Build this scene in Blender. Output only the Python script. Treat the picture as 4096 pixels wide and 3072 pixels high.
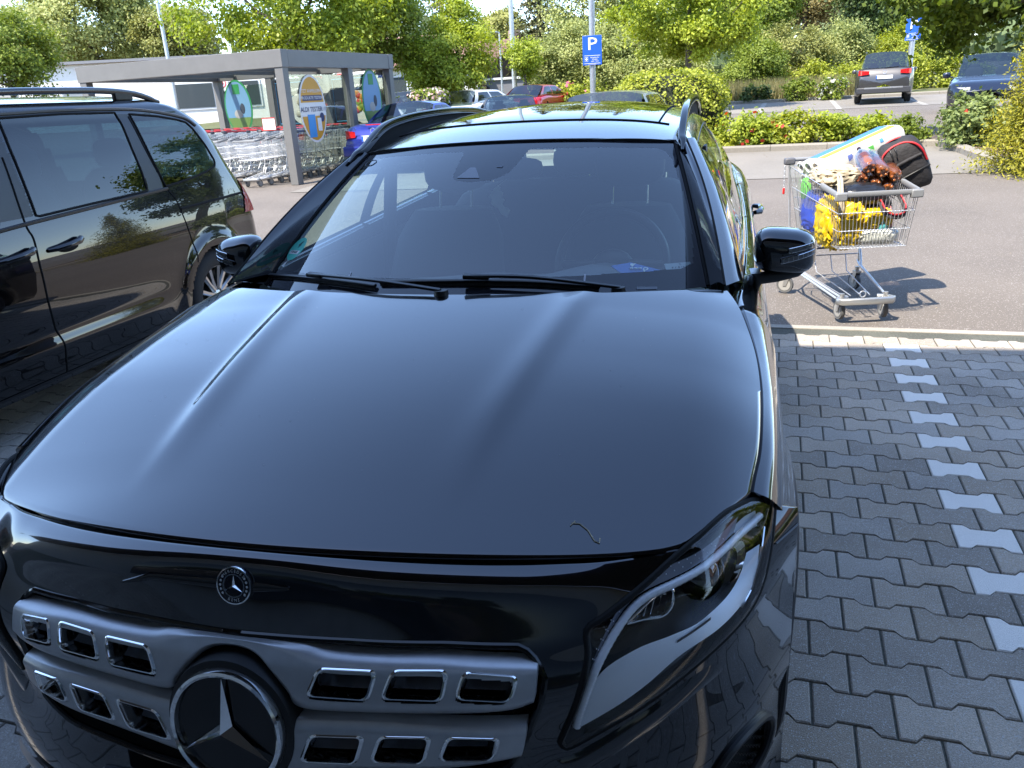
import bpy, bmesh, math, random
import numpy as np
from mathutils import Vector, Matrix
PI = math.pi
R = math.radians
for o in list(bpy.data.objects): bpy.data.objects.remove(o)
scene = bpy.context.scene
COL = scene.collection

# ------------------------------------------------------------------ camera
cam_d = bpy.data.cameras.new('camera'); cam = bpy.data.objects.new('camera', cam_d); COL.objects.link(cam)
cam_d.sensor_width = 36.0; cam_d.lens = 3184.2 / 4096 * 36.0
cam_d.clip_start = 0.05; cam_d.clip_end = 2000
_r = Vector((0.96882, 0.24153, -0.05450)); _u = Vector((-0.03321, 0.34295, 0.93877)); _f = Vector((-0.24544, 0.90769, -0.34027))
cam.matrix_world = Matrix(((_r.x, _u.x, -_f.x, 0.7262), (_r.y, _u.y, -_f.y, -0.8288), (_r.z, _u.z, -_f.z, 1.5533), (0, 0, 0, 1)))
scene.camera = cam

# ------------------------------------------------------------------ light
SUN = Vector((-0.35, -0.58, 1.0)).normalized()      # towards the sun
world = bpy.data.worlds.new('World'); scene.world = world; world.use_nodes = True
wn = world.node_tree.nodes; wl = world.node_tree.links; wn.clear()
sky = wn.new('ShaderNodeTexSky'); sky.sky_type = 'NISHITA'; sky.sun_disc = False
sky.sun_elevation = math.asin(SUN.z); sky.sun_rotation = math.atan2(SUN.x, SUN.y)
sky.altitude = 100; sky.air_density = 0.85; sky.dust_density = 0.35; sky.ozone_density = 1.6
bg = wn.new('ShaderNodeBackground'); bg.inputs[1].default_value = 0.15
out = wn.new('ShaderNodeOutputWorld'); wl.new(sky.outputs[0], bg.inputs[0]); wl.new(bg.outputs[0], out.inputs[0])
sd = bpy.data.lights.new('sun', 'SUN'); sd.energy = 2.8; sd.angle = R(0.53); sd.color = (1.0, 0.93, 0.82)
sun = bpy.data.objects.new('sun', sd); COL.objects.link(sun)
sun.rotation_euler = SUN.to_track_quat('Z', 'Y').to_euler(); sun.location = SUN * 60
vs = scene.view_settings
vs.view_transform = 'Standard'; vs.look = 'None'; vs.gamma = 1.0; vs.use_curve_mapping = False; vs.exposure = 2.1
scene.cycles.max_bounces = 10; scene.cycles.transparent_max_bounces = 24; scene.cycles.transmission_bounces = 8
scene.cycles.caustics_reflective = False; scene.cycles.caustics_refractive = False
scene.cycles.sample_clamp_indirect = 6.0

# ------------------------------------------------------------------ helpers
def GZ(y):                       # the car park climbs gently away from the shop
    return 0.022 * max(0.0, y - 4.6)
MATS = {}
def nodes_of(name):
    m = bpy.data.materials.new(name); m.use_nodes = True
    return m, m.node_tree.nodes, m.node_tree.links, m.node_tree.nodes['Principled BSDF']
def mat(name, col=(.5, .5, .5), rough=.5, metal=0.0, ior=None, coat=0.0, vary=0.0, vscale=6.0, bump=0.0, bscale=80.0, alpha=1.0, trans=0.0, emit=None, estr=1.0, detail=4.0, coatr=.03, rvary=0.0, dark=None):
    if name in MATS: return MATS[name]
    m, n, l, b = nodes_of(name)
    b.inputs['Base Color'].default_value = (*col, 1); b.inputs['Roughness'].default_value = rough; b.inputs['Metallic'].default_value = metal
    if ior: b.inputs['IOR'].default_value = ior
    if coat: b.inputs['Coat Weight'].default_value = coat; b.inputs['Coat Roughness'].default_value = coatr
    if trans: b.inputs['Transmission Weight'].default_value = trans
    if alpha < 1: b.inputs['Alpha'].default_value = alpha
    if emit: b.inputs['Emission Color'].default_value = (*emit, 1); b.inputs['Emission Strength'].default_value = estr
    if vary or bump or rvary:
        tc = n.new('ShaderNodeTexCoord')
        if vary or rvary:
            no = n.new('ShaderNodeTexNoise'); no.inputs['Scale'].default_value = vscale; no.inputs['Detail'].default_value = detail; no.inputs['Roughness'].default_value = .65
            l.new(tc.outputs['Object'], no.inputs['Vector'])
        if vary:
            mx = n.new('ShaderNodeMix'); mx.data_type = 'RGBA'
            d = dark or tuple(c * (1 - vary) for c in col); t = tuple(min(1, c * (1 + vary)) for c in col)
            mx.inputs[6].default_value = (*d, 1); mx.inputs[7].default_value = (*t, 1)
            rp = n.new('ShaderNodeMapRange'); rp.inputs[1].default_value = .3; rp.inputs[2].default_value = .7
            l.new(no.outputs['Fac'], rp.inputs[0]); l.new(rp.outputs[0], mx.inputs[0]); l.new(mx.outputs[2], b.inputs['Base Color'])
        if rvary:
            rr = n.new('ShaderNodeMapRange'); rr.inputs[3].default_value = max(0, rough - rvary); rr.inputs[4].default_value = rough + rvary
            l.new(no.outputs['Fac'], rr.inputs[0]); l.new(rr.outputs[0], b.inputs['Roughness'])
        if bump:
            nb = n.new('ShaderNodeTexNoise'); nb.inputs['Scale'].default_value = bscale; nb.inputs['Detail'].default_value = 3
            l.new(tc.outputs['Object'], nb.inputs['Vector'])
            bp = n.new('ShaderNodeBump'); bp.inputs['Strength'].default_value = bump; bp.inputs['Distance'].default_value = .01
            l.new(nb.outputs['Fac'], bp.inputs['Height']); l.new(bp.outputs[0], b.inputs['Normal'])
    MATS[name] = m; return m
def glassmat(name, tint=(.8, .9, .85), ior=.05, dark=0.0, rough=0.0):
    """thin glass: straight-through transparency plus fresnel mirror"""
    if name in MATS: return MATS[name]
    m = bpy.data.materials.new(name); m.use_nodes = True; n = m.node_tree.nodes; l = m.node_tree.links; n.clear()
    o = n.new('ShaderNodeOutputMaterial'); mx = n.new('ShaderNodeMixShader'); t = n.new('ShaderNodeBsdfTransparent'); g = n.new('ShaderNodeBsdfGlossy')
    ge = n.new('ShaderNodeNewGeometry'); dp = n.new('ShaderNodeVectorMath'); dp.operation = 'DOT_PRODUCT'
    l.new(ge.outputs['Normal'], dp.inputs[0]); l.new(ge.outputs['Incoming'], dp.inputs[1])
    def M_(op, a, bb):
        q = n.new('ShaderNodeMath'); q.operation = op
        for i_, v_ in enumerate((a, bb)):
            if isinstance(v_, (int, float)): q.inputs[i_].default_value = v_
            elif v_ is not None: l.new(v_, q.inputs[i_])
        return q.outputs[0]
    f0 = ior
    fr = M_('ADD', M_('MULTIPLY', M_('POWER', M_('SUBTRACT', 1.0, M_('ABSOLUTE', dp.outputs['Value'], None)), 5.0), 1 - f0), f0)
    t.inputs[0].default_value = (*[c * (1 - dark) for c in tint], 1); g.inputs['Roughness'].default_value = rough
    g.inputs[0].default_value = (1, 1, 1, 1)
    l.new(fr, mx.inputs[0]); l.new(t.outputs[0], mx.inputs[1]); l.new(g.outputs[0], mx.inputs[2]); l.new(mx.outputs[0], o.inputs[0])
    MATS[name] = m; return m

def finish(o, m, parent, smooth, bevel=0.0):
    if m is not None: o.data.materials.append(m)
    if smooth is not None:
        o.data.polygons.foreach_set('use_smooth', [True] * len(o.data.polygons))
        if smooth < 179: o.data.set_sharp_from_angle(angle=R(smooth))
    if bevel:
        b = o.modifiers.new('bevel', 'BEVEL'); b.width = bevel; b.segments = 2; b.limit_method = 'ANGLE'; b.angle_limit = R(40); b.harden_normals = False
    if parent: o.parent = parent
    return o
class MB:
    def __init__(s): s.v = []; s.f = []
    def add(s, vs, fs):
        k = len(s.v); s.v += [tuple(p) for p in vs]; s.f += [tuple(i + k for i in f) for f in fs]; return s
    def box(s, c, d, rz=0.0, M=None):
        x, y, z = d[0] / 2, d[1] / 2, d[2] / 2
        vs = [Vector((a * x, b * y, e * z)) for a in (-1, 1) for b in (-1, 1) for e in (-1, 1)]
        m = M or Matrix.Rotation(rz, 3, 'Z')
        vs = [m @ p + Vector(c) for p in vs]
        return s.add(vs, [(0, 1, 3, 2), (4, 6, 7, 5), (0, 4, 5, 1), (2, 3, 7, 6), (0, 2, 6, 4), (1, 5, 7, 3)])
    def tube(s, pts, r, n=8, caps=True, closed=False, flat=None):
        """pipe along a polyline; r number or list; flat=(w,h, up) for a rectangular-ish section"""
        P = [Vector(p) for p in pts]; k = len(P); rs = r if isinstance(r, (list, tuple)) else [r] * k
        T = []
        for i in range(k):
            if closed: t = P[(i + 1) % k] - P[i - 1]
            else: t = P[min(i + 1, k - 1)] - P[max(i - 1, 0)]
            T.append(t.normalized() if t.length > 1e-9 else Vector((0, 0, 1)))
        up = Vector((0, 0, 1)) if abs(T[0].z) < .9 else Vector((1, 0, 0))
        if flat: up = Vector(flat[2])
        vs = []; a = (up - T[0] * up.dot(T[0])).normalized()
        for i in range(k):
            if flat: a = (up - T[i] * up.dot(T[i])).normalized()
            else: a = (a - T[i] * a.dot(T[i])); a = a.normalized() if a.length > 1e-6 else T[i].orthogonal().normalized()
            b = T[i].cross(a)
            for j in range(n):
                q = 2 * PI * j / n + (PI / n if flat else 0); ca, sa = math.cos(q), math.sin(q)
                if flat:
                    e = .35; ca = math.copysign(abs(ca) ** e, ca); sa = math.copysign(abs(sa) ** e, sa)
                    vs.append(P[i] + a * ca * flat[1] * rs[i] + b * sa * flat[0] * rs[i])
                else: vs.append(P[i] + (a * ca + b * sa) * rs[i])
        fs = []
        for i in range(k if closed else k - 1):
            for j in range(n): fs.append((i * n + j, i * n + (j + 1) % n, ((i + 1) % k) * n + (j + 1) % n, ((i + 1) % k) * n + j))
        if caps and not closed: fs += [tuple(range(n - 1, -1, -1)), tuple((k - 1) * n + j for j in range(n))]
        return s.add(vs, fs)
    def cyl(s, a, b, r, n=12, r2=None): return s.tube([a, b], [r, r if r2 is None else r2], n)
    def lathe(s, prof, o=(0, 0, 0), ax='Z', n=24, close=False):
        """profile of (radius, height)"""
        vs = []; k = len(prof)
        for (r, h) in prof:
            for j in range(n):
                q = 2 * PI * j / n; p = (r * math.cos(q), r * math.sin(q), h)
                if ax == 'X': p = (h, p[0], p[1])
                if ax == 'Y': p = (p[0], h, p[1])
                vs.append((p[0] + o[0], p[1] + o[1], p[2] + o[2]))
        fs = [(i * n + j, i * n + (j + 1) % n, (i + 1) * n + (j + 1) % n, (i + 1) * n + j) for i in range(k - 1) for j in range(n)]
        if prof[0][0] > 1e-6 and close: fs.append(tuple(range(n - 1, -1, -1)))
        if prof[-1][0] > 1e-6 and close: fs.append(tuple((k - 1) * n + j for j in range(n)))
        return s.add(vs, fs)
    def grid(s, P, keep=None):
        """P[i][j] of points"""
        a = len(P); b = len(P[0]); vs = [p for r in P for p in r]; fs = []
        for i in range(a - 1):
            for j in range(b - 1):
                if keep is None or keep(i, j): fs.append((i * b + j, i * b + j + 1, (i + 1) * b + j + 1, (i + 1) * b + j))
        return s.add(vs, fs)
    def prism(s, poly, d):
        """extrude a 3D polygon along vector d"""
        d = Vector(d); k = len(poly); vs = [Vector(p) for p in poly] + [Vector(p) + d for p in poly]
        return s.add(vs, [tuple(range(k - 1, -1, -1)), tuple(range(k, 2 * k))] + [(i, (i + 1) % k, k + (i + 1) % k, k + i) for i in range(k)])
    def ball(s, c, r, n=12, m=8, sq=1.0):
        vs = []; fs = []
        if not isinstance(r, (tuple, list)): r = (r, r, r)
        f = lambda t: math.copysign(abs(t) ** sq, t)
        for i in range(m + 1):
            a = -PI / 2 + PI * i / m
            for j in range(n):
                q = 2 * PI * j / n
                vs.append((c[0] + r[0] * f(math.cos(a)) * f(math.cos(q)), c[1] + r[1] * f(math.cos(a)) * f(math.sin(q)), c[2] + r[2] * f(math.sin(a))))
        for i in range(m):
            for j in range(n): fs.append((i * n + j, i * n + (j + 1) % n, (i + 1) * n + (j + 1) % n, (i + 1) * n + j))
        return s.add(vs, fs)
    def mirror(s):
        k = len(s.v); s.v += [(-x, y, z) for x, y, z in s.v]; s.f += [tuple(i + k for i in reversed(f)) for f in s.f]; return s
    def xf(s, M): s.v = [tuple(M @ Vector(p)) for p in s.v]; return s
    def build(s, name, m=None, parent=None, smooth=35, bevel=0.0, weld=False, solid=0.0):
        me = bpy.data.meshes.new(name); me.from_pydata(s.v, [], s.f); me.update()
        if weld:
            bm = bmesh.new(); bm.from_mesh(me); bmesh.ops.remove_doubles(bm, verts=bm.verts, dist=1e-5)
            bmesh.ops.dissolve_degenerate(bm, edges=bm.edges, dist=1e-6); bmesh.ops.recalc_face_normals(bm, faces=bm.faces); bm.to_mesh(me); bm.free()
        o = bpy.data.objects.new(name, me); COL.objects.link(o); finish(o, m, parent, smooth, bevel)
        if solid:
            so = o.modifiers.new('solid', 'SOLIDIFY'); so.thickness = solid; so.offset = -1
        return o
def tag(o, label=None, cat=None, group=None, kind=None):
    if label: o['label'] = label
    if cat: o['category'] = cat
    if group: o['group'] = group
    if kind: o['kind'] = kind
    return o
def thing(name, label, cat, loc=(0, 0, 0), rz=0.0, group=None, s=1.0):
    o = bpy.data.objects.new(name, None); COL.objects.link(o); o.location = loc; o.rotation_euler = (0, 0, rz); o.scale = (s, s, s); o.empty_display_size = .2
    return tag(o, label, cat, group)
def copy_tree(o, parent=None):
    c = o.copy(); COL.objects.link(c); c.parent = parent
    for ch in [x for x in bpy.data.objects if x.parent == o]: copy_tree(ch, c)
    return c
def sm(a, b, t):
    t = max(0.0, min(1.0, (t - a) / (b - a))); return t * t * (3 - 2 * t)
def lerp(a, b, t): return a + (b - a) * t
def L3(a, b, t): return tuple(lerp(x, y, t) for x, y in zip(a, b))
def cr(pts, n):
    """Catmull-Rom through points, n samples per span"""
    P = [np.array(p, float) for p in pts]; P = [2 * P[0] - P[1]] + P + [2 * P[-1] - P[-2]]; o = []
    for i in range(1, len(P) - 2):
        for k in range(n):
            t = k / n
            o.append(.5 * ((2 * P[i]) + (-P[i - 1] + P[i + 1]) * t + (2 * P[i - 1] - 5 * P[i] + 4 * P[i + 1] - P[i + 2]) * t * t + (-P[i - 1] + 3 * P[i] - 3 * P[i + 1] + P[i + 2]) * t ** 3))
    o.append(P[-2]); return o
def resamp(pts, n):
    P = np.array(pts, float); d = np.concatenate([[0], np.cumsum(np.linalg.norm(np.diff(P, axis=0), axis=1))]); t = np.linspace(0, d[-1], n)
    return [tuple(np.interp(x, d, P[:, i]) for i in range(P.shape[1])) for x in t]
def spl(xs, ys):
    """smooth 1D interpolation (monotone-ish cubic hermite)"""
    xs = np.array(xs, float); ys = np.array(ys, float); m = np.gradient(ys, xs)
    def f(x):
        x = min(max(x, xs[0]), xs[-1]); i = int(min(np.searchsorted(xs, x, 'right') - 1, len(xs) - 2)); h = xs[i + 1] - xs[i]; t = (x - xs[i]) / h
        return float((2 * t ** 3 - 3 * t * t + 1) * ys[i] + (t ** 3 - 2 * t * t + t) * h * m[i] + (-2 * t ** 3 + 3 * t * t) * ys[i + 1] + (t ** 3 - t * t) * h * m[i + 1])
    return f
def inpoly(x, y, poly):
    c = False; j = len(poly) - 1
    for i in range(len(poly)):
        a, b = poly[i]; e, f = poly[j]
        if (b > y) != (f > y) and x < (e - a) * (y - b) / (f - b) + a: c = not c
        j = i
    return c
def text(body, size, m, parent, loc, rot, name='lettering', ext=.001, ax='CENTER', sx=1.0):
    cu = bpy.data.curves.new(name, 'FONT'); cu.body = body; cu.size = size; cu.extrude = ext; cu.align_x = ax; cu.align_y = 'CENTER'; cu.resolution_u = 2
    t = bpy.data.objects.new(name, cu); COL.objects.link(t)
    dg = bpy.context.evaluated_depsgraph_get(); me = bpy.data.meshes.new_from_object(t.evaluated_get(dg)); bpy.data.objects.remove(t)
    o = bpy.data.objects.new(name, me); COL.objects.link(o); o.data.materials.clear(); o.data.materials.append(m)
    o.location = loc; o.rotation_euler = rot; o.scale = (sx, 1, 1); o.parent = parent; return o
# ================================================================== ground
def groundmat(name, c1, c2, scale, rough=.9, bump=.5, bscale=220, speck=None, patch=.12):
    m, n, l, b = nodes_of(name); ge = n.new('ShaderNodeNewGeometry'); tc = type('P', (), {'outputs': {'Object': ge.outputs['Position']}}); b.inputs['Roughness'].default_value = rough
    n1 = n.new('ShaderNodeTexNoise'); n1.inputs['Scale'].default_value = scale; n1.inputs['Detail'].default_value = 6; n1.inputs['Roughness'].default_value = .75; l.new(tc.outputs['Object'], n1.inputs['Vector'])
    n2 = n.new('ShaderNodeTexNoise'); n2.inputs['Scale'].default_value = .55 if patch < .2 else 1.6; n2.inputs['Detail'].default_value = 5; l.new(tc.outputs['Object'], n2.inputs['Vector'])
    mr = n.new('ShaderNodeMapRange'); mr.inputs[1].default_value = .32; mr.inputs[2].default_value = .68; l.new(n1.outputs['Fac'], mr.inputs[0])
    mx = n.new('ShaderNodeMix'); mx.data_type = 'RGBA'; mx.inputs[6].default_value = (*c1, 1); mx.inputs[7].default_value = (*c2, 1); l.new(mr.outputs[0], mx.inputs[0])
    m2 = n.new('ShaderNodeMix'); m2.data_type = 'RGBA'; m2.blend_type = 'MULTIPLY'; m2.inputs[0].default_value = 1.0
    r2 = n.new('ShaderNodeMapRange'); r2.inputs[1].default_value = .3; r2.inputs[2].default_value = .7; r2.inputs[3].default_value = 1 - patch; r2.inputs[4].default_value = 1 + patch; l.new(n2.outputs['Fac'], r2.inputs[0])
    l.new(mx.outputs[2], m2.inputs[6]); l.new(r2.outputs[0], m2.inputs[7]); last = m2.outputs[2]
    if speck:
        v = n.new('ShaderNodeTexVoronoi'); v.inputs['Scale'].default_value = speck[0]; l.new(tc.outputs['Object'], v.inputs['Vector'])
        g = n.new('ShaderNodeMath'); g.operation = 'GREATER_THAN'; sp = n.new('ShaderNodeSeparateColor'); l.new(v.outputs['Color'], sp.inputs[0]); l.new(sp.outputs[0], g.inputs[0]); g.inputs[1].default_value = speck[1]
        m3 = n.new('ShaderNodeMix'); m3.data_type = 'RGBA'; m3.inputs[7].default_value = (*speck[2], 1); l.new(g.outputs[0], m3.inputs[0]); l.new(last, m3.inputs[6]); last = m3.outputs[2]
    l.new(last, b.inputs['Base Color'])
    nb = n.new('ShaderNodeTexNoise'); nb.inputs['Scale'].default_value = bscale; nb.inputs['Detail'].default_value = 2; l.new(tc.outputs['Object'], nb.inputs['Vector'])
    bp = n.new('ShaderNodeBump'); bp.inputs['Strength'].default_value = bump; bp.inputs['Distance'].default_value = .004; l.new(nb.outputs['Fac'], bp.inputs['Height']); l.new(bp.outputs[0], b.inputs['Normal'])
    MATS[name] = m; return m
ASPH = groundmat('asphalt', (.085, .071, .058), (.175, .150, .128), 150, speck=(170, .95, (.30, .27, .24)), patch=.17)
PAV_D = groundmat('paver_grey', (.215, .196, .172), (.48, .44, .39), 260, bump=.9, bscale=330, speck=(420, .95, (.55, .54, .52)), patch=.22)
PAV_L = groundmat('paver_pale', (.78, .71, .62), (.93, .87, .78), 260, bump=.7, bscale=330, patch=.06)
JOINT = groundmat('joint_sand', (.045, .046, .036), (.12, .12, .095), 90, bump=.8, patch=.3)
BAYM = groundmat('bay_paving_far', (.15, .135, .115), (.22, .20, .175), 40, patch=.15)
KERB = groundmat('kerb_concrete', (.18, .16, .13), (.28, .255, .215), 60, patch=.15)
SOIL = groundmat('bark_soil', (.05, .035, .025), (.16, .11, .075), 45, bump=1.0, bscale=60, patch=.3)
LINE = groundmat('pale_line_stone', (.24, .225, .20), (.33, .31, .285), 60, patch=.1)
def struct(name, mb, m, smooth=35): return tag(mb.build(name, m, None, smooth), kind='structure')
def sheet(name, x0, x1, y0, y1, m, dz=0.0):
    ys = sorted({y0, y1, *[y for y in (4.6,) if y0 < y < y1]})
    return struct(name, MB().grid([[(x0, y, GZ(y) + dz), (x1, y, GZ(y) + dz)] for y in ys]), m)
asph = struct('ground', MB().grid([[(x, y, GZ(y) - .004) for x in (-400, -60, 0, 60, 400)] for y in (-60, 4.6, 60, 130, 700)]), ASPH)
# sand bed under the pavers; the pavers stand 3 mm proud of the joints
PA = R(-3.764); PR = .1392; PX, PY = 1.7163, 4.2010
def pw(a, b): return (PX + math.cos(PA) * .2 * a - math.sin(PA) * PR * b, PY + math.sin(PA) * .2 * a + math.cos(PA) * PR * b)
def bed_edge(x): return PY + math.tan(PA) * (x - PX) + .345
bed = struct('parking_bay', MB().add([(-16, bed_edge(-16), .002), (-16, -9, .002), (16, -9, .002), (16, bed_edge(16), .002)], [(0, 1, 2, 3)]), JOINT)
# the double-T paver: wide ends, narrow waist
e, wv_, g_ = .0968, .0792, .0538
OUT = [(-e, -wv_), (-.060, -wv_), (-.040, -g_), (.040, -g_), (.060, -wv_), (e, -wv_), (e, wv_), (.060, wv_), (.040, g_), (-.040, g_), (-.060, wv_), (-e, wv_)]
def paver_mesh(name, m):
    k = len(OUT); vs = []
    for (sc, z) in ((1.0, -.03), (1.0, .0025), (.965, .006)): vs += [(x * sc, y * (sc if sc == 1 else .957), z) for x, y in OUT]
    fs = [tuple(range(2 * k, 3 * k))]
    for r in range(2): fs += [(r * k + i, r * k + (i + 1) % k, (r + 1) * k + (i + 1) % k, (r + 1) * k + i) for i in range(k)]
    me = bpy.data.meshes.new(name); me.from_pydata(vs, [], fs); me.materials.append(m); return me
ME_D = []
for _q, (_v, _h) in enumerate(((1.0, 0), (1.12, .01), (.88, 0), (1.05, -.012), (.94, .015), (.80, .0))):
    ME_D.append(paver_mesh('paver', groundmat('paver_grey_%d' % _q, (.255 * _v + _h, .215 * _v, .172 * _v - _h), (.56 * _v + _h, .478 * _v, .39 * _v - _h), 240, bump=.9, bscale=330, speck=(420, .95, (.55, .54, .52)), patch=.22)))
ME_L = paver_mesh('paver', PAV_L)
random.seed(5); rest = MB(); cand = []
camp = Vector((.7262, -.8288, 1.5533))
for b in range(-60, 2):
    for a in range(-46, 40):
        light = (a == 0 or a == -25) and b % 2 == 0
        ac = a + .5 - (.5 if b % 2 else 0)
        x, y = pw(ac, b - .42)
        if y < -5.5 or abs(x) > 7.5: continue
        d = Vector((x, y, 0)) - camp; zc_ = d.dot(_f); vis = False; size = 0
        if zc_ > .3:
            px = d.dot(_r) / zc_ * 3184; py = -d.dot(_u) / zc_ * 3184
            vis = abs(px) < 2200 and abs(py) < 1680 and x > .80 and not (x < .95 and y < .45) and py + 1536 > 1300
            size = 1 / (zc_ * zc_) * (1.5533 / d.length)
        cand.append((vis, size, x, y, light, a, b))
vis = sorted([c for c in cand if c[0]], key=lambda c: -c[1])
near = set(map(id, vis[:300]))
for c in cand:
    _, _, x, y, light, a, b = c
    z = .003 + random.uniform(-.0012, .0012); rz = PA + random.uniform(-.006, .006)
    if id(c) in near:
        o = bpy.data.objects.new('paver', ME_L if light else random.choice(ME_D)); COL.objects.link(o); o.parent = bed; o.location = (x, y, z); o.rotation_euler = (random.uniform(-.006, .006), random.uniform(-.006, .006), rz)
    else:
        k = len(OUT); cs, sn = math.cos(rz), math.sin(rz); P_ = []
        for sc, zz in ((1.0, -.002), (1.0, .0025), (.965, .006)): P_ += [(x + cs * u * sc - sn * v * sc, y + sn * u * sc + cs * v * sc, z + zz) for u, v in OUT]
        F_ = [tuple(range(2 * k, 3 * k))]
        for r in range(2): F_ += [(r * k + i, r * k + (i + 1) % k, (r + 1) * k + (i + 1) % k, (r + 1) * k + i) for i in range(k)]
        rest.add(P_, F_)
ro = rest.build('paver_field', PAV_D, bed, None); tag(ro, kind='stuff')
# flush edging strip between pavers and asphalt
MB().prism([(-16, bed_edge(-16) - .045, .0), (16, bed_edge(16) - .045, .0), (16, bed_edge(16) + .03, .0), (-16, bed_edge(-16) + .03, .0)], (0, 0, .007)).build('edge_strip', groundmat('edge_stone', (.26, .235, .195), (.37, .34, .29), 60, patch=.12), bed, None)
# moss in the joints nearest the camera
mo = MB(); random.seed(3)
for c in vis[:120]:
    _, _, x, y, light, a, b = c
    if random.random() < .45:
        for k in range(random.randint(10, 40)):
            u = random.uniform(-.055, -.03) + random.gauss(0, .004); v = -.07 + random.gauss(0, .006)
            if random.random() < .4: u = random.uniform(.03, .055); 
            px_, py_ = x + u, y + v; q = random.uniform(0, PI); l_ = random.uniform(.003, .007)
            mo.add([(px_ - l_ * math.cos(q), py_ - l_ * math.sin(q), .004), (px_ + l_ * math.cos(q), py_ + l_ * math.sin(q), .004), (px_ + random.uniform(-.003, .003), py_, .009)], [(0, 1, 2)])
tag(mo.build('moss', mat('moss_green', (.05, .075, .02), .9), bed, None), kind='stuff')

# ================================================================== shop behind the photographer (its eave shades the bays)
shop = thing('supermarket_building', 'supermarket with a deep slatted eave that shades the parking bays, seen in the paint', 'building', (0, -3.6, 0))
EY, EH = 0.06 + 3.6, 6.74
MB().box((0, -3.0, 3.3), (60, 6, 6.6)).build('wall', mat('render_wall', (.2, .2, .2), .85, vary=.1), shop, None)
ef = MB(); ef.box((0, EY - .12, EH + .16), (60, .24, .32)); ef.build('fascia', mat('fascia_dark', (.06, .06, .065), .5), shop, None)
sf = MB(); sf.box((0, EY / 2 - .1, EH + .02), (60, EY - .1, .06)); sf.build('soffit', mat('soffit_board', (.06, .06, .06), .7), shop, None)
slm = None
for k in range(26):
    y_ = .2 + k * .138
    if slm is None:
        so = MB().box((0, 0, 0), (60, .115, .02)).build('soffit_slat', mat('soffit_slat', (.09, .09, .09), .6), shop, None); slm = so.data
    else:
        so = bpy.data.objects.new('soffit_slat', slm); COL.objects.link(so); so.parent = shop
    so.location = (0, y_, EH - .022)
MB().box((0, .06, 1.6), (9, .1, 2.6)).build('shop_window', mat('shop_glass', (.03, .035, .04), .05), shop, None)
# ================================================================== materials for cars
PAINT = mat('black_metallic_paint', (.006, .007, .011), .18, 1.0, coat=1.0, coatr=.0)
PAINT.node_tree.nodes['Principled BSDF'].inputs['Coat IOR'].default_value = 1.78
BLK = mat('black_plastic', (.008, .008, .009), .42)
GAP = mat('panel_gap', (.002, .002, .002), .9)
GLOSSB = mat('gloss_black', (.004, .004, .005), .06)
CHROME = mat('chrome', (.86, .87, .88), .07, 1.0)
SILVER = mat('satin_silver', (.50, .51, .53), .34, .45, vary=.05, vscale=40)
RUB = mat('rubber', (.016, .016, .017), .75, bump=.3, bscale=120)
ALU = mat('wheel_alloy', (.55, .55, .56), .28, 1.0)
GLW = glassmat('windscreen_glass', (.80, .90, .88), .13)
GLS = glassmat('car_side_glass', (.66, .80, .74), .06)
LENS = glassmat('headlight_lens', (.97, .98, .99), .055)
INT = mat('interior_fabric', (.085, .086, .092), .75, bump=.2, bscale=300)
INT2 = mat('interior_plastic', (.085, .087, .095), .55, bump=.15, bscale=500)
LGUIDE = mat('light_guide', (.88, .90, .93), .3, coat=1.0)
BLADE = mat('headlight_blade', (.86, .88, .90), .34, .25)
WHITE = mat('white_print', (.8, .8, .8), .5)

def wheel(parent, c, side, r=.34, w=.23, spokes=5, rimr=.235, am=None, turn=0.0):
    t = MB(); prof = [(rimr - .01, -w / 2 + .01), (rimr + .02, -w / 2), (r - .035, -w / 2 + .005), (r - .008, -w / 2 + .03), (r, -w / 2 + .06), (r, w / 2 - .06), (r - .008, w / 2 - .03), (r - .035, w / 2 - .005), (rimr + .02, w / 2), (rimr - .01, w / 2 - .01)]
    t.lathe(prof, ax='X', n=44)
    for i in range(60):
        a = 2 * PI * i / 60
        for k in (-1, 1):
            t.box((k * w * .22, math.cos(a) * r, math.sin(a) * r), (w * .34, .006, .012), M=Matrix.Rotation(a, 3, 'X') @ Matrix.Rotation(k * .3, 3, 'X'))
    root = t.build('wheel', RUB, parent, 40); root.location = c; root.rotation_euler = (0, 0, turn)
    m = MB(); s = side
    m.lathe([(rimr, -s * w * .30), (rimr - .012, -s * w * .30 + s * .02), (rimr - .018, s * w * .40), (rimr + .002, s * (w * .44)), (rimr + .006, s * (w * .46)), (rimr - .004, s * (w * .46))], ax='X', n=44)
    m.lathe([(0, s * w * .36), (.035, s * w * .36), (.045, s * w * .33), (.07, s * w * .31), (.075, s * w * .2)], ax='X', n=20)
    for i in range(spokes):
        for dq in (-.13, .13):
            a = 2 * PI * i / spokes + .3 + dq
            b = 2 * PI * i / spokes + .3 + dq * 1.5
            p0 = (s * w * .31, .05 * math.cos(a), .05 * math.sin(a)); p1 = (s * w * .38, (rimr - .012) * math.cos(b), (rimr - .012) * math.sin(b))
            m.tube([p0, L3(p0, p1, .5), p1], [.020, .016, .020], 6)
    m.build('rim', am or ALU, root, 40)
    d = MB(); d.lathe([(0, -s * .0), (.15, 0), (.15, s * .02), (0, s * .02)], ax='X', n=24); d.build('brake_disc', mat('brake_steel', (.22, .21, .2), .4, 1.0), root, 30)
    return root

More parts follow.
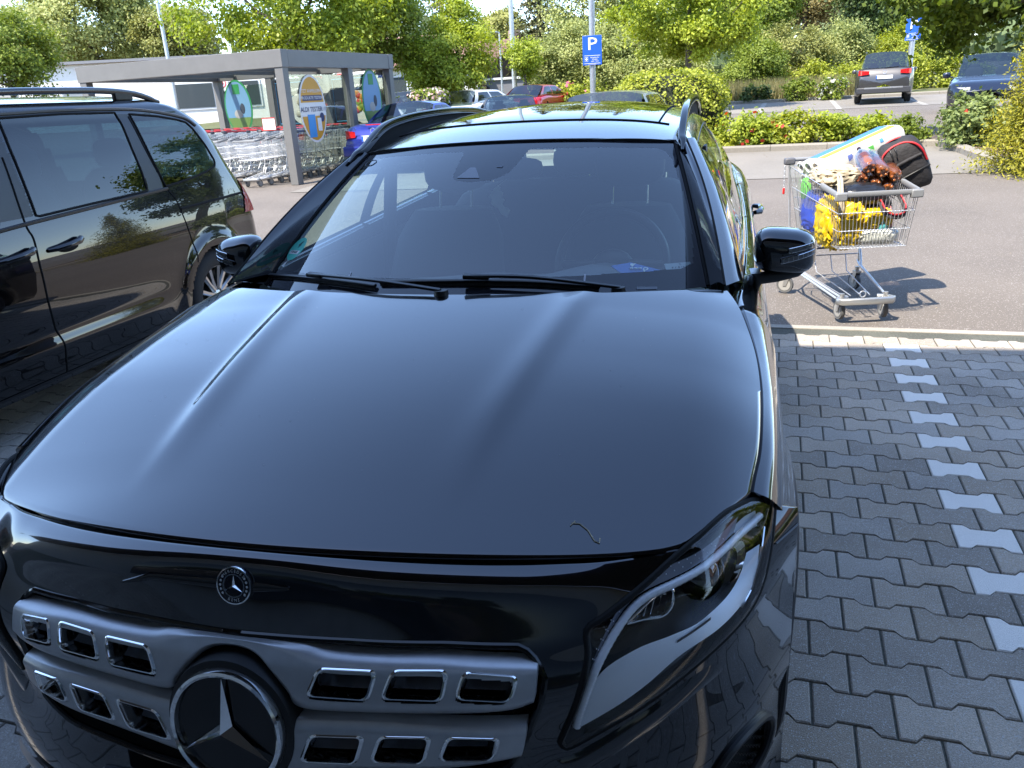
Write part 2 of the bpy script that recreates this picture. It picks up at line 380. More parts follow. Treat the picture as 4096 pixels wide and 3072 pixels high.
# ================================================================== foreground car
GLA = thing('parked_car', 'glossy black crossover with chrome star grille filling the foreground', 'car')
CTRL = [(0.000, 0.140, 0.890), (0.150, 0.148, 0.886), (0.300, 0.173, 0.876), (0.450, 0.214, 0.863), (0.600, 0.272, 0.852), (0.680, 0.314, 0.849), (0.818, 0.535, 0.840), (0.838, 0.540, 0.826), (0.839, 0.525, 0.817), (0.830, 0.460, 0.774), (0.815, 0.400, 0.732), (0.791, 0.345, 0.711), (0.735, 0.270, 0.690), (0.677, 0.215, 0.664), (0.591, 0.160, 0.622), (0.525, 0.135, 0.588), (0.512, 0.130, 0.601), (0.542, 0.128, 0.687), (0.554, 0.148, 0.744), (0.550, 0.168, 0.777), (0.575, 0.196, 0.792), (0.637, 0.255, 0.823), (0.689, 0.303, 0.850), (0.743, 0.385, 0.866), (0.785, 0.480, 0.855), (0.189, 0.065, 0.716), (0.301, 0.079, 0.719), (0.408, 0.098, 0.720), (0.169, 0.043, 0.615), (0.279, 0.056, 0.622), (0.381, 0.073, 0.627), (0.485, 0.136, 0.739), (0.000, 0.055, 0.716), (0.000, 0.033, 0.652), (0.000, 0.033, 0.600), (0.000, 0.128, 0.886), (0.000, 0.118, 0.880), (0.000, 0.113, 0.872), (0.000, 0.109, 0.860), (0.000, 0.105, 0.844), (0.000, 0.098, 0.820), (0.000, 0.087, 0.792), (0.110, 0.133, 0.884), (0.110, 0.122, 0.878), (0.110, 0.114, 0.870), (0.110, 0.110, 0.858), (0.110, 0.106, 0.842), (0.110, 0.100, 0.818), (0.110, 0.090, 0.790), (0.220, 0.147, 0.878), (0.220, 0.133, 0.872), (0.220, 0.120, 0.864), (0.220, 0.114, 0.852), (0.220, 0.110, 0.836), (0.220, 0.104, 0.812), (0.220, 0.098, 0.784), (0.330, 0.169, 0.870), (0.330, 0.155, 0.864), (0.330, 0.140, 0.856), (0.330, 0.134, 0.844), (0.330, 0.129, 0.828), (0.330, 0.123, 0.804), (0.330, 0.115, 0.776), (0.440, 0.199, 0.860), (0.440, 0.185, 0.854), (0.440, 0.170, 0.846), (0.440, 0.163, 0.834), (0.440, 0.157, 0.818), (0.440, 0.149, 0.794), (0.440, 0.139, 0.766), (0.540, 0.235, 0.852), (0.540, 0.221, 0.846), (0.540, 0.205, 0.838), (0.540, 0.197, 0.826), (0.540, 0.189, 0.810), (0.540, 0.179, 0.786), (0.540, 0.167, 0.758), (0.832, 0.450, 0.777), (0.886, 0.560, 0.790), (0.888, 0.560, 0.700), (0.888, 0.540, 0.600), (0.885, 0.530, 0.450), (0.880, 0.530, 0.300), (0.870, 0.500, 0.200), (0.000, 0.030, 0.500), (0.250, 0.046, 0.500), (0.450, 0.081, 0.500), (0.600, 0.145, 0.500), (0.750, 0.270, 0.500), (0.830, 0.390, 0.500), (0.000, 0.040, 0.350), (0.250, 0.056, 0.350), (0.450, 0.091, 0.350), (0.600, 0.155, 0.350), (0.750, 0.280, 0.350), (0.830, 0.400, 0.350), (0.000, 0.100, 0.220), (0.250, 0.116, 0.220), (0.450, 0.151, 0.220), (0.600, 0.215, 0.220), (0.750, 0.340, 0.220), (0.830, 0.460, 0.220)]
_S = np.array(CTRL + [(-a, b, c) for a, b, c in CTRL if a > .001])
def _phi(r2): return np.where(r2 > 0, r2 * np.log(np.maximum(r2, 1e-12)), 0)
_X = _S[:, [0, 2]]; _n = len(_S); _Q = np.concatenate([np.ones((_n, 1)), _X], 1)
_w = np.linalg.solve(np.block([[_phi(((_X[:, None] - _X[None]) ** 2).sum(-1)) + 6e-4 * np.eye(_n), _Q], [_Q.T, np.zeros((3, 3))]]), np.concatenate([_S[:, 1], np.zeros(3)]))
_gx = np.arange(-1.0, 1.0001, .0125); _gz = np.arange(.10, 1.0001, .005)
_GX, _GZ = np.meshgrid(_gx, _gz, indexing='ij'); _G = np.zeros_like(_GX)
for _i in range(len(_gx)):
    _r2 = (_GX[_i][:, None] - _X[:, 0]) ** 2 + (_GZ[_i][:, None] - _X[:, 1]) ** 2; _G[_i] = _phi(_r2) @ _w[:-3] + _w[-3] + _w[-2] * _GX[_i] + _w[-1] * _GZ[_i]
for _ax, _sg in ((0, 2.2), (1, 1.4)):
    _k = np.exp(-.5 * (np.arange(-8, 9) / _sg) ** 2); _k /= _k.sum()
    _P = np.pad(_G, [(8, 8) if q == _ax else (0, 0) for q in (0, 1)], mode='reflect', reflect_type='odd'); _G = sum(_k[j] * np.take(_P, np.arange(j, j + _G.shape[_ax]), axis=_ax) for j in range(17))
# the nose panel above the grille is a clean pressed shape of its own
_A = np.abs(_GX); _s01 = lambda e0, e1, t: (lambda q: q * q * (3 - 2 * q))(np.clip((t - e0) / (e1 - e0), 0, 1))
_dz = .890 - .166 * _A ** 2 + .165 * _A ** 4 - _GZ; _dp = np.maximum(_dz, 0); _wx = _s01(.03, .26, _A)
_nn = np.where(_dz > 0, (.024 + .012 * _wx) * (1 - np.exp(-_dp / (.007 + .003 * _wx))) + (.26 - .06 * _wx) * _dp, _dz * 3.6)
_N = .14 + (.367 - .10 * np.clip(_dp / .12, 0, 1)) * _A ** 2 - _nn
_wt = (1 - _s01(.44, .62, _A)) * _s01(.735, .775, _GZ); _G = _G * (1 - _wt) + _N * _wt
def _bs(t): return np.array([(1 - t) ** 3, 3 * t ** 3 - 6 * t * t + 4, -3 * t ** 3 + 3 * t * t + 3 * t + 1, t ** 3]) / 6
def FY(x, z):
    """front skin of the car: C2-smooth depth y over (x, z)"""
    a = (x + 1.0) / .0125; b = (z - .10) / .005; i = min(max(int(a), 1), len(_gx) - 3); j = min(max(int(b), 1), len(_gz) - 3)
    return float(_bs(a - i) @ _G[i - 1:i + 3, j - 1:j + 3] @ _bs(b - j))
def FN(x, z):
    e = .004; n = Vector((FY(x + e, z) - FY(x - e, z), -2 * e, FY(x, z + e) - FY(x, z - e))); n.normalize(); return n   # outwards (-y)
def FP(x, z, off=0.0):
    p = Vector((x, FY(x, z), z)); return p + FN(x, z) * off if off else p

# --- bonnet -------------------------------------------------------
_zc = spl([.10, .14, .3, .5, .7, .9, 1.09, 1.4], [.879, .893, .936, .981, 1.018, 1.049, 1.075, 1.108])
_ca = spl([.1, .3, .4, .5, .64, .84, 1.4], [.105, .098, .077, .060, .045, .040, .046])
_cb = spl([.1, .5, .75, 1.0, 1.33], [.052, .043, .034, .030, .018])
_xc = spl([.2, .26, 1.19, 1.4], [.283, .29, .402, .427])
def HZ(x, y):
    a = abs(x); z = _zc(y) - _ca(y) * (a / .7) ** 2
    if a > .66: z -= _cb(y) * ((a - .66) / .15) ** 2
    d = _xc(y) - a; f = sm(.22, .62, y) * (1 - .8 * sm(1.06, 1.24, y))
    z += f * (.0085 * math.exp(-(d / (.027 if d < 0 else .048)) ** 2) + .006 * (1 / (1 + math.exp(-d / .03)) - .85))
    return z
_xg = spl([.45, .51, .61, .735, .837, .99, 1.12, 1.22, 1.29, 1.33], [.790, .797, .812, .820, .822, .815, .797, .778, .757, .741])
def yfront(x): return .14 + .367 * x * x + 5.6 * max(0, abs(x) - .65) ** 2
NS, NT = 110, 120
Pg = []
for i in range(-NS, NS + 1):
    s = i / NS; s = math.copysign(abs(s) ** .93, s) if s else 0.0
    row = []
    xf_, xr_ = .797 * s, .741 * s; yf_ = yfront(xf_); yr_ = 1.09 + .387 * xr_ * xr_
    for k in range(NT + 1):
        t = k / NT; y = lerp(yf_, yr_, t); x = lerp(xf_, xr_, t); x += math.copysign(abs(s) ** 4, s) * (_xg(y) - abs(lerp(.797, .741, t))) if s else 0
        z = HZ(x, y)
        row.append((x, y, z))
    # turned-down front and rear lips
    x, y, z = row[0]; row[0] = (x, y + .003, z - .002); row.insert(0, (x, y + .007, z - .012)); row.insert(0, (x, y + .016, z - .03))
    x, y, z = row[-1]; row.append((x, y + .003, z - .006)); row.append((x, y - .004, z - .028))
    Pg.append(row)
for side in (0, -1):
    e = Pg[side]; sg = 1 if e[0][0] > 0 else -1
    extra = [(p[0] + sg * .001, p[1], p[2] - .006) for p in e]; extra2 = [(p[0] - sg * .006, p[1], p[2] - .03) for p in e]
    if side == 0: Pg.insert(0, extra); Pg.insert(0, extra2)
    else: Pg.append(extra); Pg.append(extra2)
hood = MB().grid(Pg).build('hood', PAINT, GLA, 50)
sp_ = MB(); rng = np.random.default_rng(12)
for k in range(46):
    x = rng.uniform(-.62, .7); y = rng.uniform(.30 + .4 * x * x, 1.05); c_ = rng.uniform(.0004, .0011); sp_.ball((x, y, HZ(x, y) + .0003), (c_, c_ * rng.uniform(.6, 1.8), .0004), 6, 4)
tag(sp_.build('dust_speck', mat('dust', (.35, .33, .30), .9), hood), kind='stuff')
# crumb of lint and specks lying on the paint
m = MB()
def hp(x, y, d=.0012): return (x, y, HZ(x, y) + d)
m.tube([hp(.506, .300), hp(.512, .312), hp(.507, .303)], .0008, 5)
m.tube([hp(.507, .306), hp(.52, .309), hp(.535, .300), hp(.548, .283), hp(.556, .281), hp(.556, .291)], .0011, 5)
m.build('twig_fragment', mat('dry_straw', (.45, .38, .26), .8), hood)
# --- front skin: nose panel and bumper ---------------------------------
GR = [(.0, .769), (.19, .773), (.342, .770), (.456, .762), (.480, .742), (.493, .718), (.487, .681), (.463, .617), (.44, .572), (.36, .548), (.2, .530), (0, .522)]
GRO = GR + [(-x, z) for x, z in reversed(GR[1:-1])]
HLO = [(0.818, 0.84), (0.838, 0.826), (0.839, 0.817), (0.83, 0.774), (0.815, 0.732), (0.791, 0.711), (0.735, 0.69), (0.677, 0.664), (0.591, 0.622), (0.525, 0.588), (0.512, 0.601), (0.542, 0.687), (0.554, 0.744), (0.55, 0.777), (0.575, 0.792), (0.637, 0.823), (0.689, 0.85), (0.743, 0.866), (0.785, 0.855)]
def ztop(x):
    a = abs(x)
    if a < .66: return .893 - .166 * a * a + .165 * a ** 4 - .004
    return lerp(.850, .845, sm(.66, .80, a)) - .52 * max(0, a - .80)
xs = []
for i in range(-230, 231):
    s = i / 230; xs.append(.886 * (abs(s) ** .85) * (1 if s >= 0 else -1))
ZN = 240; rows = []
for x in xs:
    zt = ztop(x); r = [(x, FY(x, zt) + .010, zt - .003)]
    for k in range(ZN + 1):
        z = lerp(zt, .2, (k / ZN) ** 1.12); p = FP(x, z); r.append((p.x, p.y, p.z))
    rows.append(r)
def keepf(i, j):
    x = (rows[i][j][0] + rows[i + 1][j + 1][0]) / 2; z = (rows[i][j][2] + rows[i + 1][j + 1][2]) / 2
    if inpoly(x, z, GRO): return False
    if inpoly(abs(x), z, HLO): return False
    a = abs(x)
    if abs(a - .79) < .05 and .33 < z < .47 and ((a - .795) / .05) ** 2 + ((z - .40) / .06) ** 2 < 1: return False
    return True
bumper = MB().grid(rows, keepf).build('front_bumper', PAINT, GLA, 60)
# seam behind: unseen dark sheet added so no daylight shows through the gaps
m = MB(); m.grid([[(x, yfront(x) + .03, HZ(x, yfront(x) + .03) - .035), (x, yfront(x) + .012, ztop(x) - .03), (x, .62, .5)] for x in np.linspace(-.80, .80, 60)])
m.build('dark_backing', GAP, GLA)
# grille opening rim
def fcurve(pts, off): return [tuple(FP(x, z, off)) for x, z in pts]
rim = resamp(GRO + [GRO[0]], 140)
MB().tube(fcurve(rim[:-1], -.002), .006, 8, closed=True).build('grille_surround', GLOSSB, GLA)
# grille cavity
m = MB()
out1 = fcurve(rim, -.002); out2 = [(p[0] * .97, p[1] + .085, lerp(p[2], .65, .04)) for p in out1]
m.grid([out1, out2]); m.add(out2[:-1], [tuple(range(len(out2) - 1))]); m.build('grille_cavity', mat('grille_black', (.004, .004, .004), .7), GLA)
# honeycomb mesh of the grille (scale-shaped wires)
m = MB()
for iz, z in enumerate(np.arange(.535, .775, .0125)):
    for ix in range(-24, 25):
        x0 = (ix + .5 * (iz % 2)) * .021
        if not inpoly(x0, z + .006, GRO) or not inpoly(x0 + .01, z + .006, GRO) or not inpoly(x0 - .01, z + .006, GRO) or (x0 * x0 + (z - .64) ** 2) < .0081: continue
        q = []
        for k in range(7):
            a = PI * k / 6; xx = x0 + .0105 * math.cos(a); zz = z + .0095 * math.sin(a); q.append((xx, FY(xx, zz) + .028, zz))
        m.tube(q, .0012, 4)
m.build('grille_mesh', mat('mesh_black', (.012, .012, .012), .35), GLA)
# silver louvre bars ---------------------------------------------------
VU = [[(.133, .698), (.151, .738), (.243, .738), (.231, .698)], [(.252, .701), (.267, .739), (.351, .739), (.344, .701)], [(.364, .704), (.374, .738), (.452, .728), (.442, .696)]]
VL = [[(.115, .589), (.137, .638), (.223, .642), (.206, .592)], [(.230, .598), (.248, .644), (.327, .647), (.313, .600)], [(.336, .607), (.352, .648), (.425, .641), (.414, .602)]]
def rnd(poly, r=.010, n=4):
    o = []; k = len(poly)
    for i in range(k):
        p = np.array(poly[i]); a = np.array(poly[i - 1]) - p; b = np.array(poly[(i + 1) % k]) - p
        a = a / np.linalg.norm(a) * r; b = b / np.linalg.norm(b) * r
        for j in range(n + 1):
            t = j / n; o.append(tuple((p + a) * (1 - t) ** 2 + p * 2 * t * (1 - t) + (p + b) * t * t))
    return o
def bar(top, bot, vents, name, sx, bulge=.010, nx=170, nz=44):
    """bar skin between two (x,z) curves; openings for the vents"""
    top = resamp(cr(top, 8), nx); bot = resamp(cr(bot, 8), nx); P = []
    for a, b in zip(top, bot):
        r = []
        for k in range(nz + 1):
            t = k / nz; x = lerp(a[0], b[0], t); z = lerp(a[1], b[1], t)
            edge = min(t, 1 - t) * 2; off = .004 + bulge * (1 - (1 - min(1, edge * 2.2)) ** 2)
            r.append(tuple(FP(x, z, off)))
        e0 = r[0]; e1 = r[-1]; r.insert(0, (e0[0], e0[1] + .02, e0[2] + .002)); r.append((e1[0], e1[1] + .02, e1[2] - .002)); P.append(r)
    vp = [rnd(v, .012) for v in vents]
    def keep(i, j):
        q = P[i][j]; w = P[i + 1][j + 1]; x = (q[0] + w[0]) / 2; z = (q[2] + w[2]) / 2
        return not any(inpoly(abs(x), z, v) for v in vp)
    # end caps
    g = MB().grid([[(x * sx, y, z) for x, y, z in r] for r in P], keep)
    for r in (P[0], P[-1]): g.grid([[(x * sx, y, z) for x, y, z in r], [(x * sx, y + .02, z) for x, y, z in r]])
    return g.build(name, SILVER, GLA, 60)
def ventframe(v, s, b):
    ring = rnd(v, .012, 5); c = np.mean(np.array(v), axis=0)
    def ins(k, off): return [tuple(Vector((s * x, 0, z)) + Vector((0, FY(x, z), 0)) + Vector((FN(x, z).x * s, FN(x, z).y, FN(x, z).z)) * off) for x, z in [(lerp(p[0], c[0], k), lerp(p[1], c[1], k)) for p in ring]]
    close = lambda L: L + [L[0]]
    g = MB().grid([close(ins(-.05, .010)), close(ins(-.05, .0145)), close(ins(.02, .0165)), close(ins(.085, .0160)), close(ins(.12, .010)), close(ins(.18, -.028))])
    o = g.build('vent', CHROME, GLA, 40)
    # hollow duct: dark walls with a dull blue-grey lower lip
    d = MB().grid([close(ins(.18, -.026)), close(ins(.24, -.075))]); dd = ins(.24, -.075); d.add(dd, [tuple(range(len(dd)))])
    d.build('duct', mat('duct_black', (.006, .006, .008), .3), o, 30)
    y = FY(c[0], c[1]); q = [(lerp(p[0], c[0], .2), lerp(p[1], c[1], .2)) for p in v]
    lip = MB().add([(s * q[0][0], FY(*q[0]) + .010, q[0][1] + .001), (s * q[3][0], FY(*q[3]) + .010, q[3][1] + .001), (s * lerp(q[3][0], q[2][0], .3), FY(*q[3]) + .045, lerp(q[3][1], q[2][1], .42)), (s * lerp(q[0][0], q[1][0], .3), FY(*q[0]) + .045, lerp(q[0][1], q[1][1], .42))], [(0, 1, 2, 3)])
    lip.build('duct_lip', mat('duct_lip', (.10, .105, .12), .25, .6), o)
ut = [(-.480, .740), (-.343, .7525), (-.243, .7535), (-.16, .756), (-.11, .7645), (0, .7665), (.11, .7645), (.16, .756), (.243, .7535), (.343, .7525), (.480, .740)]
ub = [(-.476, .687), (-.44, .679), (-.345, .679), (-.219, .675), (-.12, .675), (-.095, .700), (-.05, .742), (0, .753), (.05, .742), (.095, .700), (.12, .675), (.219, .675), (.345, .679), (.44, .679), (.476, .687)]
bar(ut, ub, VU, 'upper_grille_bar', 1, nx=360)
for s in (1, -1):
    bar([(.112, .657), (.244, .663), (.36, .660), (.464, .651)], [(.075, .556), (.185, .571), (.341, .584), (.452, .592)], VL, 'lower_grille_bar', s)
    for v in VU + VL: ventframe(v, s, None)
# star emblem ------------------------------------------------------------
def star3(r, h, w, M):
    vs = [(0, 0, h)]; fs = []
    for k in range(3):
        a = PI / 2 + k * 2 * PI / 3
        vs.append((r * math.cos(a), r * math.sin(a), h * .25)); vs.append((w * math.cos(a + PI / 3), w * math.sin(a + PI / 3), 0))
    vs2 = [M @ Vector(v) for v in vs]
    for k in range(3):
        t = 1 + 2 * k; v1 = 2 + 2 * k; v0 = 2 + 2 * ((k - 1) % 3)
        fs += [(0, t, v1), (0, v0, t)]
    n = len(vs2); vs2.append(M @ Vector((0, 0, -.004)))
    for k in range(3):
        t = 1 + 2 * k; v1 = 2 + 2 * k; v0 = 2 + 2 * ((k - 1) % 3); fs += [(n, v1, t), (n, t, v0)]
    return vs2, fs
tilt = math.atan2(FY(0, .74) - FY(0, .55), .19)
SM_ = Matrix.Translation((0, FY(0, .64) - .016, .640)) @ Matrix.Rotation(PI / 2 - tilt, 4, 'X')
disc = MB(); disc.lathe([(0, 0), (.088, 0), (.095, -.03), (.095, -.05)], n=56); disc.xf(SM_)
st = disc.build('star_emblem', mat('emblem_black', (.004, .004, .005), .12), GLA)
rg = MB(); rg.lathe([(.0985, -.02), (.1005, 0), (.0985, .009), (.0945, .0115), (.0905, .009), (.0885, .0), (.0885, -.004)], n=72); rg.xf(SM_); rg.build('emblem_ring', CHROME, st, 40)
MB().add(*star3(.0885, .017, .0125, SM_ @ Matrix.Translation((0, 0, .003)))).build('emblem_star', CHROME, st, None)
bk = MB(); bk.lathe([(.118, -.035), (.111, -.006), (.1005, -.004)], n=56); bk.xf(SM_); bk.build('emblem_collar', BLK, st)
# round bonnet badge with its flat wings ------------------------------------
nb = FN(0, .847); BM = Matrix.Translation(FP(0, .847, .002)) @ nb.to_track_quat('Z', 'Y').to_matrix().to_4x4()
bd = MB(); bd.lathe([(.031, -.004), (.031, .0015), (.0285, .0035)], n=40); bd.lathe([(.0185, .0038), (.0285, .0036)], n=40); bd.lathe([(0, .003), (.0185, .003)], n=32); bd.xf(BM)
bad = bd.build('hood_badge', mat('badge_blue_black', (.01, .012, .022), .12), GLA, 30)
rr = MB(); rr.lathe([(.031, .001), (.0308, .0042), (.0288, .0044), (.0286, .003)], n=44); rr.lathe([(.0195, .003), (.0192, .0046), (.0178, .0046), (.0175, .003)], n=36); rr.xf(BM); rr.build('badge_ring', CHROME, bad, 40)
MB().add(*star3(.0178, .0042, .0026, BM @ Matrix.Translation((0, 0, .0035)))).build('badge_star', CHROME, bad, None)
WT = mat('badge_white', (.75, .76, .78), .3, .5)
def arctext(s, r, a0, da, size, flip=False):
    for i, ch in enumerate(s):
        a = a0 + (i - (len(s) - 1) / 2) * da * (1 if flip else -1)
        o = text(ch, size, WT, bad, (0, 0, 0), (0, 0, 0), 'badge_letter', .0003)
        o.matrix_local = BM @ Matrix.Rotation(a, 4, 'Z') @ Matrix.Translation((0, r, .0041)) @ (Matrix.Rotation(PI, 4, 'Z') if flip else Matrix.Identity(4))
arctext('MERCEDES', .0238, 0, R(13.5), .0066); arctext('BENZ', .0238, PI, R(14), .0066, True)
lv = MB()
for sgn in (1, -1):
    for k in range(5):
        a = R(90 + sgn * 90 - sgn * (38 * sgn if 0 else 0)); a = (0 if sgn > 0 else PI) + R((k - 2) * 17)
        c = Vector((.0238 * math.cos(a), .0238 * math.sin(a), .0042)); lv.ball(tuple(c), (.0022, .0022, .0004), 6, 4)
lv.xf(BM); lv.build('badge_laurel', WT, bad)
wv = MB()
for s in (1, -1):
    top = [(s * .026, .853), (s * .08, .8515), (s * (.093 if s > 0 else .16), .850), (s * (.095 if s > 0 else .219), .8285)]; bot = [(s * .026, .838), (s * .08, .838), (s * (.093 if s > 0 else .16), .8375), (s * (.095 if s > 0 else .219), .8235)]
    if s > 0: top = [(.026, .853), (.06, .8535), (.092, .853), (.095, .851)]; bot = [(.026, .838), (.06, .841), (.090, .8435), (.095, .847)]
    n_ = 14; T = resamp(top, n_); B_ = resamp(bot, n_)
    wv.grid([[tuple(FP(lerp(a[0], b[0], k / 6), lerp(a[1], b[1], k / 6), .0004 + .0028 * (1 - (2 * k / 6 - 1) ** 2))) for k in range(7)] for a, b in zip(T, B_)])
wv.build('badge_wing', GLOSSB, GLA, 60)

# --- headlights --------------------------------------------------------------
UP = [(0.512, 0.601), (0.542, 0.687), (0.554, 0.744), (0.55, 0.777), (0.575, 0.792), (0.637, 0.823), (0.689, 0.85), (0.743, 0.866), (0.785, 0.855), (0.818, 0.84)]
LO = [(0.512, 0.601), (0.525, 0.588), (0.591, 0.622), (0.677, 0.664), (0.735, 0.69), (0.791, 0.711), (0.815, 0.732), (0.83, 0.774), (0.839, 0.817), (0.838, 0.826), (0.818, 0.84)]
def mir(o, s):
    if s < 0: o.v = [(-x, y, z) for x, y, z in o.v]; o.f = [tuple(reversed(f)) for f in o.f]
    return o
DRL = [(.538, .622), (.545, .655), (.569, .730), (.599, .778), (.630, .803), (.678, .812), (.731, .816), (.768, .819), (.801, .820), (.818, .822)]
def inset(p, d):   # a point d metres inside the lamp, measured along the inward normal
    return FP(p[0], p[1], -d)
for s in (1, -1):
    U_ = resamp(cr(UP, 6), 60); L_ = resamp(cr(LO, 6), 60)
    lens = MB()
    lens.grid([[tuple(FP(lerp(a[0], b[0], k / 24), lerp(a[1], b[1], k / 24), .004 + .012 * math.sin(PI * k / 24) ** .7 * math.sin(PI * min(1, max(0, i / 59))) ** .4)) for k in range(25)] for i, (a, b) in enumerate(zip(U_, L_))])
    hd = mir(lens, s).build('headlight', LENS, GLA, 60)
    # housing shell behind
    hs = MB().grid([[tuple(FP(lerp(a[0], b[0], k / 20), lerp(a[1], b[1], k / 20), .001 - .075 * (math.sin(PI * k / 20) ** .45) * math.sin(PI * i / 59) ** .35)) for k in range(21)] for i, (a, b) in enumerate(zip(U_, L_))])
    mir(hs, s).build('lamp_housing', mat('lamp_black', (.007, .007, .008), .25), hd, 60)
    # black seal around the lens
    ring = [tuple(FP(x, z, .0)) for x, z in resamp(cr(UP, 4) + cr(LO, 4)[::-1][1:], 110)][:-1]
    sl = MB().tube(ring, .0058, 7, closed=True); mir(sl, s).build('headlight_seal', GAP, GLA)
    # ribbed daytime light guide
    path = resamp(cr(DRL, 10), 150); g = MB(); pts = [tuple(inset(p, .005)) for p in path]
    g.tube(pts, [.0066 if i % 3 else .0071 for i in range(len(pts))], 8); mir(g, s).build('daytime_light', LGUIDE, hd, 60)
    # bright tray edge on the upper side of the guide, with rows of dots
    e = MB(); n_ = 60; pp = resamp(path, n_)
    e.grid([[tuple(inset((p[0] - .004 + .002 * k, p[1] + .0075 + k * .0085), .007 - .002 * k)) for k in range(3)] for p in pp[14:54]])
    mir(e, s).build('light_guide_tray', mat('lamp_tray', (.28, .30, .36), .25, .5), hd, 60)
    d = MB()
    for i, p in enumerate(resamp(path, 64)[16:54]):
        for k, q in enumerate((.009, .0155, .0225)):
            if k and (i + k) % 2: continue
            c = inset((p[0] - .003, p[1] + q), .002); d.box(tuple(c), (.0013,) * 2 + (.0013,)) if k else None
    mir(d, s).build('light_dot', mat('lamp_white', (.8, .82, .86), .4), hd)
    # silver blade along the lower edge
    bi = resamp(cr([(.550, .640), (.577, .712), (.629, .737), (.682, .738), (.720, .737), (.745, .742), (.775, .751), (.793, .766), (.803, .789)], 6), 60)
    bo = resamp(cr([(.545, .618), (.608, .654), (.644, .675), (.695, .705), (.756, .716), (.793, .729), (.812, .752), (.818, .79)], 6), 60)
    b = MB().grid([[tuple(FP(lerp(p[0], q[0], k / 8), lerp(p[1], q[1], k / 8), -.016 + .010 * k / 8)) for k in range(9)] + [tuple(FP(q[0], q[1] - .004, -.022))] for p, q in zip(bi, bo)])
    mir(b, s).build('lamp_blade', BLADE, hd, 45)
    nt = MB().grid([[tuple(FP(lerp(.690, .742, k / 10), lerp(.7245, .7345, k / 10) + d_, -.0105)) for k in range(11)] for d_ in (0, .0045)])
    mir(nt, s).build('blade_inlay', mat('lamp_inlay', (.03, .03, .035), .3), hd)
    # projector
    c = FP(.752, .792, -.052); ax = (FN(.74, .79) + Vector((0, -1.2, 0))).normalized(); PM = Matrix.Translation(c) @ ax.to_track_quat('Z', 'Y').to_matrix().to_4x4()
    pj = MB(); pj.lathe([(.0, .030), (.014, .0275), (.026, .021), (.034, .010), (.037, 0)], n=36); pj.xf(PM); mir(pj, s).build('projector_lens', mat('projector_glass', (.01, .011, .013), .02, ior=1.8, coat=1), hd, 80)
    pr_ = MB(); pr_.lathe([(.037, 0), (.041, .006), (.045, .004), (.047, -.02)], n=36); pr_.xf(PM); mir(pr_, s).build('projector_ring', mat('dark_chrome', (.12, .12, .13), .12, 1.0), hd, 60)
    hook = [(.770, .8075), (.783, .8065), (.790, .799), (.7915, .787), (.788, .774), (.779, .764)]
    hk = MB(); q0 = resamp(cr(hook, 5), 26); hk.grid([[tuple(FP(p[0] + k * .0022, p[1] + k * .0010, -.022 + .003 * k)) for k in range(4)] for p in q0]); mir(hk, s).build('chrome_hook', CHROME, hd, 50)
    # second reflector with fins
    rb = MB(); C_ = [(.617, .777), (.646, .797), (.664, .804), (.686, .803), (.690, .790), (.687, .777), (.673, .770), (.643, .776)]
    rb.tube([tuple(inset(p, .026)) for p in resamp(cr(C_ + [C_[0]], 4), 50)], .0024, 6); mir(rb, s).build('reflector_frame', CHROME, hd)
    rf = MB(); rf.add([tuple(inset(p, .046)) for p in C_], [tuple(range(len(C_)))])
    mir(rf, s).build('reflector_bowl', mat('reflector', (.45, .46, .49), .12, 1.0), hd)
    fn = MB()
    for k in range(5):
        x = .628 + .012 * k; fn.grid([[tuple(inset((x, .774), .026)), tuple(inset((x, .774), .045))], [tuple(inset((x + .004, .797), .026)), tuple(inset((x + .004, .797), .045))]])
    mir(fn, s).build('reflector_fin', mat('fin_grey', (.2, .2, .22), .3, .6), hd)
    # pale brow at the top corner
    bw = MB(); A_ = [(.772, .832), (.795, .833), (.815, .830)]; B_ = [(.785, .817), (.803, .814), (.818, .812)]
    bw.grid([[tuple(FP(lerp(a[0], b_[0], k / 4), lerp(a[1], b_[1], k / 4), -.012)) for k in range(5)] for a, b_ in zip(resamp(A_, 10), resamp(B_, 10))])
    mir(bw, s).build('lamp_brow', mat('lamp_pale', (.62, .66, .72), .3), hd)
    # indicator strip down the outer edge
    iq = MB().tube([tuple(inset(p, .006)) for p in resamp([(.826, .806), (.819, .770), (.806, .738), (.788, .722)], 20)], .0024, 6); mir(iq, s).build('side_strip', CHROME, hd)
    # bumper ledge catching the light under the lamp
    lg = MB(); q0 = resamp(cr([(.495, .588), (.512, .572), (.56, .590), (.63, .628), (.70, .660), (.745, .668)], 6), 50)
    lg.grid([[tuple(FP(p[0] + .004 * k, p[1] - .0075 * k, -.001 + .008 * math.sin(PI * k / 5) * math.sin(PI * i / 49) ** .5)) for k in range(6)] for i, p in enumerate(q0)])
    mir(lg, s).build('bumper_ledge', PAINT, GLA, 80)
    # lower air intake with mesh
    fg = MB(); n_ = 30; el = [(.795 + .056 * math.cos(2 * PI * k / n_), .40 + .066 * math.sin(2 * PI * k / n_)) for k in range(n_)]
    fg.tube([tuple(FP(x, z, .003)) for x, z in el], .008, 8, closed=True)
    fo = mir(fg, s).build('air_intake', BLK, GLA)
    fm = MB()
    for iz in range(12):
        for ix in range(9):
            x0 = .745 + (ix + .5 * (iz % 2)) * .0125; z0 = .34 + iz * .0105
            if ((x0 - .795) / .052) ** 2 + ((z0 - .40) / .062) ** 2 > 1: continue
            fm.tube([(x0 + .006 * math.cos(a), FY(x0, z0) + .018, z0 + .007 * math.sin(a)) for a in [PI * k / 5 for k in range(6)]], .0012, 4)
    mir(fm, s).build('intake_mesh', mat('mesh_black', (.012, .012, .012), .35), fo)
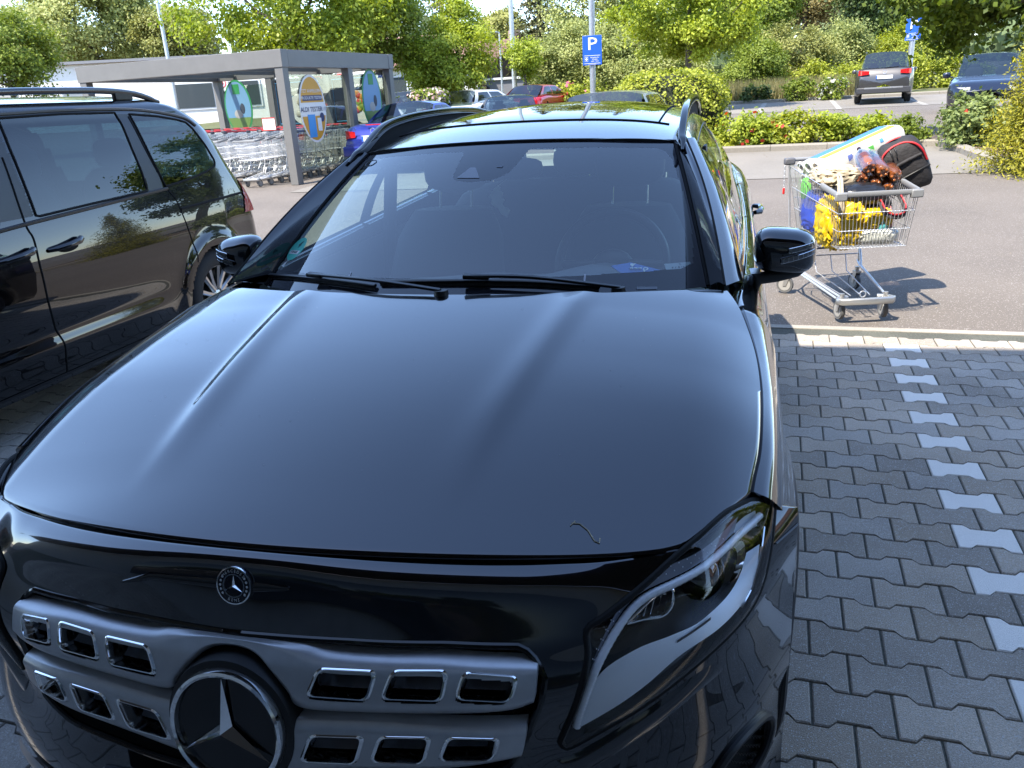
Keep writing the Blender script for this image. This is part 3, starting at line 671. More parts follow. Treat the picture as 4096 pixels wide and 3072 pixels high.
    bkp = MB(); bkp.add([(x, FY(x, z) + .03, z) for x, z in el], [tuple(range(n_))]); mir(bkp, s).build('intake_back', GAP, fo)
# number plate bracket and pale lower lip
MB().box((0, FY(0, .492) - .012, .485), (.54, .02, .05)).build('plate_bracket', mat('bracket_grey', (.055, .057, .065), .45), GLA, 30, .006)
MB().grid([[tuple(FP(x, z_, .006 + .012 * math.sin(PI * k / 6))) for k, z_ in enumerate(np.linspace(.30, .38, 7))] for x in np.linspace(-.62, .62, 60)]).build('lower_lip', SILVER, GLA, 60)
# --- wings, doors and flanks ------------------------------------------------
_tx = spl([.45, .51, .61, .735, .837, .99, 1.12, 1.22, 1.31, 1.42, 1.55, 1.8, 2.4, 3.3, 3.9, 4.2], [.800, .803, .818, .826, .828, .821, .806, .792, .784, .792, .803, .815, .828, .818, .79, .75])
_tzb = spl([1.2, 1.31, 1.42, 1.55, 2.0, 2.6, 3.3, 3.9, 4.2], [1.02, 1.020, 1.022, 1.024, 1.035, 1.055, 1.085, 1.12, 1.13])
_xs = spl([.45, .7, 1.0, 1.4, 2.2, 3.0, 3.6, 4.0, 4.25], [.868, .878, .882, .880, .886, .888, .890, .868, .82])
def topz(y):
    if y < 1.2: return HZ(_xg(y), y) - .003
    if y < 1.36: return lerp(HZ(_xg(1.2), 1.2) - .003, _tzb(y), sm(1.2, 1.36, y))
    return _tzb(y)
WH = ((.87, .34), (3.57, .34))
def side_pt(y, d):
    """flank point at y, fraction d from the top edge (0) to the sill (1)"""
    zt = topz(y); xt = _tx(y); X = _xs(y)
    zz = [zt, zt - .010, zt - .035, zt - .085, zt - .17, .66, .50, .36, .26]
    xx = [xt, lerp(xt, X, .30), lerp(xt, X, .58), lerp(xt, X, .86), X, X + .002, X - .010, X - .018, X - .05]
    dd = [0, .035, .10, .2, .33, .52, .70, .86, 1.0]
    z = float(np.interp(d, dd, zz)); x = spl(dd, xx)(d); z = spl(dd, zz)(d)
    for cy, cz in WH:
        r = math.hypot(y - cy, z - cz); x += .020 * math.exp(-((r - .40) / .045) ** 2) if r > .40 else .020
    return (x, y, z)
YS = np.concatenate([np.linspace(.50, 1.45, 80), np.linspace(1.46, 4.25, 130)])
DS = np.concatenate([np.linspace(0, .34, 30), np.linspace(.36, 1, 34)])
def inarch(p): return any(math.hypot(p[1] - cy, p[2] - cz) < .372 for cy, cz in WH)
def flank(y0, y1, s, name, extra=None):
    ys = [y for y in YS if y0 - 1e-6 <= y <= y1 + 1e-6]; ys = [y0] + [y for y in ys if y0 + .004 < y < y1 - .004] + [y1]
    if y0 < .6: P = [[side_pt(lerp(lerp(.505, .562, sm(0, .28, d)), y1, (y - y0) / (y1 - y0)), d) for d in DS] for y in ys]
    else: P = [[side_pt(y, d) for d in DS] for y in ys]
    P = [[(p[0] - .02, p[1], p[2] - .012) for p in r[:1]] + r for r in P]
    e0 = [(x - .02, y + .0, z) for x, y, z in P[0]]; e1 = [(x - .02, y, z) for x, y, z in P[-1]]
    P = [e0] + P + [e1]
    g = MB().grid([[(s * x, y, z) for x, y, z in r] for r in P], lambda i, j: not inarch(P[i][j + 1]) and not inarch(P[i + 1][j]))
    return g.build(name, PAINT, GLA, 50)
for s in (1, -1):
    flank(.50, 1.455, s, 'front_wing')
    fd = flank(1.462, 2.50, s, 'front_door'); rd = flank(2.507, 3.33, s, 'rear_door'); flank(3.337, 4.25, s, 'rear_wing')
    # arch liners and lips
    for cy, cz in WH:
        arc = []
        for k in range(41):
            a = PI * (-.06) + PI * 1.12 * k / 40; y = cy + .372 * math.cos(a); z = cz + .372 * math.sin(a)
            d = max(0, min(1, (topz(y) - z) / (topz(y) - .26))); zz = z
            lo, hi = 0.0, 1.0
            for _ in range(24):
                mid = (lo + hi) / 2
                if side_pt(y, mid)[2] > z: lo = mid
                else: hi = mid
            arc.append((s * (side_pt(y, lo)[0] - .004), y, z))
        MB().tube(arc, .011, 6).build('arch_lip', BLK, GLA)
        MB().grid([arc, [(x - s * .28, y, z) for x, y, z in arc]]).build('arch_liner', GAP, GLA)
        wheel(GLA, (s * .765, cy, .338), s, .338, .225, 5, .24, turn=0)
    # sill cladding
    MB().grid([[(s * .83, y, .27), (s * .842, y, .25), (s * .83, y, .2), (s * .70, y, .19)] for y in np.linspace(1.2, 3.25, 12)]).build('sill_cladding', BLK, GLA)
    # seam between wing and bumper
    MB().tube([tuple(Vector((s * x, FY(x, .777) - .0, .777)) + Vector((s * .001, -.001, 0))) for x in np.linspace(.842, .886, 10)], .0018, 5).build('bumper_seam', mat('seam_grey', (.05, .05, .055), .3), GLA)
    # belt trim and side glass
    by = np.linspace(1.56, 3.78, 40)
    MB().grid([[(s * (_tx(y) - .006 - k * .004), y, topz(y) + .002 + k * .008 + (.003 if k == 1 else 0)) for k in range(3)] for y in by]).build('belt_trim', CHROME, GLA, 60)
_zr = spl([1.80, 1.88, 2.2, 2.6, 3.0, 3.4, 3.9, 4.2, 4.3], [1.389, 1.405, 1.460, 1.493, 1.507, 1.503, 1.470, 1.42, 1.40])
ZR = _zr
# --- windscreen --------------------------------------------------------------
def WP(u, v, off=0.0):
    def f(u, v): return Vector((u * lerp(.705, .572, v), lerp(1.10 + .347 * u * u, 1.885 + .19 * u * u, v), lerp(1.06 - .045 * u * u, 1.405 - .033 * u * u, v) + .08 * v * (1 - v)))
    p = f(u, v)
    if off:
        a = f(u + .01, v) - f(u - .01, v); b = f(u, v + .01) - f(u, v - .01); n = a.cross(b).normalized(); p = p + n * off
    return p
FRI = [(-.985, .097), (-.60, .094), (0, .092), (.55, .094), (.90, .100), (.955, .125), (.965, .2), (.975, .328), (.972, .573), (.955, .833), (.93, .90), (.885, .934), (.196, .930), (.177, .877), (.155, .79), (.133, .734), (.10, .695), (.057, .672), (-.01, .662), (-.071, .661), (-.135, .672), (-.168, .70), (-.176, .741), (-.192, .911), (-.21, .928), (-.586, .930), (-.885, .936), (-.93, .90), (-.955, .833), (-.975, .579), (-.978, .292), (-.975, .157)]
NU, NV = 320, 300
G = [[WP(-1 + 2 * i / NU, j / NV) for j in range(NV + 1)] for i in range(NU + 1)]
def isg(i, j): return inpoly(-1 + 2 * (i + .5) / NU, (j + .5) / NV, FRI)
ws = MB().grid([[tuple(p) for p in r] for r in G], isg).build('windscreen', GLW, GLA, 80)
FRITM = mat('frit_black', (.012, .013, .018), .03, ior=1.6)
MB().grid([[tuple(p) for p in r] for r in G], lambda i, j: not isg(i, j)).build('windscreen_frit', FRITM, GLA, 80)
def wquad(name, uv, m, off=-.002):
    uv = resamp(uv + [uv[0]], 41)[:-1]; k = len(uv)
    return MB().add([tuple(WP(u, v, off)) for u, v in uv], [tuple(range(k))]).build(name, m, ws, None)
# camera window and sensor behind the glass, markings, stickers
wquad('camera_window', [(-.141, .694), (-.097, .777), (-.066, .775), (-.014, .687)], mat('camera_window', (.16, .17, .19), .15), .0015)
wquad('rain_sensor', [(.050, .770), (.055, .788), (.085, .785), (.082, .767)], mat('sensor', (.05, .055, .075), .2), .0015)
wquad('identity_window', [(.733, .026), (.806, .020), (.806, .008), (.733, .013)], mat('vin_window', (.14, .15, .17), .3), .0015)
for a, b in (((-.435, .115), (-.426, .081)), ((.544, .099), (.542, .062))):
    wquad('glass_mark', [a, (a[0] + .007, a[1]), (b[0] + .007, b[1]), b], mat('mark_grey', (.35, .36, .4), .4), .0015)
c = (-.925, .225); ring = [(c[0] + .062 * math.cos(a), c[1] + .072 * math.sin(a)) for a in [2 * PI * k / 40 for k in range(40)]]
stk = wquad('emission_sticker', ring, mat('sticker_green', (.05, .42, .33), .5), .0012)
def wtext(body, size, u, v, m, name, off=.002, sx=1.0):
    p = WP(u, v, off); a = (WP(u + .01, v) - WP(u - .01, v)).normalized(); b = (WP(u, v + .01) - WP(u, v - .01)).normalized(); n = a.cross(b).normalized(); b = n.cross(a)
    o = text(body, size, m, ws, (0, 0, 0), (0, 0, 0), name, .0002); o.matrix_local = Matrix(((a.x * sx, b.x, n.x, p.x), (a.y * sx, b.y, n.y, p.y), (a.z * sx, b.z, n.z, p.z), (0, 0, 0, 1))); return o
DKG = mat('sticker_ink', (.01, .05, .045), .6)
wtext('4', .045, -.918, .250, DKG, 'sticker_digit')
wquad('sticker_field', [(-.970, .192), (-.966, .214), (-.878, .214), (-.882, .192)], mat('sticker_white', (.7, .74, .74), .5), .0016)
wtext('F DE4202', .0145, -.925, .203, DKG, 'sticker_number', .0024)
wquad('corner_label', [(-.962, .118), (-.935, .148), (-.93, .112)], mat('sticker_white', (.7, .74, .74), .5), .0012)
wquad('barcode_label', [(.845, .135), (.948, .138), (.945, .105), (.85, .098)], mat('label_pale', (.34, .36, .37), .5), -.004)
for k, w in enumerate((3, 1, 2, 1, 4, 1, 2, 3, 1, 2)):
    u0 = .872 + k * .0062; wquad('barcode_bar', [(u0, .117), (u0 + .0013 * w, .117), (u0 + .0013 * w, .108), (u0, .108)], mat('ink_black', (.02, .02, .02), .5), -.0035)
wtext('Z', .010, .905, .127, mat('ink_black', (.02, .02, .02), .5), 'label_mark', -.003)
rg = [(-.871 + .045 * math.cos(a), .892 + .030 * math.sin(a)) for a in [2 * PI * k / 30 for k in range(30)]]
MB().tube([tuple(WP(u, v, .001)) for u, v in rg], .0012, 4, closed=True).build('round_mark', mat('mark_dim', (.10, .11, .14), .4), ws)
# black seal at the roof edge and cowl under the glass
MB().tube([tuple(WP(-1 + 2 * k / 60, 1.006, .001)) for k in range(61)], .006, 6).build('roof_seal', GAP, GLA)
MB().grid([[(x, y_, z_) for y_, z_ in ((1.09 + .387 * x * x + .002, HZ(x, 1.09 + .387 * x * x) - .022), (1.16 + .33 * x * x, 1.045 - .09 * x * x), (1.25 + .32 * x * x, 1.04 - .1 * x * x))] for x in np.linspace(-.74, .74, 50)]).build('cowl', BLK, GLA, 60)
# wipers --------------------------------------------------------------
def wiper(uv, arm0, name):
    w = MB(); P_ = [WP(u, v, .008) for u, v in resamp(cr(uv, 6), 24)]
    w.tube([tuple(p) for p in P_], 1.0, 8, flat=(.0065, .0045, (0, -.3, 1)))
    o = w.build(name, BLK, GLA)
    b = MB().grid([[tuple(WP(u, v, .012)) for u, v in resamp(cr(uv, 6), 24)], [tuple(WP(u, v - .012, .001)) for u, v in resamp(cr(uv, 6), 24)]]); b.build('wiper_blade', RUB, o)
    a = MB(); ap = [WP(u, v, h) for u, v, h in arm0]; a.tube([tuple(p) for p in cr(ap, 5)], 1.0, 8, flat=(.0055, .004, (0, -.3, 1))); a.build('wiper_arm', mat('arm_black', (.012, .012, .014), .3), o)
    k = MB(); p = WP(arm0[0][0], arm0[0][1], .026); d = (WP(arm0[1][0], arm0[1][1], .026) - p).normalized()
    k.tube([tuple(p - d * .02), tuple(p + d * .05)], 1.0, 8, flat=(.009, .006, (0, -.3, 1))); k.build('wiper_clip', BLK, o, 40, .003)
    c = MB(); e = WP(*arm0[-1][:2], .02); c.lathe([(0, .03), (.018, .028), (.022, 0)], tuple(e - Vector((0, 0, .02))), n=16); c.build('wiper_cap', BLK, o)
    return o
wiper([(-1.0, .052), (-.80, .064), (-.60, .066), (-.40, .058), (-.26, .046)], [(-.60, .062, .028), (-.26, .045, .030), (.04, .004, .03)], 'wiper')
wiper([(-.245, .066), (-.05, .071), (.133, .072), (.36, .062), (.60, .03)], [(.133, .069, .028), (.36, .055, .030), (.66, -.005, .03)], 'wiper')
# --- roof ----------------------------------------------------------------------
def RP(u, v, off=0.0):
    y = lerp(1.885 + .19 * u * u, 4.12, v); return (u * .575, y, _zr(y) - .05 * u * u - .015 * u ** 6 + off)
MB().grid([[RP(-1 + 2 * i / 60, j / 90) for j in range(91)] for i in range(61)]).build('roof', PAINT, GLA, 80)
PG = mat('panorama_glass', (.003, .0035, .005), .0, ior=1.7)
def pv(u): return .140 + .006 * u * u - .018 * abs(u) ** 3
MB().grid([[RP(-.86 + 1.72 * i / 50, lerp(pv(-.86 + 1.72 * i / 50) + .003, .80, j / 60), .0025) for j in range(61)] for i in range(51)]).build('panorama_roof', PG, GLA, 80)
gp = [RP(-.93 + 1.86 * k / 60, pv(-.93 + 1.86 * k / 60), .0015) for k in range(61)]
gm = MB().tube(gp, .0032, 6)
for s in (1, -1): gm.tube([RP(s * .865, lerp(pv(.865), .8, k / 40), .001) for k in range(41)], .004, 6)
gm.build('roof_gap', GAP, GLA)
# --- pillars, side glass, rails, for each side -----------------------------------
_railz = [(1.96, 1.352), (2.02, 1.372), (2.084, 1.389), (2.289, 1.457), (2.503, 1.483), (2.787, 1.495), (3.186, 1.499), (3.58, 1.488), (3.9, 1.455), (4.05, 1.41)]
for s in (1, -1):
    sec = []
    for k in range(31):
        t = k / 30; e = 1 - (1 - t) ** 1.15
        i0 = WP(1.0, t); i0 = (i0.x - .003, i0.y, i0.z + .002)
        g0 = (lerp(.744, .604, t) + .012 * math.sin(PI * t), lerp(1.31, 2.06, t), lerp(1.052, 1.389, t) + .020 * math.sin(PI * t))
        md = (lerp(i0[0], g0[0], .5) + .006, lerp(i0[1], g0[1], .5) - .012, lerp(i0[2], g0[2], .5) + .012)
        sec.append([(s * p[0], p[1], p[2]) for p in ((i0[0] - .008, i0[1] + .006, i0[2] - .012), i0, md, g0)])
    sec2 = [cr(r[1:], 4) for r in sec]
    MB().grid([[r[0]] + [tuple(q) for q in w] for r, w in zip(sec, sec2)]).build('windscreen_pillar', PAINT, GLA, 60)
    MB().tube([(r[1][0], r[1][1] - .001, r[1][2] + .001) for r in sec], .0055, 6).build('pillar_seal', GAP, GLA)
    MB().tube([(r[3][0] + s * .002, r[3][1], r[3][2] - .001) for r in sec], .0035, 6).build('pillar_gap', GAP, GLA)
    fr = []
    for k in range(31):
        t = k / 30; g0 = sec[k][3]; a = (abs(g0[0]) + .004, g0[1] + .004, g0[2] - .003)
        w0 = (lerp(.800, .640, t) + .012 * math.sin(PI * t), lerp(1.46, 2.14, t), lerp(1.028, 1.362, t) + .015 * math.sin(PI * t))
        md = (lerp(a[0], w0[0], .55) + .010, lerp(a[1], w0[1], .5), lerp(a[2], w0[2], .5) + .008)
        fr.append([tuple((s * q[0], q[1], q[2])) for q in cr([a, md, w0], 4)] + [(s * (w0[0] - .012), w0[1] + .01, w0[2])])
    MB().grid(fr).build('door_frame', PAINT, GLA, 60)
    # roof side rail panel to the window tops
    MB().grid([[(s * .572, y, RP(1, 0)[2] if 0 else _zr(y) - .064), (s * .592, y, _zr(y) - .078), (s * .618, y, _zr(y) - .097), (s * .638, y, _zr(y) - .126), (s * .625, y, _zr(y) - .130)] for y in np.linspace(2.05, 4.1, 40)]).build('roof_side', PAINT, GLA, 60)
    # glass: front and rear door panes, quarter pane, with black pillar bands
    def sg(y, t):
        zb = topz(y) + .014; xb = _tx(y) - .016; zt = _zr(max(y, 2.1)) - .128; xt = .634
        if y < 2.14: k = (y - 1.46) / .68; zt = lerp(1.028, 1.362, k) + .015 * math.sin(PI * max(0, k)); xt = lerp(.800, .640, k) - .006 + .012 * math.sin(PI * max(0, k)); zt = max(zt, zb + .002); xt = min(xt, xb)
        return (s * (lerp(xb, xt, t) + .018 * math.sin(PI * t) * min(1, (zt - zb) / .3)), y, lerp(zb, zt, t))
    for nm, y0, y1, mm in (('side_window', 1.60, 2.44, GLS), ('side_window', 2.56, 3.30, GLS), ('quarter_window', 3.36, 3.86, GLS), ('window_pillar', 2.44, 2.56, GLOSSB), ('window_pillar', 3.30, 3.36, GLOSSB)):
        MB().grid([[sg(y, t) for t in np.linspace(0, 1, 12)] for y in np.linspace(y0, y1, 14)]).build(nm, mm, GLA, 60)
    MB().grid([[sg(y, t) for t in np.linspace(0, 1, 6)] for y in np.linspace(3.86, 4.12, 6)]).build('rear_pillar', PAINT, GLA, 60)
    wt = [sg(y, 1) for y in np.linspace(1.5, 3.86, 40)]; MB().tube(wt, .006, 6).build('window_seal', BLK, GLA)
    # rail
    rp = cr([(s * (.592 if i > 1 else .600), y, z) for i, (y, z) in enumerate(_railz)], 8)
    MB().tube([tuple(p) for p in rp], [min(1, .35 + .65 * sm(0, 14, i)) for i in range(len(rp))], 12, flat=(.013, .0165, (0, 0, 1))).build('roof_rail', GLOSSB, GLA, 50)
    MB().grid([[(s * .590, p[1], p[2] - .01), (s * .588, p[1], max(_zr(min(max(p[1], 1.95), 4.2)) - .075, 1.3))] for p in rp if p[1] > 2.03]).build('rail_base', GAP, GLA)
    # handles
    for y in (2.22, 3.12):
        p = Vector(side_pt(y, .20)); h = MB().tube([tuple(Vector((s * (p.x + o), y + d, p.z + .012 * d)) ) for d, o in ((-.10, .004), (-.075, .026), (0, .034), (.075, .030), (.10, .004))], [.010, .014, .014, .014, .010], 8)
        h.build('door_handle', PAINT, GLA)
    # mirror
    cx, cy, cz = .920, 1.665, 1.073
    def ms(a, d):   # superelliptic outline, d = depth station
        e = .62; ca, sa = math.cos(a), math.sin(a); w = .091; h = .0675
        x = math.copysign(abs(ca) ** e, ca) * w; z = math.copysign(abs(sa) ** e, sa) * h
        if z > 0: z += .008 * (-x / w) * .6
        z += .006 * (-x / w)
        return x, z
    rings = []
    for dy, sc in ((-.062, .03), (-.061, .30), (-.055, .55), (-.043, .76), (-.024, .91), (.0, .985), (.025, 1.0), (.045, .985), (.052, .96), (.046, .90), (.03, .88)):
        rings.append([(s * (cx + ms(2 * PI * k / 40, 0)[0] * sc - .012 * (1 - sc)), cy + dy + .035 * ((ms(2 * PI * k / 40, 0)[0] * sc) / .09) * .6 - .010, cz + ms(2 * PI * k / 40, 0)[1] * sc) for k in range(41)])
    mo = MB().grid(rings).build('wing_mirror', PAINT, GLA, 70)
    gl = rings[-1]; MB().add(gl[:-1], [tuple(range(40))]).build('mirror_glass', mat('mirror_silver', (.9, .9, .9), .0, 1.0), mo)
    def mp(x, z, o=.002):  # front skin of the mirror housing
        fx = (x - cx); r = max(abs(fx) / .091, abs(z - cz) / .0675); best = None
        q = min(1.0, (abs(fx / .091) ** 3.2 + abs((z - cz) / .0675) ** 3.2) ** (1 / 3.2))
        dy = np.interp(q, [.03, .30, .55, .76, .91, .985, 1.0], [-.062, -.061, -.055, -.043, -.024, 0, .025])
        return (s * x, cy + dy + .035 * (fx / .09) * .6 - .010 - o, z)
    for A, B, hh in (((.925, 1.086), (.996, 1.097), .0085), ((.905, 1.056), (1.000, 1.076), .0085)):
        q = [[mp(lerp(A[0], B[0], k / 14), lerp(A[1], B[1], k / 14) + d, .003 + .002 * (1 - abs(d) / hh)) for d in (-hh * .8, -hh * .3, hh * .3, hh * .8)] for k in range(15)]
        ind = MB().grid(q).build('indicator_strip', mat('indicator_lens', (.10, .105, .11), .05, coat=1), mo, 60)
        edge = [r[0] for r in q] + [r[-1] for r in reversed(q)]; MB().tube(edge, .0010, 4, closed=True).build('strip_edge', CHROME, ind)
        dv = MB()
        for k in range(1, 14, 2): dv.tube([(q[k][0][0], q[k][0][1] - .001, q[k][0][2]), (q[k][3][0], q[k][3][1] - .001, q[k][3][2])], .0006, 4)
        dv.build('strip_divider', CHROME, ind)
    foot = MB()
    foot.tube([(s * .795, 1.60, .998), (s * .84, 1.615, 1.000), (s * .90, 1.64, 1.003), (s * .955, 1.665, 1.010), (s * .99, 1.68, 1.026)], [.021, .019, .019, .017, .008], 10); foot.build('mirror_foot', BLK, mo, 50)
    pl_ = MB().grid([[(s * x, 1.585 + d + (x - .79) * .4, 1.018 + .002 * k) for k, d in enumerate((0, .03, .06))] for x in (.788, .81, .835, .85)]); pl_.build('mirror_plate', SILVER, mo, 60)
    tri = MB().add([(s * .799, 1.50, 1.03), (s * .803, 1.66, 1.03), (s * .765, 1.62, 1.10)], [(0, 1, 2)]).build('mirror_sail', BLK, mo, None)
# --- tail ---------------------------------------------------------------------
rb = []
for z, y in ((.26, 4.28), (.45, 4.38), (.7, 4.40), (.95, 4.38), (1.12, 4.32)):
    w = np.interp(z, [.26, .5, .9, 1.12], [.76, .82, .82, .75]); rb.append([(u * w, y - .14 * abs(u) ** 4, z) for u in np.linspace(-1, 1, 25)])
MB().grid(rb).build('tailgate', PAINT, GLA, 60)
MB().grid([[(u * lerp(.70, .60, t), lerp(4.32, 4.08, t) - .1 * u * u * u * u, lerp(1.12, 1.42, t)) for u in np.linspace(-1, 1, 16)] for t in np.linspace(0, 1, 6)]).build('rear_window', GLS, GLA, 60)
for s in (1, -1): MB().grid([[(s * lerp(.50, .80, k / 6), 4.395 - .14 * (lerp(.5, .8, k / 6) / .82) ** 4 + .006, z) for z in (.86, .93, 1.0)] for k in range(7)]).build('tail_light', mat('tail_red', (.35, .01, .01), .1, coat=1), GLA, 60)
# --- cabin ---------------------------------------------------------------------
MB().box((0, 2.5, .30), (1.5, 3.3, .05)).build('cabin_floor', INT, GLA)
for s in (1, -1): MB().grid([[(s * .76, y, z) for z in (.3, .6, 1.0)] for y in (1.5, 2.5, 3.4)]).build('door_card', INT, GLA)
MB().grid([[(u * .57, lerp(2.02, 4.0, t), _zr(lerp(2.02, 4.0, t)) - .06 - .055 * u * u) for u in np.linspace(-1, 1, 12)] for t in np.linspace(0, 1, 12)]).build('headliner', mat('headliner', (.10, .10, .105), .9), GLA, 80)
def dz(x, y):
    z = 1.055 - .09 * x * x - .05 * sm(1.45, 1.78, y) - .12 * max(0, y - 1.25) * .25
    z += .055 * math.exp(-((x - .37) / .15) ** 2) * sm(1.38, 1.58, y) + .012 * math.exp(-((x + .02) / .13) ** 2) * sm(1.2, 1.4, y)
    return z - .02
MB().grid([[(x, lerp(1.20 + .33 * x * x, 1.80, k / 16), dz(x, lerp(1.20 + .33 * x * x, 1.80, k / 16))) for k in range(17)] + [(x, 1.83, dz(x, 1.8) - .05), (x, 1.80, .72)] for x in np.linspace(-.70, .70, 60)]).build('dashboard', INT2, GLA, 60)
el = [(.0 + .12 * math.cos(a), 1.36 + .028 * math.sin(a)) for a in [2 * PI * k / 30 for k in range(30)]]
MB().tube([(x, y, dz(x, y) + .004) for x, y in el], .004, 5, closed=True).build('speaker_trim', INT2, GLA)
SWM = Matrix.Translation((.37, 1.90, .985)) @ Matrix.Rotation(R(66), 4, 'X')
sw = MB(); sw.tube([(.185 * math.cos(a), .185 * math.sin(a), 0) for a in [2 * PI * k / 48 for k in range(48)]], .016, 10, closed=True)
sw.ball((0, 0, -.02), (.075, .06, .03), 16, 8)
for a in (0, PI, -PI / 2): sw.tube([(.06 * math.cos(a), .06 * math.sin(a), -.01), (.175 * math.cos(a), .175 * math.sin(a), 0)], [.022, .014], 8)
sw.xf(SWM); sw.build('steering_wheel', mat('leather', (.03, .03, .032), .45), GLA, 60)
for s in (1, -1):
    x0 = s * .37; st_ = MB(); prof = []
    for t in np.linspace(0, 1, 12):
        z = lerp(.50, 1.115, t); y = lerp(2.22, 2.46, t) - .05 * math.sin(PI * t); w = np.interp(t, [0, .5, .85, 1], [.25, .26, .23, .17])
        prof.append([(x0 + w * math.cos(a), y + .075 * math.sin(a) * (1.2 if math.sin(a) > 0 else 1) - .03 * abs(math.cos(a)) ** 3, z) for a in [2 * PI * k / 24 for k in range(25)]])
    st_.grid(prof); e = prof[-1][:-1]; st_.add(e, [tuple(range(len(e)))]); sb = st_.build('front_seat', INT, GLA, 60)
    MB().ball((x0, 2.08, .44), (.26, .30, .10), 20, 8, .7).build('seat_cushion', INT, sb, 60)
    hr_ = MB().ball((x0, 2.51, 1.275), (.14, .055, .095), 20, 10, .6).build('headrest', INT, sb, 60)
    pp = MB()
    for d in (-.07, .07): pp.cyl((x0 + d, 2.47, 1.10), (x0 + d, 2.50, 1.22), .0055, 8)
    pp.build('headrest_post', CHROME, sb)
MB().ball((0, 3.30, .85), (.66, .12, .30), 30, 10, .5).build('rear_bench', INT, GLA, 60)
for x in (-.40, 0, .40):
    h = MB().ball((x, 3.42, 1.22), (.13, .05, .075), 18, 8, .6).build('rear_headrest', INT, GLA, 60)
    pp = MB()
    for d in (-.06, .06): pp.cyl((x + d, 3.38, 1.06), (x + d, 3.42, 1.18), .005, 6)
    pp.build('headrest_post', CHROME, h)
for s in (1, -1):
    MB().tube([(s * .655, 2.50, 1.33), (s * .70, 2.50, 1.0), (s * .72, 2.48, .6)], 1.0, 8, flat=(.05, .015, (1, 0, 0))).build('centre_pillar', INT2, GLA)
mr = MB().ball((.02, 1.93, 1.315), (.115, .022, .036), 20, 8, .6); mr.cyl((0.02, 1.92, 1.33), (.0, 1.86, 1.385), .014, 8); mr.build('rear_view_mirror', BLK, GLA, 60)
# things lying or hanging in the cabin
dk = thing('parking_disc', 'blue cardboard parking disc with white P lying behind the windscreen', 'parking disc', (0, 0, 0))
P4 = [(.455, 1.395), (.515, 1.405), (.615, 1.40), (.49, 1.345)]
dp = lambda x, y, h=.0: (x, y, 1.048 - .09 * x * x - .05 * 0 + h)
P4 = [(.452, 1.375), (.520, 1.395), (.610, 1.375), (.480, 1.310)]
MB().prism([tuple(WP(u, v, -.010)) for u, v in [(.645, .148), (.721, .160), (.862, .100), (.694, .098)]], (0, .001, -.003)).build('disc_card', mat('parking_blue', (.03, .12, .50), .5), dk, None)
pm = Matrix.Translation(WP(.775, .113, -.008)) @ Matrix.Rotation(R(24), 4, 'X') @ Matrix.Rotation(R(14), 4, 'Z')
o = text('P', .036, WHITE, dk, (0, 0, 0), (0, 0, 0), 'disc_letter', .0004); o.matrix_local = pm
o = text('\u25bc', .02, WHITE, dk, (0, 0, 0), (0, 0, 0), 'disc_arrow', .0004); o.matrix_local = Matrix.Translation(WP(.725, .142, -.008)) @ Matrix.Rotation(R(24), 4, 'X')
av = MB()
for k in range(3): av.ball(tuple(WP(.722 + .016 * k, .128 - .001 * k, -.008)), (.006, .005, .002), 8, 4)
av.build('disc_pictogram', WHITE, dk)
ft = MB(); ol = [(0, .05), (.012, .058), (.022, .052), (.018, .04), (.030, .034), (.026, .018), (.034, .008), (.026, -.006), (.034, -.016), (.052, -.026), (.040, -.052), (.020, -.040), (.008, -.018), (-.004, -.014), (-.016, -.002), (-.012, .012), (-.022, .020), (-.014, .032), (-.018, .044), (-.006, .040)]
ft.prism([(-.035 + x, 1.90, 1.205 + z) for x, z in ol], (0, .003, 0)); ft.cyl((-.03, 1.90, 1.255), (.01, 1.925, 1.285), .001, 4)
tag(ft.build('air_freshener', mat('freshener_pale', (.62, .63, .50), .7), None, None), 'pale cut-out air freshener hanging from the inside mirror', 'air freshener')
# ================================================================== black people carrier on the left
MPV = thing('people_carrier', 'black people carrier with sliding door and roof rails parked on the left', 'van', (-3.62, 0, 0))
PAINT2 = mat('black_blue_paint', (.004, .0045, .008), .22, 1.0, coat=1.0, coatr=.0); PAINT2.node_tree.nodes['Principled BSDF'].inputs['Coat IOR'].default_value = 1.62
GLT = glassmat('privacy_glass', (.13, .21, .23), .075)
def mxs(z): return float(np.interp(z, [.2, .4, .7, .9, 1.02, 1.2, 1.4, 1.6, 1.66], [.90, .935, .955, .950, .925, .89, .84, .77, .72]))
_mx = spl([.15, .25, .40, .55, .72, .86, .96, 1.04, 1.2, 1.4, 1.55, 1.62, 1.655], [.86, .905, .938, .950, .957, .950, .938, .925, .892, .842, .795, .765, .715])
_yr = spl([.2, .4, .7, .9, 1.05, 1.2, 1.35, 1.48, 1.58, 1.63, 1.66], [4.66, 4.75, 4.76, 4.74, 4.68, 4.60, 4.54, 4.46, 4.31, 4.18, 4.05])
_yf = spl([.2, .5, .8, 1.0, 1.1, 1.3, 1.5, 1.62, 1.66], [.02, -.05, .0, .12, .5, .95, 1.4, 1.75, 1.95])
WIN2 = [(1.72, 1.40), (1.90, 1.578), (2.40, 1.592), (2.45, 1.588)]
W_A = [(1.30, 1.09), (1.55, 1.30), (1.80, 1.50), (1.98, 1.575), (2.44, 1.588), (2.40, 1.35), (2.385, 1.085)]
W_B = [(2.665, 1.586), (3.1, 1.593), (3.517, 1.586), (3.531, 1.521), (3.522, 1.375), (3.523, 1.233), (3.51, 1.121), (2.998, 1.108), (2.619, 1.096), (2.635, 1.322), (2.645, 1.45)]
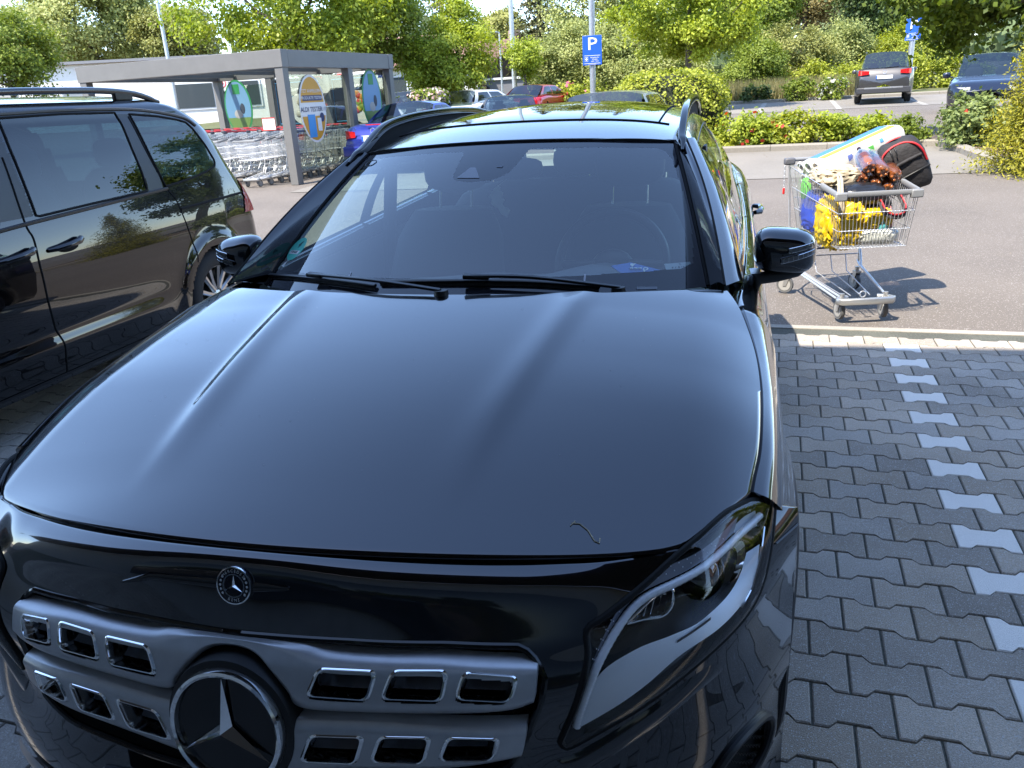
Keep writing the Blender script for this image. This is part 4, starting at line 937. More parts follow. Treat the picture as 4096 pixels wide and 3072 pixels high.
W_C = [(3.640, 1.574), (3.892, 1.552), (4.08, 1.522), (4.154, 1.502), (4.197, 1.458), (4.262, 1.346), (4.300, 1.245), (4.296, 1.215), (4.273, 1.199), (4.143, 1.171), (3.934, 1.144), (3.688, 1.127), (3.660, 1.319), (3.647, 1.464)]
MW = ((1.13, .335), (4.03, .335))
zs = sorted(set(list(np.linspace(.22, 1.655, 110))))
NY = 230
def mrow(z):
    y1 = _yr(z); y0 = _yf(z); rc = .22; r = []
    for k in range(NY + 1):
        y = lerp(y0 + .35, y1 - rc, k / NY); x = _mx(z)
        for cy, cz in MW:
            q = math.hypot(y - cy, z - cz); x += (.024 * math.exp(-((q - .40) / .05) ** 2) if q > .40 else .024) * (1 if z < .9 else .2)
        x -= .012 * math.exp(-((z - .50) / .06) ** 2) * sm(1.5, 1.8, y) * (1 - sm(3.3, 3.6, y)) * 1.0
        x += .010 * math.exp(-((z - .42) / .05) ** 2) * sm(1.5, 1.8, y) * (1 - sm(3.3, 3.6, y))
        x -= .02 * sm(4.2, 4.55, y)
        r.append((x, y, z))
    xe = r[-1][0]
    for k in range(1, 13):
        a = PI / 2 * k / 12; r.append((xe - .26 * (1 - math.cos(a)), y1 - rc + rc * math.sin(a) * (1 - .06 * 0), z))
    r.append((0, y1 + .05, z))
    xb = r[0][0]
    pre = []
    for k in range(12, 0, -1):
        a = PI / 2 * k / 12; pre.append((xb - .45 * (1 - math.cos(a)), y0 + .35 - .35 * math.sin(a), z))
    return [(0, y0 - .08, z)] + pre + r
ROWS = [mrow(z) for z in zs]
def cls(i, j):
    p = ROWS[i][j]; q = ROWS[i + 1][j + 1]; y = (p[1] + q[1]) / 2; z = (p[2] + q[2]) / 2; x = (p[0] + q[0]) / 2
    if x > .45:
        for cy, cz in MW:
            if math.hypot(y - cy, z - cz) < .365: return 'arch'
        if inpoly(y, z, W_A): return 'A'
        if inpoly(y, z, W_B): return 'B'
        if inpoly(y, z, W_C): return 'C'
        if z > 1.10 and z < 1.585 and (2.36 < y < 2.63 - (1.58 - z) * .04 or 3.53 < y < 3.655 + (1.35 - z) * .05) and z < 1.58: return 'P'
    if x < .70 and y > 4 and 1.10 < z < 1.52: return 'R'
    if x < .68 and y < 2 and 1.13 < z < 1.60: return 'W'
    return 'body'
CL = {}
for i in range(len(ROWS) - 1):
    for j in range(len(ROWS[0]) - 1): CL[i, j] = cls(i, j)
def mpart(code, name, m, both=True, s=1):
    g = MB().grid([[(s * p[0], p[1], p[2]) for p in r] for r in ROWS], lambda i, j: CL[i, j] == code)
    return g.build(name, m, MPV, 55)
for s in (1, -1):
    mpart('body', 'body_side', PAINT2, s=s)
    for c_, nm in (('A', 'front_window'), ('B', 'sliding_door_window'), ('C', 'quarter_window')): mpart(c_, nm, GLT, s=s)
    mpart('P', 'window_pillar', mat('pillar_black', (.022, .022, .026), .32), s=s)
    mpart('R', 'rear_window', GLT, s=s); mpart('W', 'windscreen', GLW, s=s)
top = ROWS[-1]
MB().grid([[(u * p[0], p[1], p[2] + .055 * (1 - u * u) + .0) for u in np.linspace(-1, 1, 21)] for p in top[1:-1]]).build('roof', PAINT2, MPV, 60)
def msurf(y, z, off=.0):
    r = mrow(z); x = np.interp(y, [p[1] for p in r[13:13 + NY]], [p[0] for p in r[13:13 + NY]]); return (float(x) + off, y, z)
def mline(pts, rad, name, m=GAP, off=0.0): return MB().tube([msurf(y, z, off) for y, z in resamp(cr(pts, 6), 60)], rad, 6).build(name, m, MPV)
for w_ in (W_A, W_B, W_C):
    MB().tube([msurf(y, z, .001) for y, z in resamp(w_ + [w_[0]], 90)][:-1], .007, 6, closed=True).build('window_seal', GAP, MPV)
mline([(2.575, 1.40), (2.535, 1.084), (2.548, .998), (2.53, .88), (2.525, .824), (2.515, .669), (2.53, .542), (2.556, .444), (2.565, .30), (2.566, .26)], .0055, 'door_gap')
mline([(3.62, 1.56), (3.645, 1.32), (3.696, 1.118), (3.74, 1.05), (3.756, .964), (3.771, .872), (3.788, .721), (3.776, .62)], .0045, 'door_gap')
mline([(2.362, 1.105), (2.366, 1.3), (2.366, 1.575)], .008, 'pillar_edge')
mline([(3.76, .975), (4.1, .982), (4.50, .988)], .009, 'door_track')
mline([(2.30, 1.060), (2.546, 1.072), (2.992, 1.088), (3.696, 1.114)], .011, 'belt_strip', mat('belt_black', (.02, .02, .024), .35), .002)
mline([(2.66, 1.606), (3.1, 1.612), (3.6, 1.604), (3.9, 1.578), (4.15, 1.532), (4.24, 1.478)], .010, 'roof_drip', mat('drip_grey', (.05, .05, .055), .4), .002)
mline([(1.6, .325), (2.57, .312), (3.6, .306)], .003, 'sill_gap')
MB().grid([[msurf(y, .262, .004), msurf(y, .245, .010), (msurf(y, .25)[0] - .03, y, .215)] for y in np.linspace(1.55, 3.66, 40)]).build('sill', PAINT2, MPV, 60)
for y0 in (2.725, 2.395):
    c = msurf(y0, .93)
    h = MB().tube([(c[0] + o, y0 + d, .928 + .03 * d + zz) for d, o, zz in ((-.115, .004, -.004), (-.08, .030, 0), (0, .038, .003), (.075, .036, .010), (.105, .020, .016), (.115, .004, .016))], [.010, .015, .016, .018, .018, .012], 10)
    ho = h.build('door_handle', PAINT2, MPV, 60)
    MB().ball((c[0] + .001, y0 + .02, .905), (.004, .085, .042), 18, 8).build('handle_recess', GAP, ho)
rl = MB()
for s in (1, -1):
    rl.tube([(s * x, y, z) for x, y, z in [tuple(p) for p in cr([(.70, 2.02, 1.655), (.70, 2.2, 1.700), (.70, 2.841, 1.716), (.70, 3.183, 1.718), (.70, 3.55, 1.715), (.70, 3.838, 1.693), (.71, 4.043, 1.640)], 6)]], [.012] * 2 + [.019] * 33 + [.014] * 2, 8)
    ro_ = rl.build('roof_rail', mat('rail_black', (.02, .021, .026), .22, coat=.6), MPV, 60); rl = MB()
    for y in (2.3, 3.72): MB().box((s * .70, y, 1.685), (.03, .16, .06)).build('rail_foot', BLK, ro_, 30, .008)
# tail lamp
TL = [(4.47, .845), (4.50, .93), (4.535, 1.07), (4.60, 1.075), (4.665, 1.06), (4.700, .96), (4.70, .875), (4.67, .845)]
def tl(z):
    r = mrow(z); return r
g = []
for z in np.linspace(.85, 1.07, 16):
    r = mrow(z); ya = np.interp(z, [.85, .93, 1.07], [4.475, 4.50, 4.545]); seg = [p for p in r[13:13 + NY + 14] if p[1] >= ya and p[0] > .40]; seg = resamp(seg, 16)
    g.append([(p[0] + .006 + .010 * math.sin(PI * k / 15) ** .5, p[1] + .010, p[2]) for k, p in enumerate(seg)])
for s in (1, -1):
    t_ = MB().grid([[(s * p[0], p[1], p[2]) for p in r] for r in g]).build('tail_light', mat('tail_lamp_red', (.36, .006, .008), .22), MPV, 60)
    for cy, cz in MW:
        w_ = wheel(MPV, (s * .83, cy, .332), s, .332, .225, 7, .222)
        arc = [msurf(cy + .365 * math.cos(a), cz + .365 * math.sin(a)) for a in np.linspace(-.25, PI + .25, 40)]
        MB().grid([[(s * x, y, z) for x, y, z in arc], [(s * (x - .3), y, z) for x, y, z in arc]]).build('arch_liner', GAP, MPV)
        MB().box((s * .45, cy, cz + .1), (.02, .74, .6)).build('arch_back', GAP, MPV)
# cabin
MB().box((0, 2.4, .45), (1.7, 4.0, .1)).build('cabin_floor', INT, MPV)
for y, n in ((1.9, 2), (2.95, 3), (3.85, 2)):
    for k in range(n):
        x = (k - (n - 1) / 2) * (.52 if n == 3 else .8)
        st_ = MB().ball((x, y, .90), (.24, .10, .36), 18, 8, .6).build('seat_back', INT, MPV, 60)
        MB().ball((x, y + .03, 1.34), (.13, .055, .095), 16, 8, .6).build('headrest', INT, st_, 60)
        MB().ball((x, y - .28, .62), (.24, .26, .10), 16, 6, .6).build('seat_cushion', INT, st_, 60)
MB().ball((0, 1.12, .98), (.78, .35, .10), 20, 6, .6).build('dashboard', INT2, MPV, 60)
# ================================================================== planting
def leafmat(name, c_dark, c_light, trans=.35):
    if name in MATS: return MATS[name]
    m = bpy.data.materials.new(name); m.use_nodes = True; n = m.node_tree.nodes; l = m.node_tree.links; b = n['Principled BSDF']; o = n['Material Output']
    at = n.new('ShaderNodeAttribute'); at.attribute_name = 'tint'
    mx = n.new('ShaderNodeMix'); mx.data_type = 'RGBA'; mx.inputs[6].default_value = (*c_dark, 1); mx.inputs[7].default_value = (*c_light, 1); l.new(at.outputs['Fac'], mx.inputs[0])
    l.new(mx.outputs[2], b.inputs['Base Color']); b.inputs['Roughness'].default_value = .5; b.inputs['IOR'].default_value = 1.35
    t = n.new('ShaderNodeBsdfTranslucent'); hs = n.new('ShaderNodeHueSaturation'); hs.inputs['Value'].default_value = 1.5; hs.inputs['Saturation'].default_value = 1.1; l.new(mx.outputs[2], hs.inputs['Color']); l.new(hs.outputs[0], t.inputs[0])
    ms = n.new('ShaderNodeMixShader'); ms.inputs[0].default_value = trans; l.new(b.outputs[0], ms.inputs[1]); l.new(t.outputs[0], ms.inputs[2]); l.new(ms.outputs[0], o.inputs[0])
    MATS[name] = m; return m
def leaf_object(name, pos, nrm, size, tint, m, parent, rng, aspect=.62):
    N = len(pos); nrm = nrm / np.linalg.norm(nrm, axis=1, keepdims=True)
    t = rng.normal(size=(N, 3)); t -= nrm * (t * nrm).sum(1, keepdims=True); t /= np.linalg.norm(t, axis=1, keepdims=True); b = np.cross(nrm, t)
    s = size[:, None]; v = np.empty((N, 4, 3), np.float32)
    v[:, 0] = pos - t * s; v[:, 1] = pos + b * s * aspect - nrm * s * .12; v[:, 2] = pos + t * s - nrm * s * .25; v[:, 3] = pos - b * s * aspect - nrm * s * .12
    me = bpy.data.meshes.new(name); me.vertices.add(N * 4); me.vertices.foreach_set('co', v.ravel()); me.loops.add(N * 4); me.loops.foreach_set('vertex_index', np.arange(N * 4, dtype=np.int32))
    me.polygons.add(N); me.polygons.foreach_set('loop_start', np.arange(0, N * 4, 4, dtype=np.int32)); me.polygons.foreach_set('loop_total', np.full(N, 4, np.int32))
    a = me.attributes.new('tint', 'FLOAT', 'FACE'); a.data.foreach_set('value', np.clip(tint, 0, 1).astype(np.float32)); me.update(); me.validate()
    me.materials.append(m); o = bpy.data.objects.new(name, me); COL.objects.link(o); o.parent = parent; return o
def crown_pts(rng, rad, nc, per, crad, bias=.5, flat=.75, lobes=5, zmin=None):
    d = rng.normal(size=(nc, 3)); d /= np.linalg.norm(d, axis=1, keepdims=True)
    L = rng.normal(size=(lobes, 3)); L /= np.linalg.norm(L, axis=1, keepdims=True); k = 1 + .13 * np.sin(3.2 * d @ L.T + rng.uniform(0, 6, lobes)).sum(1) / math.sqrt(lobes) * 1.3
    r = (1 - bias) + bias * rng.uniform(size=nc) ** .6; c = d * (r * k)[:, None] * np.array(rad)
    ct = rng.uniform(size=nc); cs = crad * rng.uniform(.65, 1.35, nc)
    if zmin is not None: c[:, 2] = np.maximum(c[:, 2], zmin)
    idx = np.repeat(np.arange(nc), per); off = rng.normal(size=(nc * per, 3)) * cs[idx][:, None] * .55 * np.array([1, 1, flat])
    p = c[idx] + off; outw = c[idx] / np.array(rad) + .3 * off / crad
    return c, p, outw, ct[idx]
WOOD = mat('bark', (.09, .075, .055), .9, vary=.4, vscale=9, bump=.6, bscale=30)
def tree(name, label, base, cz, rad, m, nc=60, per=110, leaf=.09, crad=.5, seed=1, trunk=.12, group=None, cat='tree', bias=.5, limbs=7, wood=None, lean=(0, 0), up=.55, aspect=.62):
    rng = np.random.default_rng(seed); t = thing(name, label, cat, base, 0, group)
    if base[1] > 38 and leaf > .1: leaf *= .50; per = int(per * 3.0)
    else: leaf *= .60; per = int(per * 2.3)
    C0 = np.array([lean[0], lean[1], cz - base[2]])
    c, p, o_, ct = crown_pts(rng, rad, nc, per, crad, bias)
    nrm = o_ * .55 + np.array([0, 0, up]) + rng.normal(size=p.shape) * .55
    tint = ct * .55 + rng.uniform(size=len(p)) * .45
    leaf_object('crown', p + C0, nrm, leaf * rng.uniform(.7, 1.3, len(p)), tint, m, t, rng, aspect)
    if trunk:
        g = MB(); h = C0[2]; tp = [(0, 0, -.05), (lean[0] * .2, lean[1] * .2, h * .35), (lean[0] * .6, lean[1] * .6, h * .7), (lean[0], lean[1], h)]
        g.tube(tp, [trunk * 1.25, trunk, trunk * .75, trunk * .45], 9)
        for k in rng.choice(nc, min(limbs, nc), replace=False):
            e = c[k] * .85 + C0; s0 = np.array(tp[2]) * rng.uniform(.75, 1.2); s0[2] = min(s0[2], h); mid = (s0 + e) / 2 + np.array([0, 0, -.1 * np.linalg.norm(e - s0)])
            g.tube([tuple(s0), tuple(mid), tuple(e)], [trunk * .42, trunk * .26, trunk * .1], 6)
        g.build('trunk', wood or WOOD, t)
    return t
def conifer(name, label, base, h, r, m, seed, group=None, levels=26, per=70, leaf=.16):
    rng = np.random.default_rng(seed); t = thing(name, label, 'tree', base, 0, group); P_ = []; N_ = []; T_ = []
    for k in range(levels):
        f = k / (levels - 1); z = h * (.08 + .92 * f); rr = r * (1 - f) ** .8 + .12
        nb = int(6 + 7 * (1 - f))
        for j in range(nb):
            a = rng.uniform(0, 2 * PI); ln = rr * rng.uniform(.7, 1.15); n_ = int(per * (.35 + .65 * (1 - f))); s = rng.uniform(size=n_) ** .7
            x = np.cos(a) * ln * s; y = np.sin(a) * ln * s; zz = z - .32 * ln * s ** 1.5 + rng.normal(size=n_) * .08 - rng.uniform(size=n_) * .25 * rr * .4
            P_.append(np.stack([x + rng.normal(size=n_) * .14 * rr, y + rng.normal(size=n_) * .14 * rr, zz], 1)); N_.append(np.stack([np.cos(a) * np.ones(n_) * .5, np.sin(a) * np.ones(n_) * .5, np.ones(n_) * .8], 1) + rng.normal(size=(n_, 3)) * .5); T_.append(np.full(n_, rng.uniform()) * .5 + rng.uniform(size=n_) * .5)
    p = np.concatenate(P_); leaf_object('crown', p, np.concatenate(N_), leaf * rng.uniform(.7, 1.3, len(p)), np.concatenate(T_), m, t, rng, .32)
    MB().tube([(0, 0, -.1), (0, 0, h * .5), (0, 0, h * .98)], [h * .022, h * .014, .02], 8).build('trunk', WOOD, t); return t
LM_Y = leafmat('leaf_maple_bright', (0.120, 0.174, 0.026), (0.428, 0.476, 0.056), .40)
LM_G = leafmat('leaf_green', (0.079, 0.123, 0.022), (0.277, 0.326, 0.048), .35)
LM_D = leafmat('leaf_dark', (0.035, 0.060, 0.020), (0.127, 0.174, 0.044), .25)
LM_O = leafmat('leaf_olive', (0.135, 0.151, 0.040), (0.365, 0.357, 0.111), .30)
LM_W = leafmat('leaf_willow', (0.167, 0.199, 0.056), (0.428, 0.444, 0.167), .35)
LM_H = leafmat('leaf_hedge', (0.127, 0.167, 0.019), (0.460, 0.476, 0.061), .35)
LM_K = leafmat('needle_gold', (0.120, 0.127, 0.012), (0.412, 0.372, 0.035), .25)
LM_C = leafmat('needle_dark', (0.020, 0.032, 0.016), (0.079, 0.091, 0.038), .15)
LM_F = leafmat('leaf_far', (0.088, 0.127, 0.056), (0.199, 0.246, 0.111), .2)
LM_B = leafmat('leaf_brown', (0.167, 0.143, 0.056), (0.357, 0.301, 0.127), .3)
B3 = lambda x, y: (x, y, GZ(y))
far = 'trees beyond the car park'
tree('small_tree', 'small bright green tree at the left edge above the van roof', B3(-21.7, 22), 3.75, (1.55, 1.5, 1.35), LM_G, 70, 120, .085, .42, 11, .09)
tree('willow_tree', 'tall pale willow-like tree behind the white shop on the left', B3(-58.5, 70), 10.2, (6.2, 5, 5.6), LM_W, 110, 150, .30, 1.3, 12, .4, far)
tree('broadleaf_tree', 'pale loose tree left of the willow, partly out of frame', B3(-66, 72), 9.0, (4.5, 4, 4.2), LM_W, 60, 120, .30, 1.3, 41, .3, far)
tree('broadleaf_tree', 'dark green tree between the willow and the olive tree', B3(-56, 77), 8.6, (3.6, 3, 3.2), LM_G, 60, 120, .28, 1.0, 13, .3, far)
tree('broadleaf_tree', 'rounded olive green tree crossed by the left lamp pole', B3(-48.4, 70), 7.9, (3.4, 3, 3.0), LM_O, 70, 140, .26, .9, 14, .3, far)
tree('maple_tree', 'large bright green maple rising behind the trolley shelter', B3(-13.8, 27), 5.5, (3.7, 3.0, 2.75), LM_Y, 120, 170, .115, .62, 15, .22)
tree('maple_tree', 'dark green maple just right of the big one, above the shelter', B3(-12.2, 30), 4.9, (1.9, 1.9, 2.1), LM_G, 60, 110, .12, .55, 16, .15)
conifer('spruce_tree', 'tall thin-crowned conifer above the young yellow-green tree', B3(-19.4, 60), 13.5, 2.3, leafmat('needle_olive', (0.056, 0.063, 0.022), (0.190, 0.174, 0.071), .15), 17, far, 24, 46)
tree('young_tree', 'young yellow-green tree standing behind the parked white cars', B3(-9.9, 31), 2.95, (1.95, 1.8, 1.35), LM_Y, 90, 140, .095, .40, 18, .09)
tree('young_tree', 'narrow bright tree top rising behind the young yellow-green tree', B3(-9.6, 32), 4.5, (1.0, .9, .95), LM_Y, 34, 110, .095, .34, 19, .07)
tree('broadleaf_tree', 'distant round pale green tree left of the tall lamp pole', B3(-18.8, 75), 7.1, (2.0, 2, 1.9), LM_O, 50, 110, .22, .6, 20, .2, far)
conifer('dark_conifer', 'dark dense conifer right of the tall lamp pole', B3(-11.1, 55), 11.2, 2.3, leafmat('needle_darkgold', (0.032, 0.041, 0.016), (0.143, 0.135, 0.048), .15), 21, far, 26, 60)
tree('birch_tree', 'tall pale birch above the blue parking sign', B3(-7.0, 50), 6.3, (2.9, 2.5, 4.4), LM_W, 100, 130, .17, .8, 22, .16, far)
tree('birch_tree', 'pale birch right of the blue parking sign, behind the maple', B3(-3.6, 52), 6.2, (2.6, 2.5, 4.4), LM_W, 80, 120, .17, .8, 23, .16, far)
conifer('dark_conifer', 'brown-tipped conifer behind the blue parking sign pole', B3(-5.0, 56), 12.5, 1.7, leafmat('needle_brown', (0.071, 0.060, 0.032), (0.206, 0.174, 0.095), .15), 24, far, 22, 50)
tree('willow_shrub', 'large pale willow shrub left of the parking sign', B3(-7.2, 42), 2.75, (1.9, 1.5, 1.75), LM_W, 80, 130, .12, .5, 25, .06, far, 'shrub')
tree('willow_shrub', 'tall pale willow shrub right behind the parking sign', B3(-4.6, 41), 2.5, (1.8, 1.5, 1.65), LM_W, 70, 130, .12, .5, 26, .06, far, 'shrub')
tree('hazel_shrub', 'small bright green shrub beside the tall lamp pole', B3(-8.5, 39), 3.3, (.7, .7, .95), LM_Y, 26, 110, .10, .32, 27, .05, far, 'shrub')
tree('willow_shrub', 'wide pale shrub behind the silver car and the clipped hedge', B3(-2.2, 40), 2.1, (2.2, 1.5, 1.4), LM_W, 70, 120, .12, .5, 28, .06, far, 'shrub')
tree('maple_tree', 'bright green maple standing behind the clipped rounded hedge', B3(-.6, 32), 4.35, (2.45, 2.2, 2.0), LM_Y, 110, 150, .105, .48, 29, .13)
tree('wild_bush', 'green wild bush left of the tall grass by the far kerb', B3(1.9, 40), 2.1, (1.5, 1.2, 1.45), LM_G, 55, 120, .11, .42, 30, .05, 'wild bushes beyond the far kerb', 'bush')
tree('wild_bush', 'cream-flowering tall bush in the middle of the wild bank', B3(4.0, 42), 2.4, (1.55, 1.3, 1.65), LM_O, 60, 120, .11, .45, 31, .05, 'wild bushes beyond the far kerb', 'bush')
tree('wild_bush', 'pale bush on the bank behind the grey car', B3(6.3, 44), 2.4, (1.5, 1.2, 1.5), LM_W, 55, 120, .11, .42, 32, .05, 'wild bushes beyond the far kerb', 'bush')
tree('wild_bush', 'bright bush at the right end of the bank behind the grey car', B3(9.2, 44), 2.3, (1.9, 1.2, 1.5), LM_H, 55, 120, .11, .42, 33, .05, 'wild bushes beyond the far kerb', 'bush')
tree('wild_bush', 'low hedge-like green bank of shrubs left of the grey car', B3(4.6, 41), 1.35, (3.0, 1.0, .75), LM_H, 70, 120, .10, .36, 34, .03, 'wild bushes beyond the far kerb', 'bush')
tree('wild_bush', 'low green shrubs right of the grey car by the far kerb', B3(9.6, 40), 1.3, (2.3, 1.0, .75), LM_H, 60, 120, .10, .36, 35, .03, 'wild bushes beyond the far kerb', 'bush')
tree('brown_tree', 'brownish tangled tree at the top above the wild bank', B3(6.6, 70), 8.6, (4.2, 3, 3.6), LM_B, 80, 120, .24, 1.0, 36, .25, far)
tree('dark_tree', 'dark green tree at the top, right of the brownish tree', B3(11, 62), 6.6, (3.4, 3, 3.2), LM_D, 80, 120, .22, .9, 37, .2, far)
tree('dark_tree', 'green tree filling the gap behind the cream-flowering bush', B3(2.6, 58), 6.6, (3.0, 2.5, 3.6), LM_G, 80, 120, .2, .8, 38, .2, far)
tree('overhanging_maple', 'dark leafy maple hanging into the top right corner', (7.1, 17.2, GZ(17.2)), 3.85, (2.65, 1.9, 1.98), leafmat('leaf_maple_shade', (0.048, 0.079, 0.016), (0.199, 0.254, 0.032), .40), 110, 150, .105, .40, 39, .15, lean=(-1.15, 0))
conifer('golden_yew', 'golden green yew at the right edge beside the kerb', (4.98, 12.0, GZ(12)), 2.3, .72, LM_K, 40, None, 34, 110, .030)
# distant wood
rng = np.random.default_rng(77); P_ = []; T_ = []
for k in range(420):
    x = rng.uniform(-150, 60); y = rng.uniform(105, 135); h = 6.5 + 2.2 * math.sin(x * .09) + rng.uniform(-1.5, 2.0); r = rng.uniform(2.5, 5); n_ = 60
    d = rng.normal(size=(n_, 3)); d /= np.linalg.norm(d, axis=1, keepdims=True); P_.append(d * [r, r, h * .62] + [x, y, 2.2 + h * .5]); T_.append(np.full(n_, rng.uniform()) * .6 + rng.uniform(size=n_) * .4)
p = np.concatenate(P_); dw = leaf_object('distant_wood', p, rng.normal(size=p.shape) + [0, -.4, .6], rng.uniform(.5, 1.0, len(p)), np.concatenate(T_), LM_F, None, rng, .8); tag(dw, 'hazy green wood along the horizon behind everything', 'wood', kind='stuff')
# clipped hedge dome
def hedge(name, label, c, rad, m, n, leaf, seed, cat='hedge', sq=.7, corem=None, group=None, flowers=None, fl_n=0):
    rng = np.random.default_rng(seed); t = thing(name, label, cat, (c[0], c[1], GZ(c[1])), 0, group); z0 = c[2] - GZ(c[1])
    d = rng.normal(size=(n, 3)); d /= np.linalg.norm(d, axis=1, keepdims=True); q = np.sign(d) * np.abs(d) ** sq
    k = rng.uniform(.86, 1.03, n) + .035 * np.sin(q @ np.array([5, 4, 6.]) * 1.7)
    p = q * k[:, None] * np.array(rad) + [0, 0, z0]; keep = p[:, 2] > .02; p = p[keep]; d = d[keep]
    leaf_object('foliage', p, d * .8 + [0, 0, .35] + rng.normal(size=p.shape) * .6, leaf * rng.uniform(.7, 1.3, len(p)), rng.uniform(size=len(p)), m, t, rng)
    MB().ball((0, 0, z0), tuple(r * .9 for r in rad), 24, 14, sq).build('filler_core', corem or mat('hedge_core', (.012, .016, .006), .95), t, 80)  # solid dark core added to stop see-through, in place of the dim inside
    if flowers:
        s = rng.choice(len(p), fl_n); leaf_object('blossom', p[s] * [1.02, 1.02, 1.01], d[s] + rng.normal(size=(fl_n, 3)) * .3, leaf * 1.1 * rng.uniform(.8, 1.3, fl_n), rng.uniform(size=fl_n), flowers, t, rng, .9)
    return t
hedge('clipped_hedge', 'big clipped rounded yellow-green hedge right of the car roof', (-.42, 18.0, .98), (1.28, 1.1, .92), LM_H, 17000, .034, 51)
PINK = leafmat('petal_pink', (0.500, 0.300, 0.280), (0.600, 0.600, 0.580), .3); RED = leafmat('petal_red', (0.450, 0.030, 0.030), (0.600, 0.100, 0.050), .3); CREAM = leafmat('petal_cream', (0.550, 0.500, 0.360), (0.600, 0.600, 0.600), .3)
hedge('flowering_hedge', 'round hedge covered in pale pink blossom behind the roof rail', (-9.2, 27, 1.42), (.78, .7, .52), LM_G, 5000, .045, 52, flowers=PINK, fl_n=900)
def bush(name, label, c, rad, m, nc, per, leaf, seed, group, flowers=None, fl_n=0, cat='bush'):
    rng = np.random.default_rng(seed); t = thing(name, label, cat, (c[0], c[1], GZ(c[1])), 0, group); z0 = max(.06, c[2] - GZ(c[1]))
    cc, p, o_, ct = crown_pts(rng, rad, nc, per, min(rad) * .42, .55, .9); p = p + [0, 0, z0]; keep = p[:, 2] > .02; p = p[keep]; o_ = o_[keep]; ct = ct[keep]
    leaf_object('foliage', p, o_ * .5 + [0, 0, .6] + rng.normal(size=p.shape) * .55, leaf * rng.uniform(.7, 1.3, len(p)), ct * .5 + rng.uniform(size=len(p)) * .5, m, t, rng)
    g = MB()
    for k in range(9):
        e = cc[k % nc] * .8 + np.array([0, 0, z0]); g.tube([(e[0] * .15, e[1] * .15, -.02), tuple(e * [.6, .6, .6]), tuple(e)], [.012, .009, .005], 5)
    g.build('stem', WOOD, t)
    if flowers:
        s = rng.choice(len(p), fl_n); leaf_object('blossom', p[s] + o_[s] * .04, o_[s] + rng.normal(size=(fl_n, 3)) * .3, leaf * 1.0 * rng.uniform(.8, 1.4, fl_n), rng.uniform(size=fl_n), flowers, t, rng, .95)
    return t
gr_ = 'low shrubs in the bed behind the trolley'
bush('rose_bush', 'bright low rose bush nearest the clipped hedge', (1.28, 16.75, .58), (.56, .45, .40), LM_Y, 46, 70, .040, 61, gr_, RED, 40)
bush('rose_bush', 'low rose bush second from the clipped hedge, over the pale pack', (2.10, 16.9, .54), (.55, .45, .36), LM_H, 44, 70, .040, 62, gr_, RED, 14)
bush('rose_bush', 'low rose bush third from the clipped hedge with a loose shoot', (2.85, 17.0, .52), (.48, .45, .33), LM_Y, 38, 70, .040, 63, gr_, RED, 10)
bush('rose_bush', 'low rose bush right above the paper pack', (3.55, 17.1, .50), (.45, .4, .28), LM_Y, 32, 66, .040, 64, gr_)
bush('ground_shrub', 'small dark green shrub right of the paper pack', (4.15, 16.3, .50), (.42, .4, .26), LM_G, 30, 66, .036, 65, gr_)
bush('hydrangea_bush', 'pale green leafy bush in front of the dark blue car', (4.95, 15.2, .70), (.58, .5, .44), leafmat('leaf_pale', (0.079, 0.120, 0.032), (0.293, 0.342, 0.120), .3), 60, 80, .040, 66, gr_, RED, 8)
bush('ground_shrub', 'small green tuft at the kerb left of the rose bushes', (.72, 16.6, .38), (.34, .3, .2), LM_H, 24, 60, .036, 67, gr_)
bush('kerb_shrub', 'dark low shrub on the far kerb left of the tall grass', (2.0, 36.2, 1.0), (.6, .4, .38), LM_D, 24, 70, .06, 68, 'shrubs on the far kerb')
bush('kerb_shrub', 'dark rounded shrub in the middle of the far kerb', (3.7, 36.0, 1.1), (.55, .4, .5), LM_G, 24, 70, .06, 69, 'shrubs on the far kerb')
bush('kerb_shrub', 'cream-flowering shrub beside the grey car', (4.9, 35.4, 1.05), (.6, .4, .42), LM_G, 24, 70, .06, 70, 'shrubs on the far kerb', CREAM, 130)
bush('rose_bush', 'pink-flowering wild rose behind the red car', (-4.9, 33, 1.25), (1.0, .7, .75), LM_H, 40, 80, .07, 71, None, leafmat('petal_rose', (0.500, 0.080, 0.160), (0.600, 0.250, 0.320), .3), 60)
# tall dry grass on the bank
rng = np.random.default_rng(9); n_ = 5200; x = rng.uniform(.4, 6.2, n_); y = rng.uniform(36.6, 39.5, n_); h = rng.uniform(.35, .95, n_); gz = .022 * (y - 4.6) + .1
vs_ = np.empty((n_, 3, 3), np.float32); a = rng.uniform(0, PI, n_); w = .018
vs_[:, 0] = np.stack([x - w * np.cos(a), y - w * np.sin(a), gz], 1); vs_[:, 1] = np.stack([x + w * np.cos(a), y + w * np.sin(a), gz], 1); vs_[:, 2] = np.stack([x + rng.normal(size=n_) * .12, y + rng.normal(size=n_) * .12, gz + h], 1)
me = bpy.data.meshes.new('tall_grass'); me.from_pydata(vs_.reshape(-1, 3).tolist(), [], np.arange(n_ * 3).reshape(-1, 3).tolist()); at = me.attributes.new('tint', 'FLOAT', 'FACE'); at.data.foreach_set('value', rng.uniform(size=n_).astype(np.float32)); me.materials.append(leafmat('dry_grass', (0.130, 0.120, 0.040), (0.280, 0.250, 0.120), .3))
o = bpy.data.objects.new('tall_grass', me); COL.objects.link(o); tag(o, 'tall dry grass on the bank beyond the far kerb', 'grass', kind='stuff')
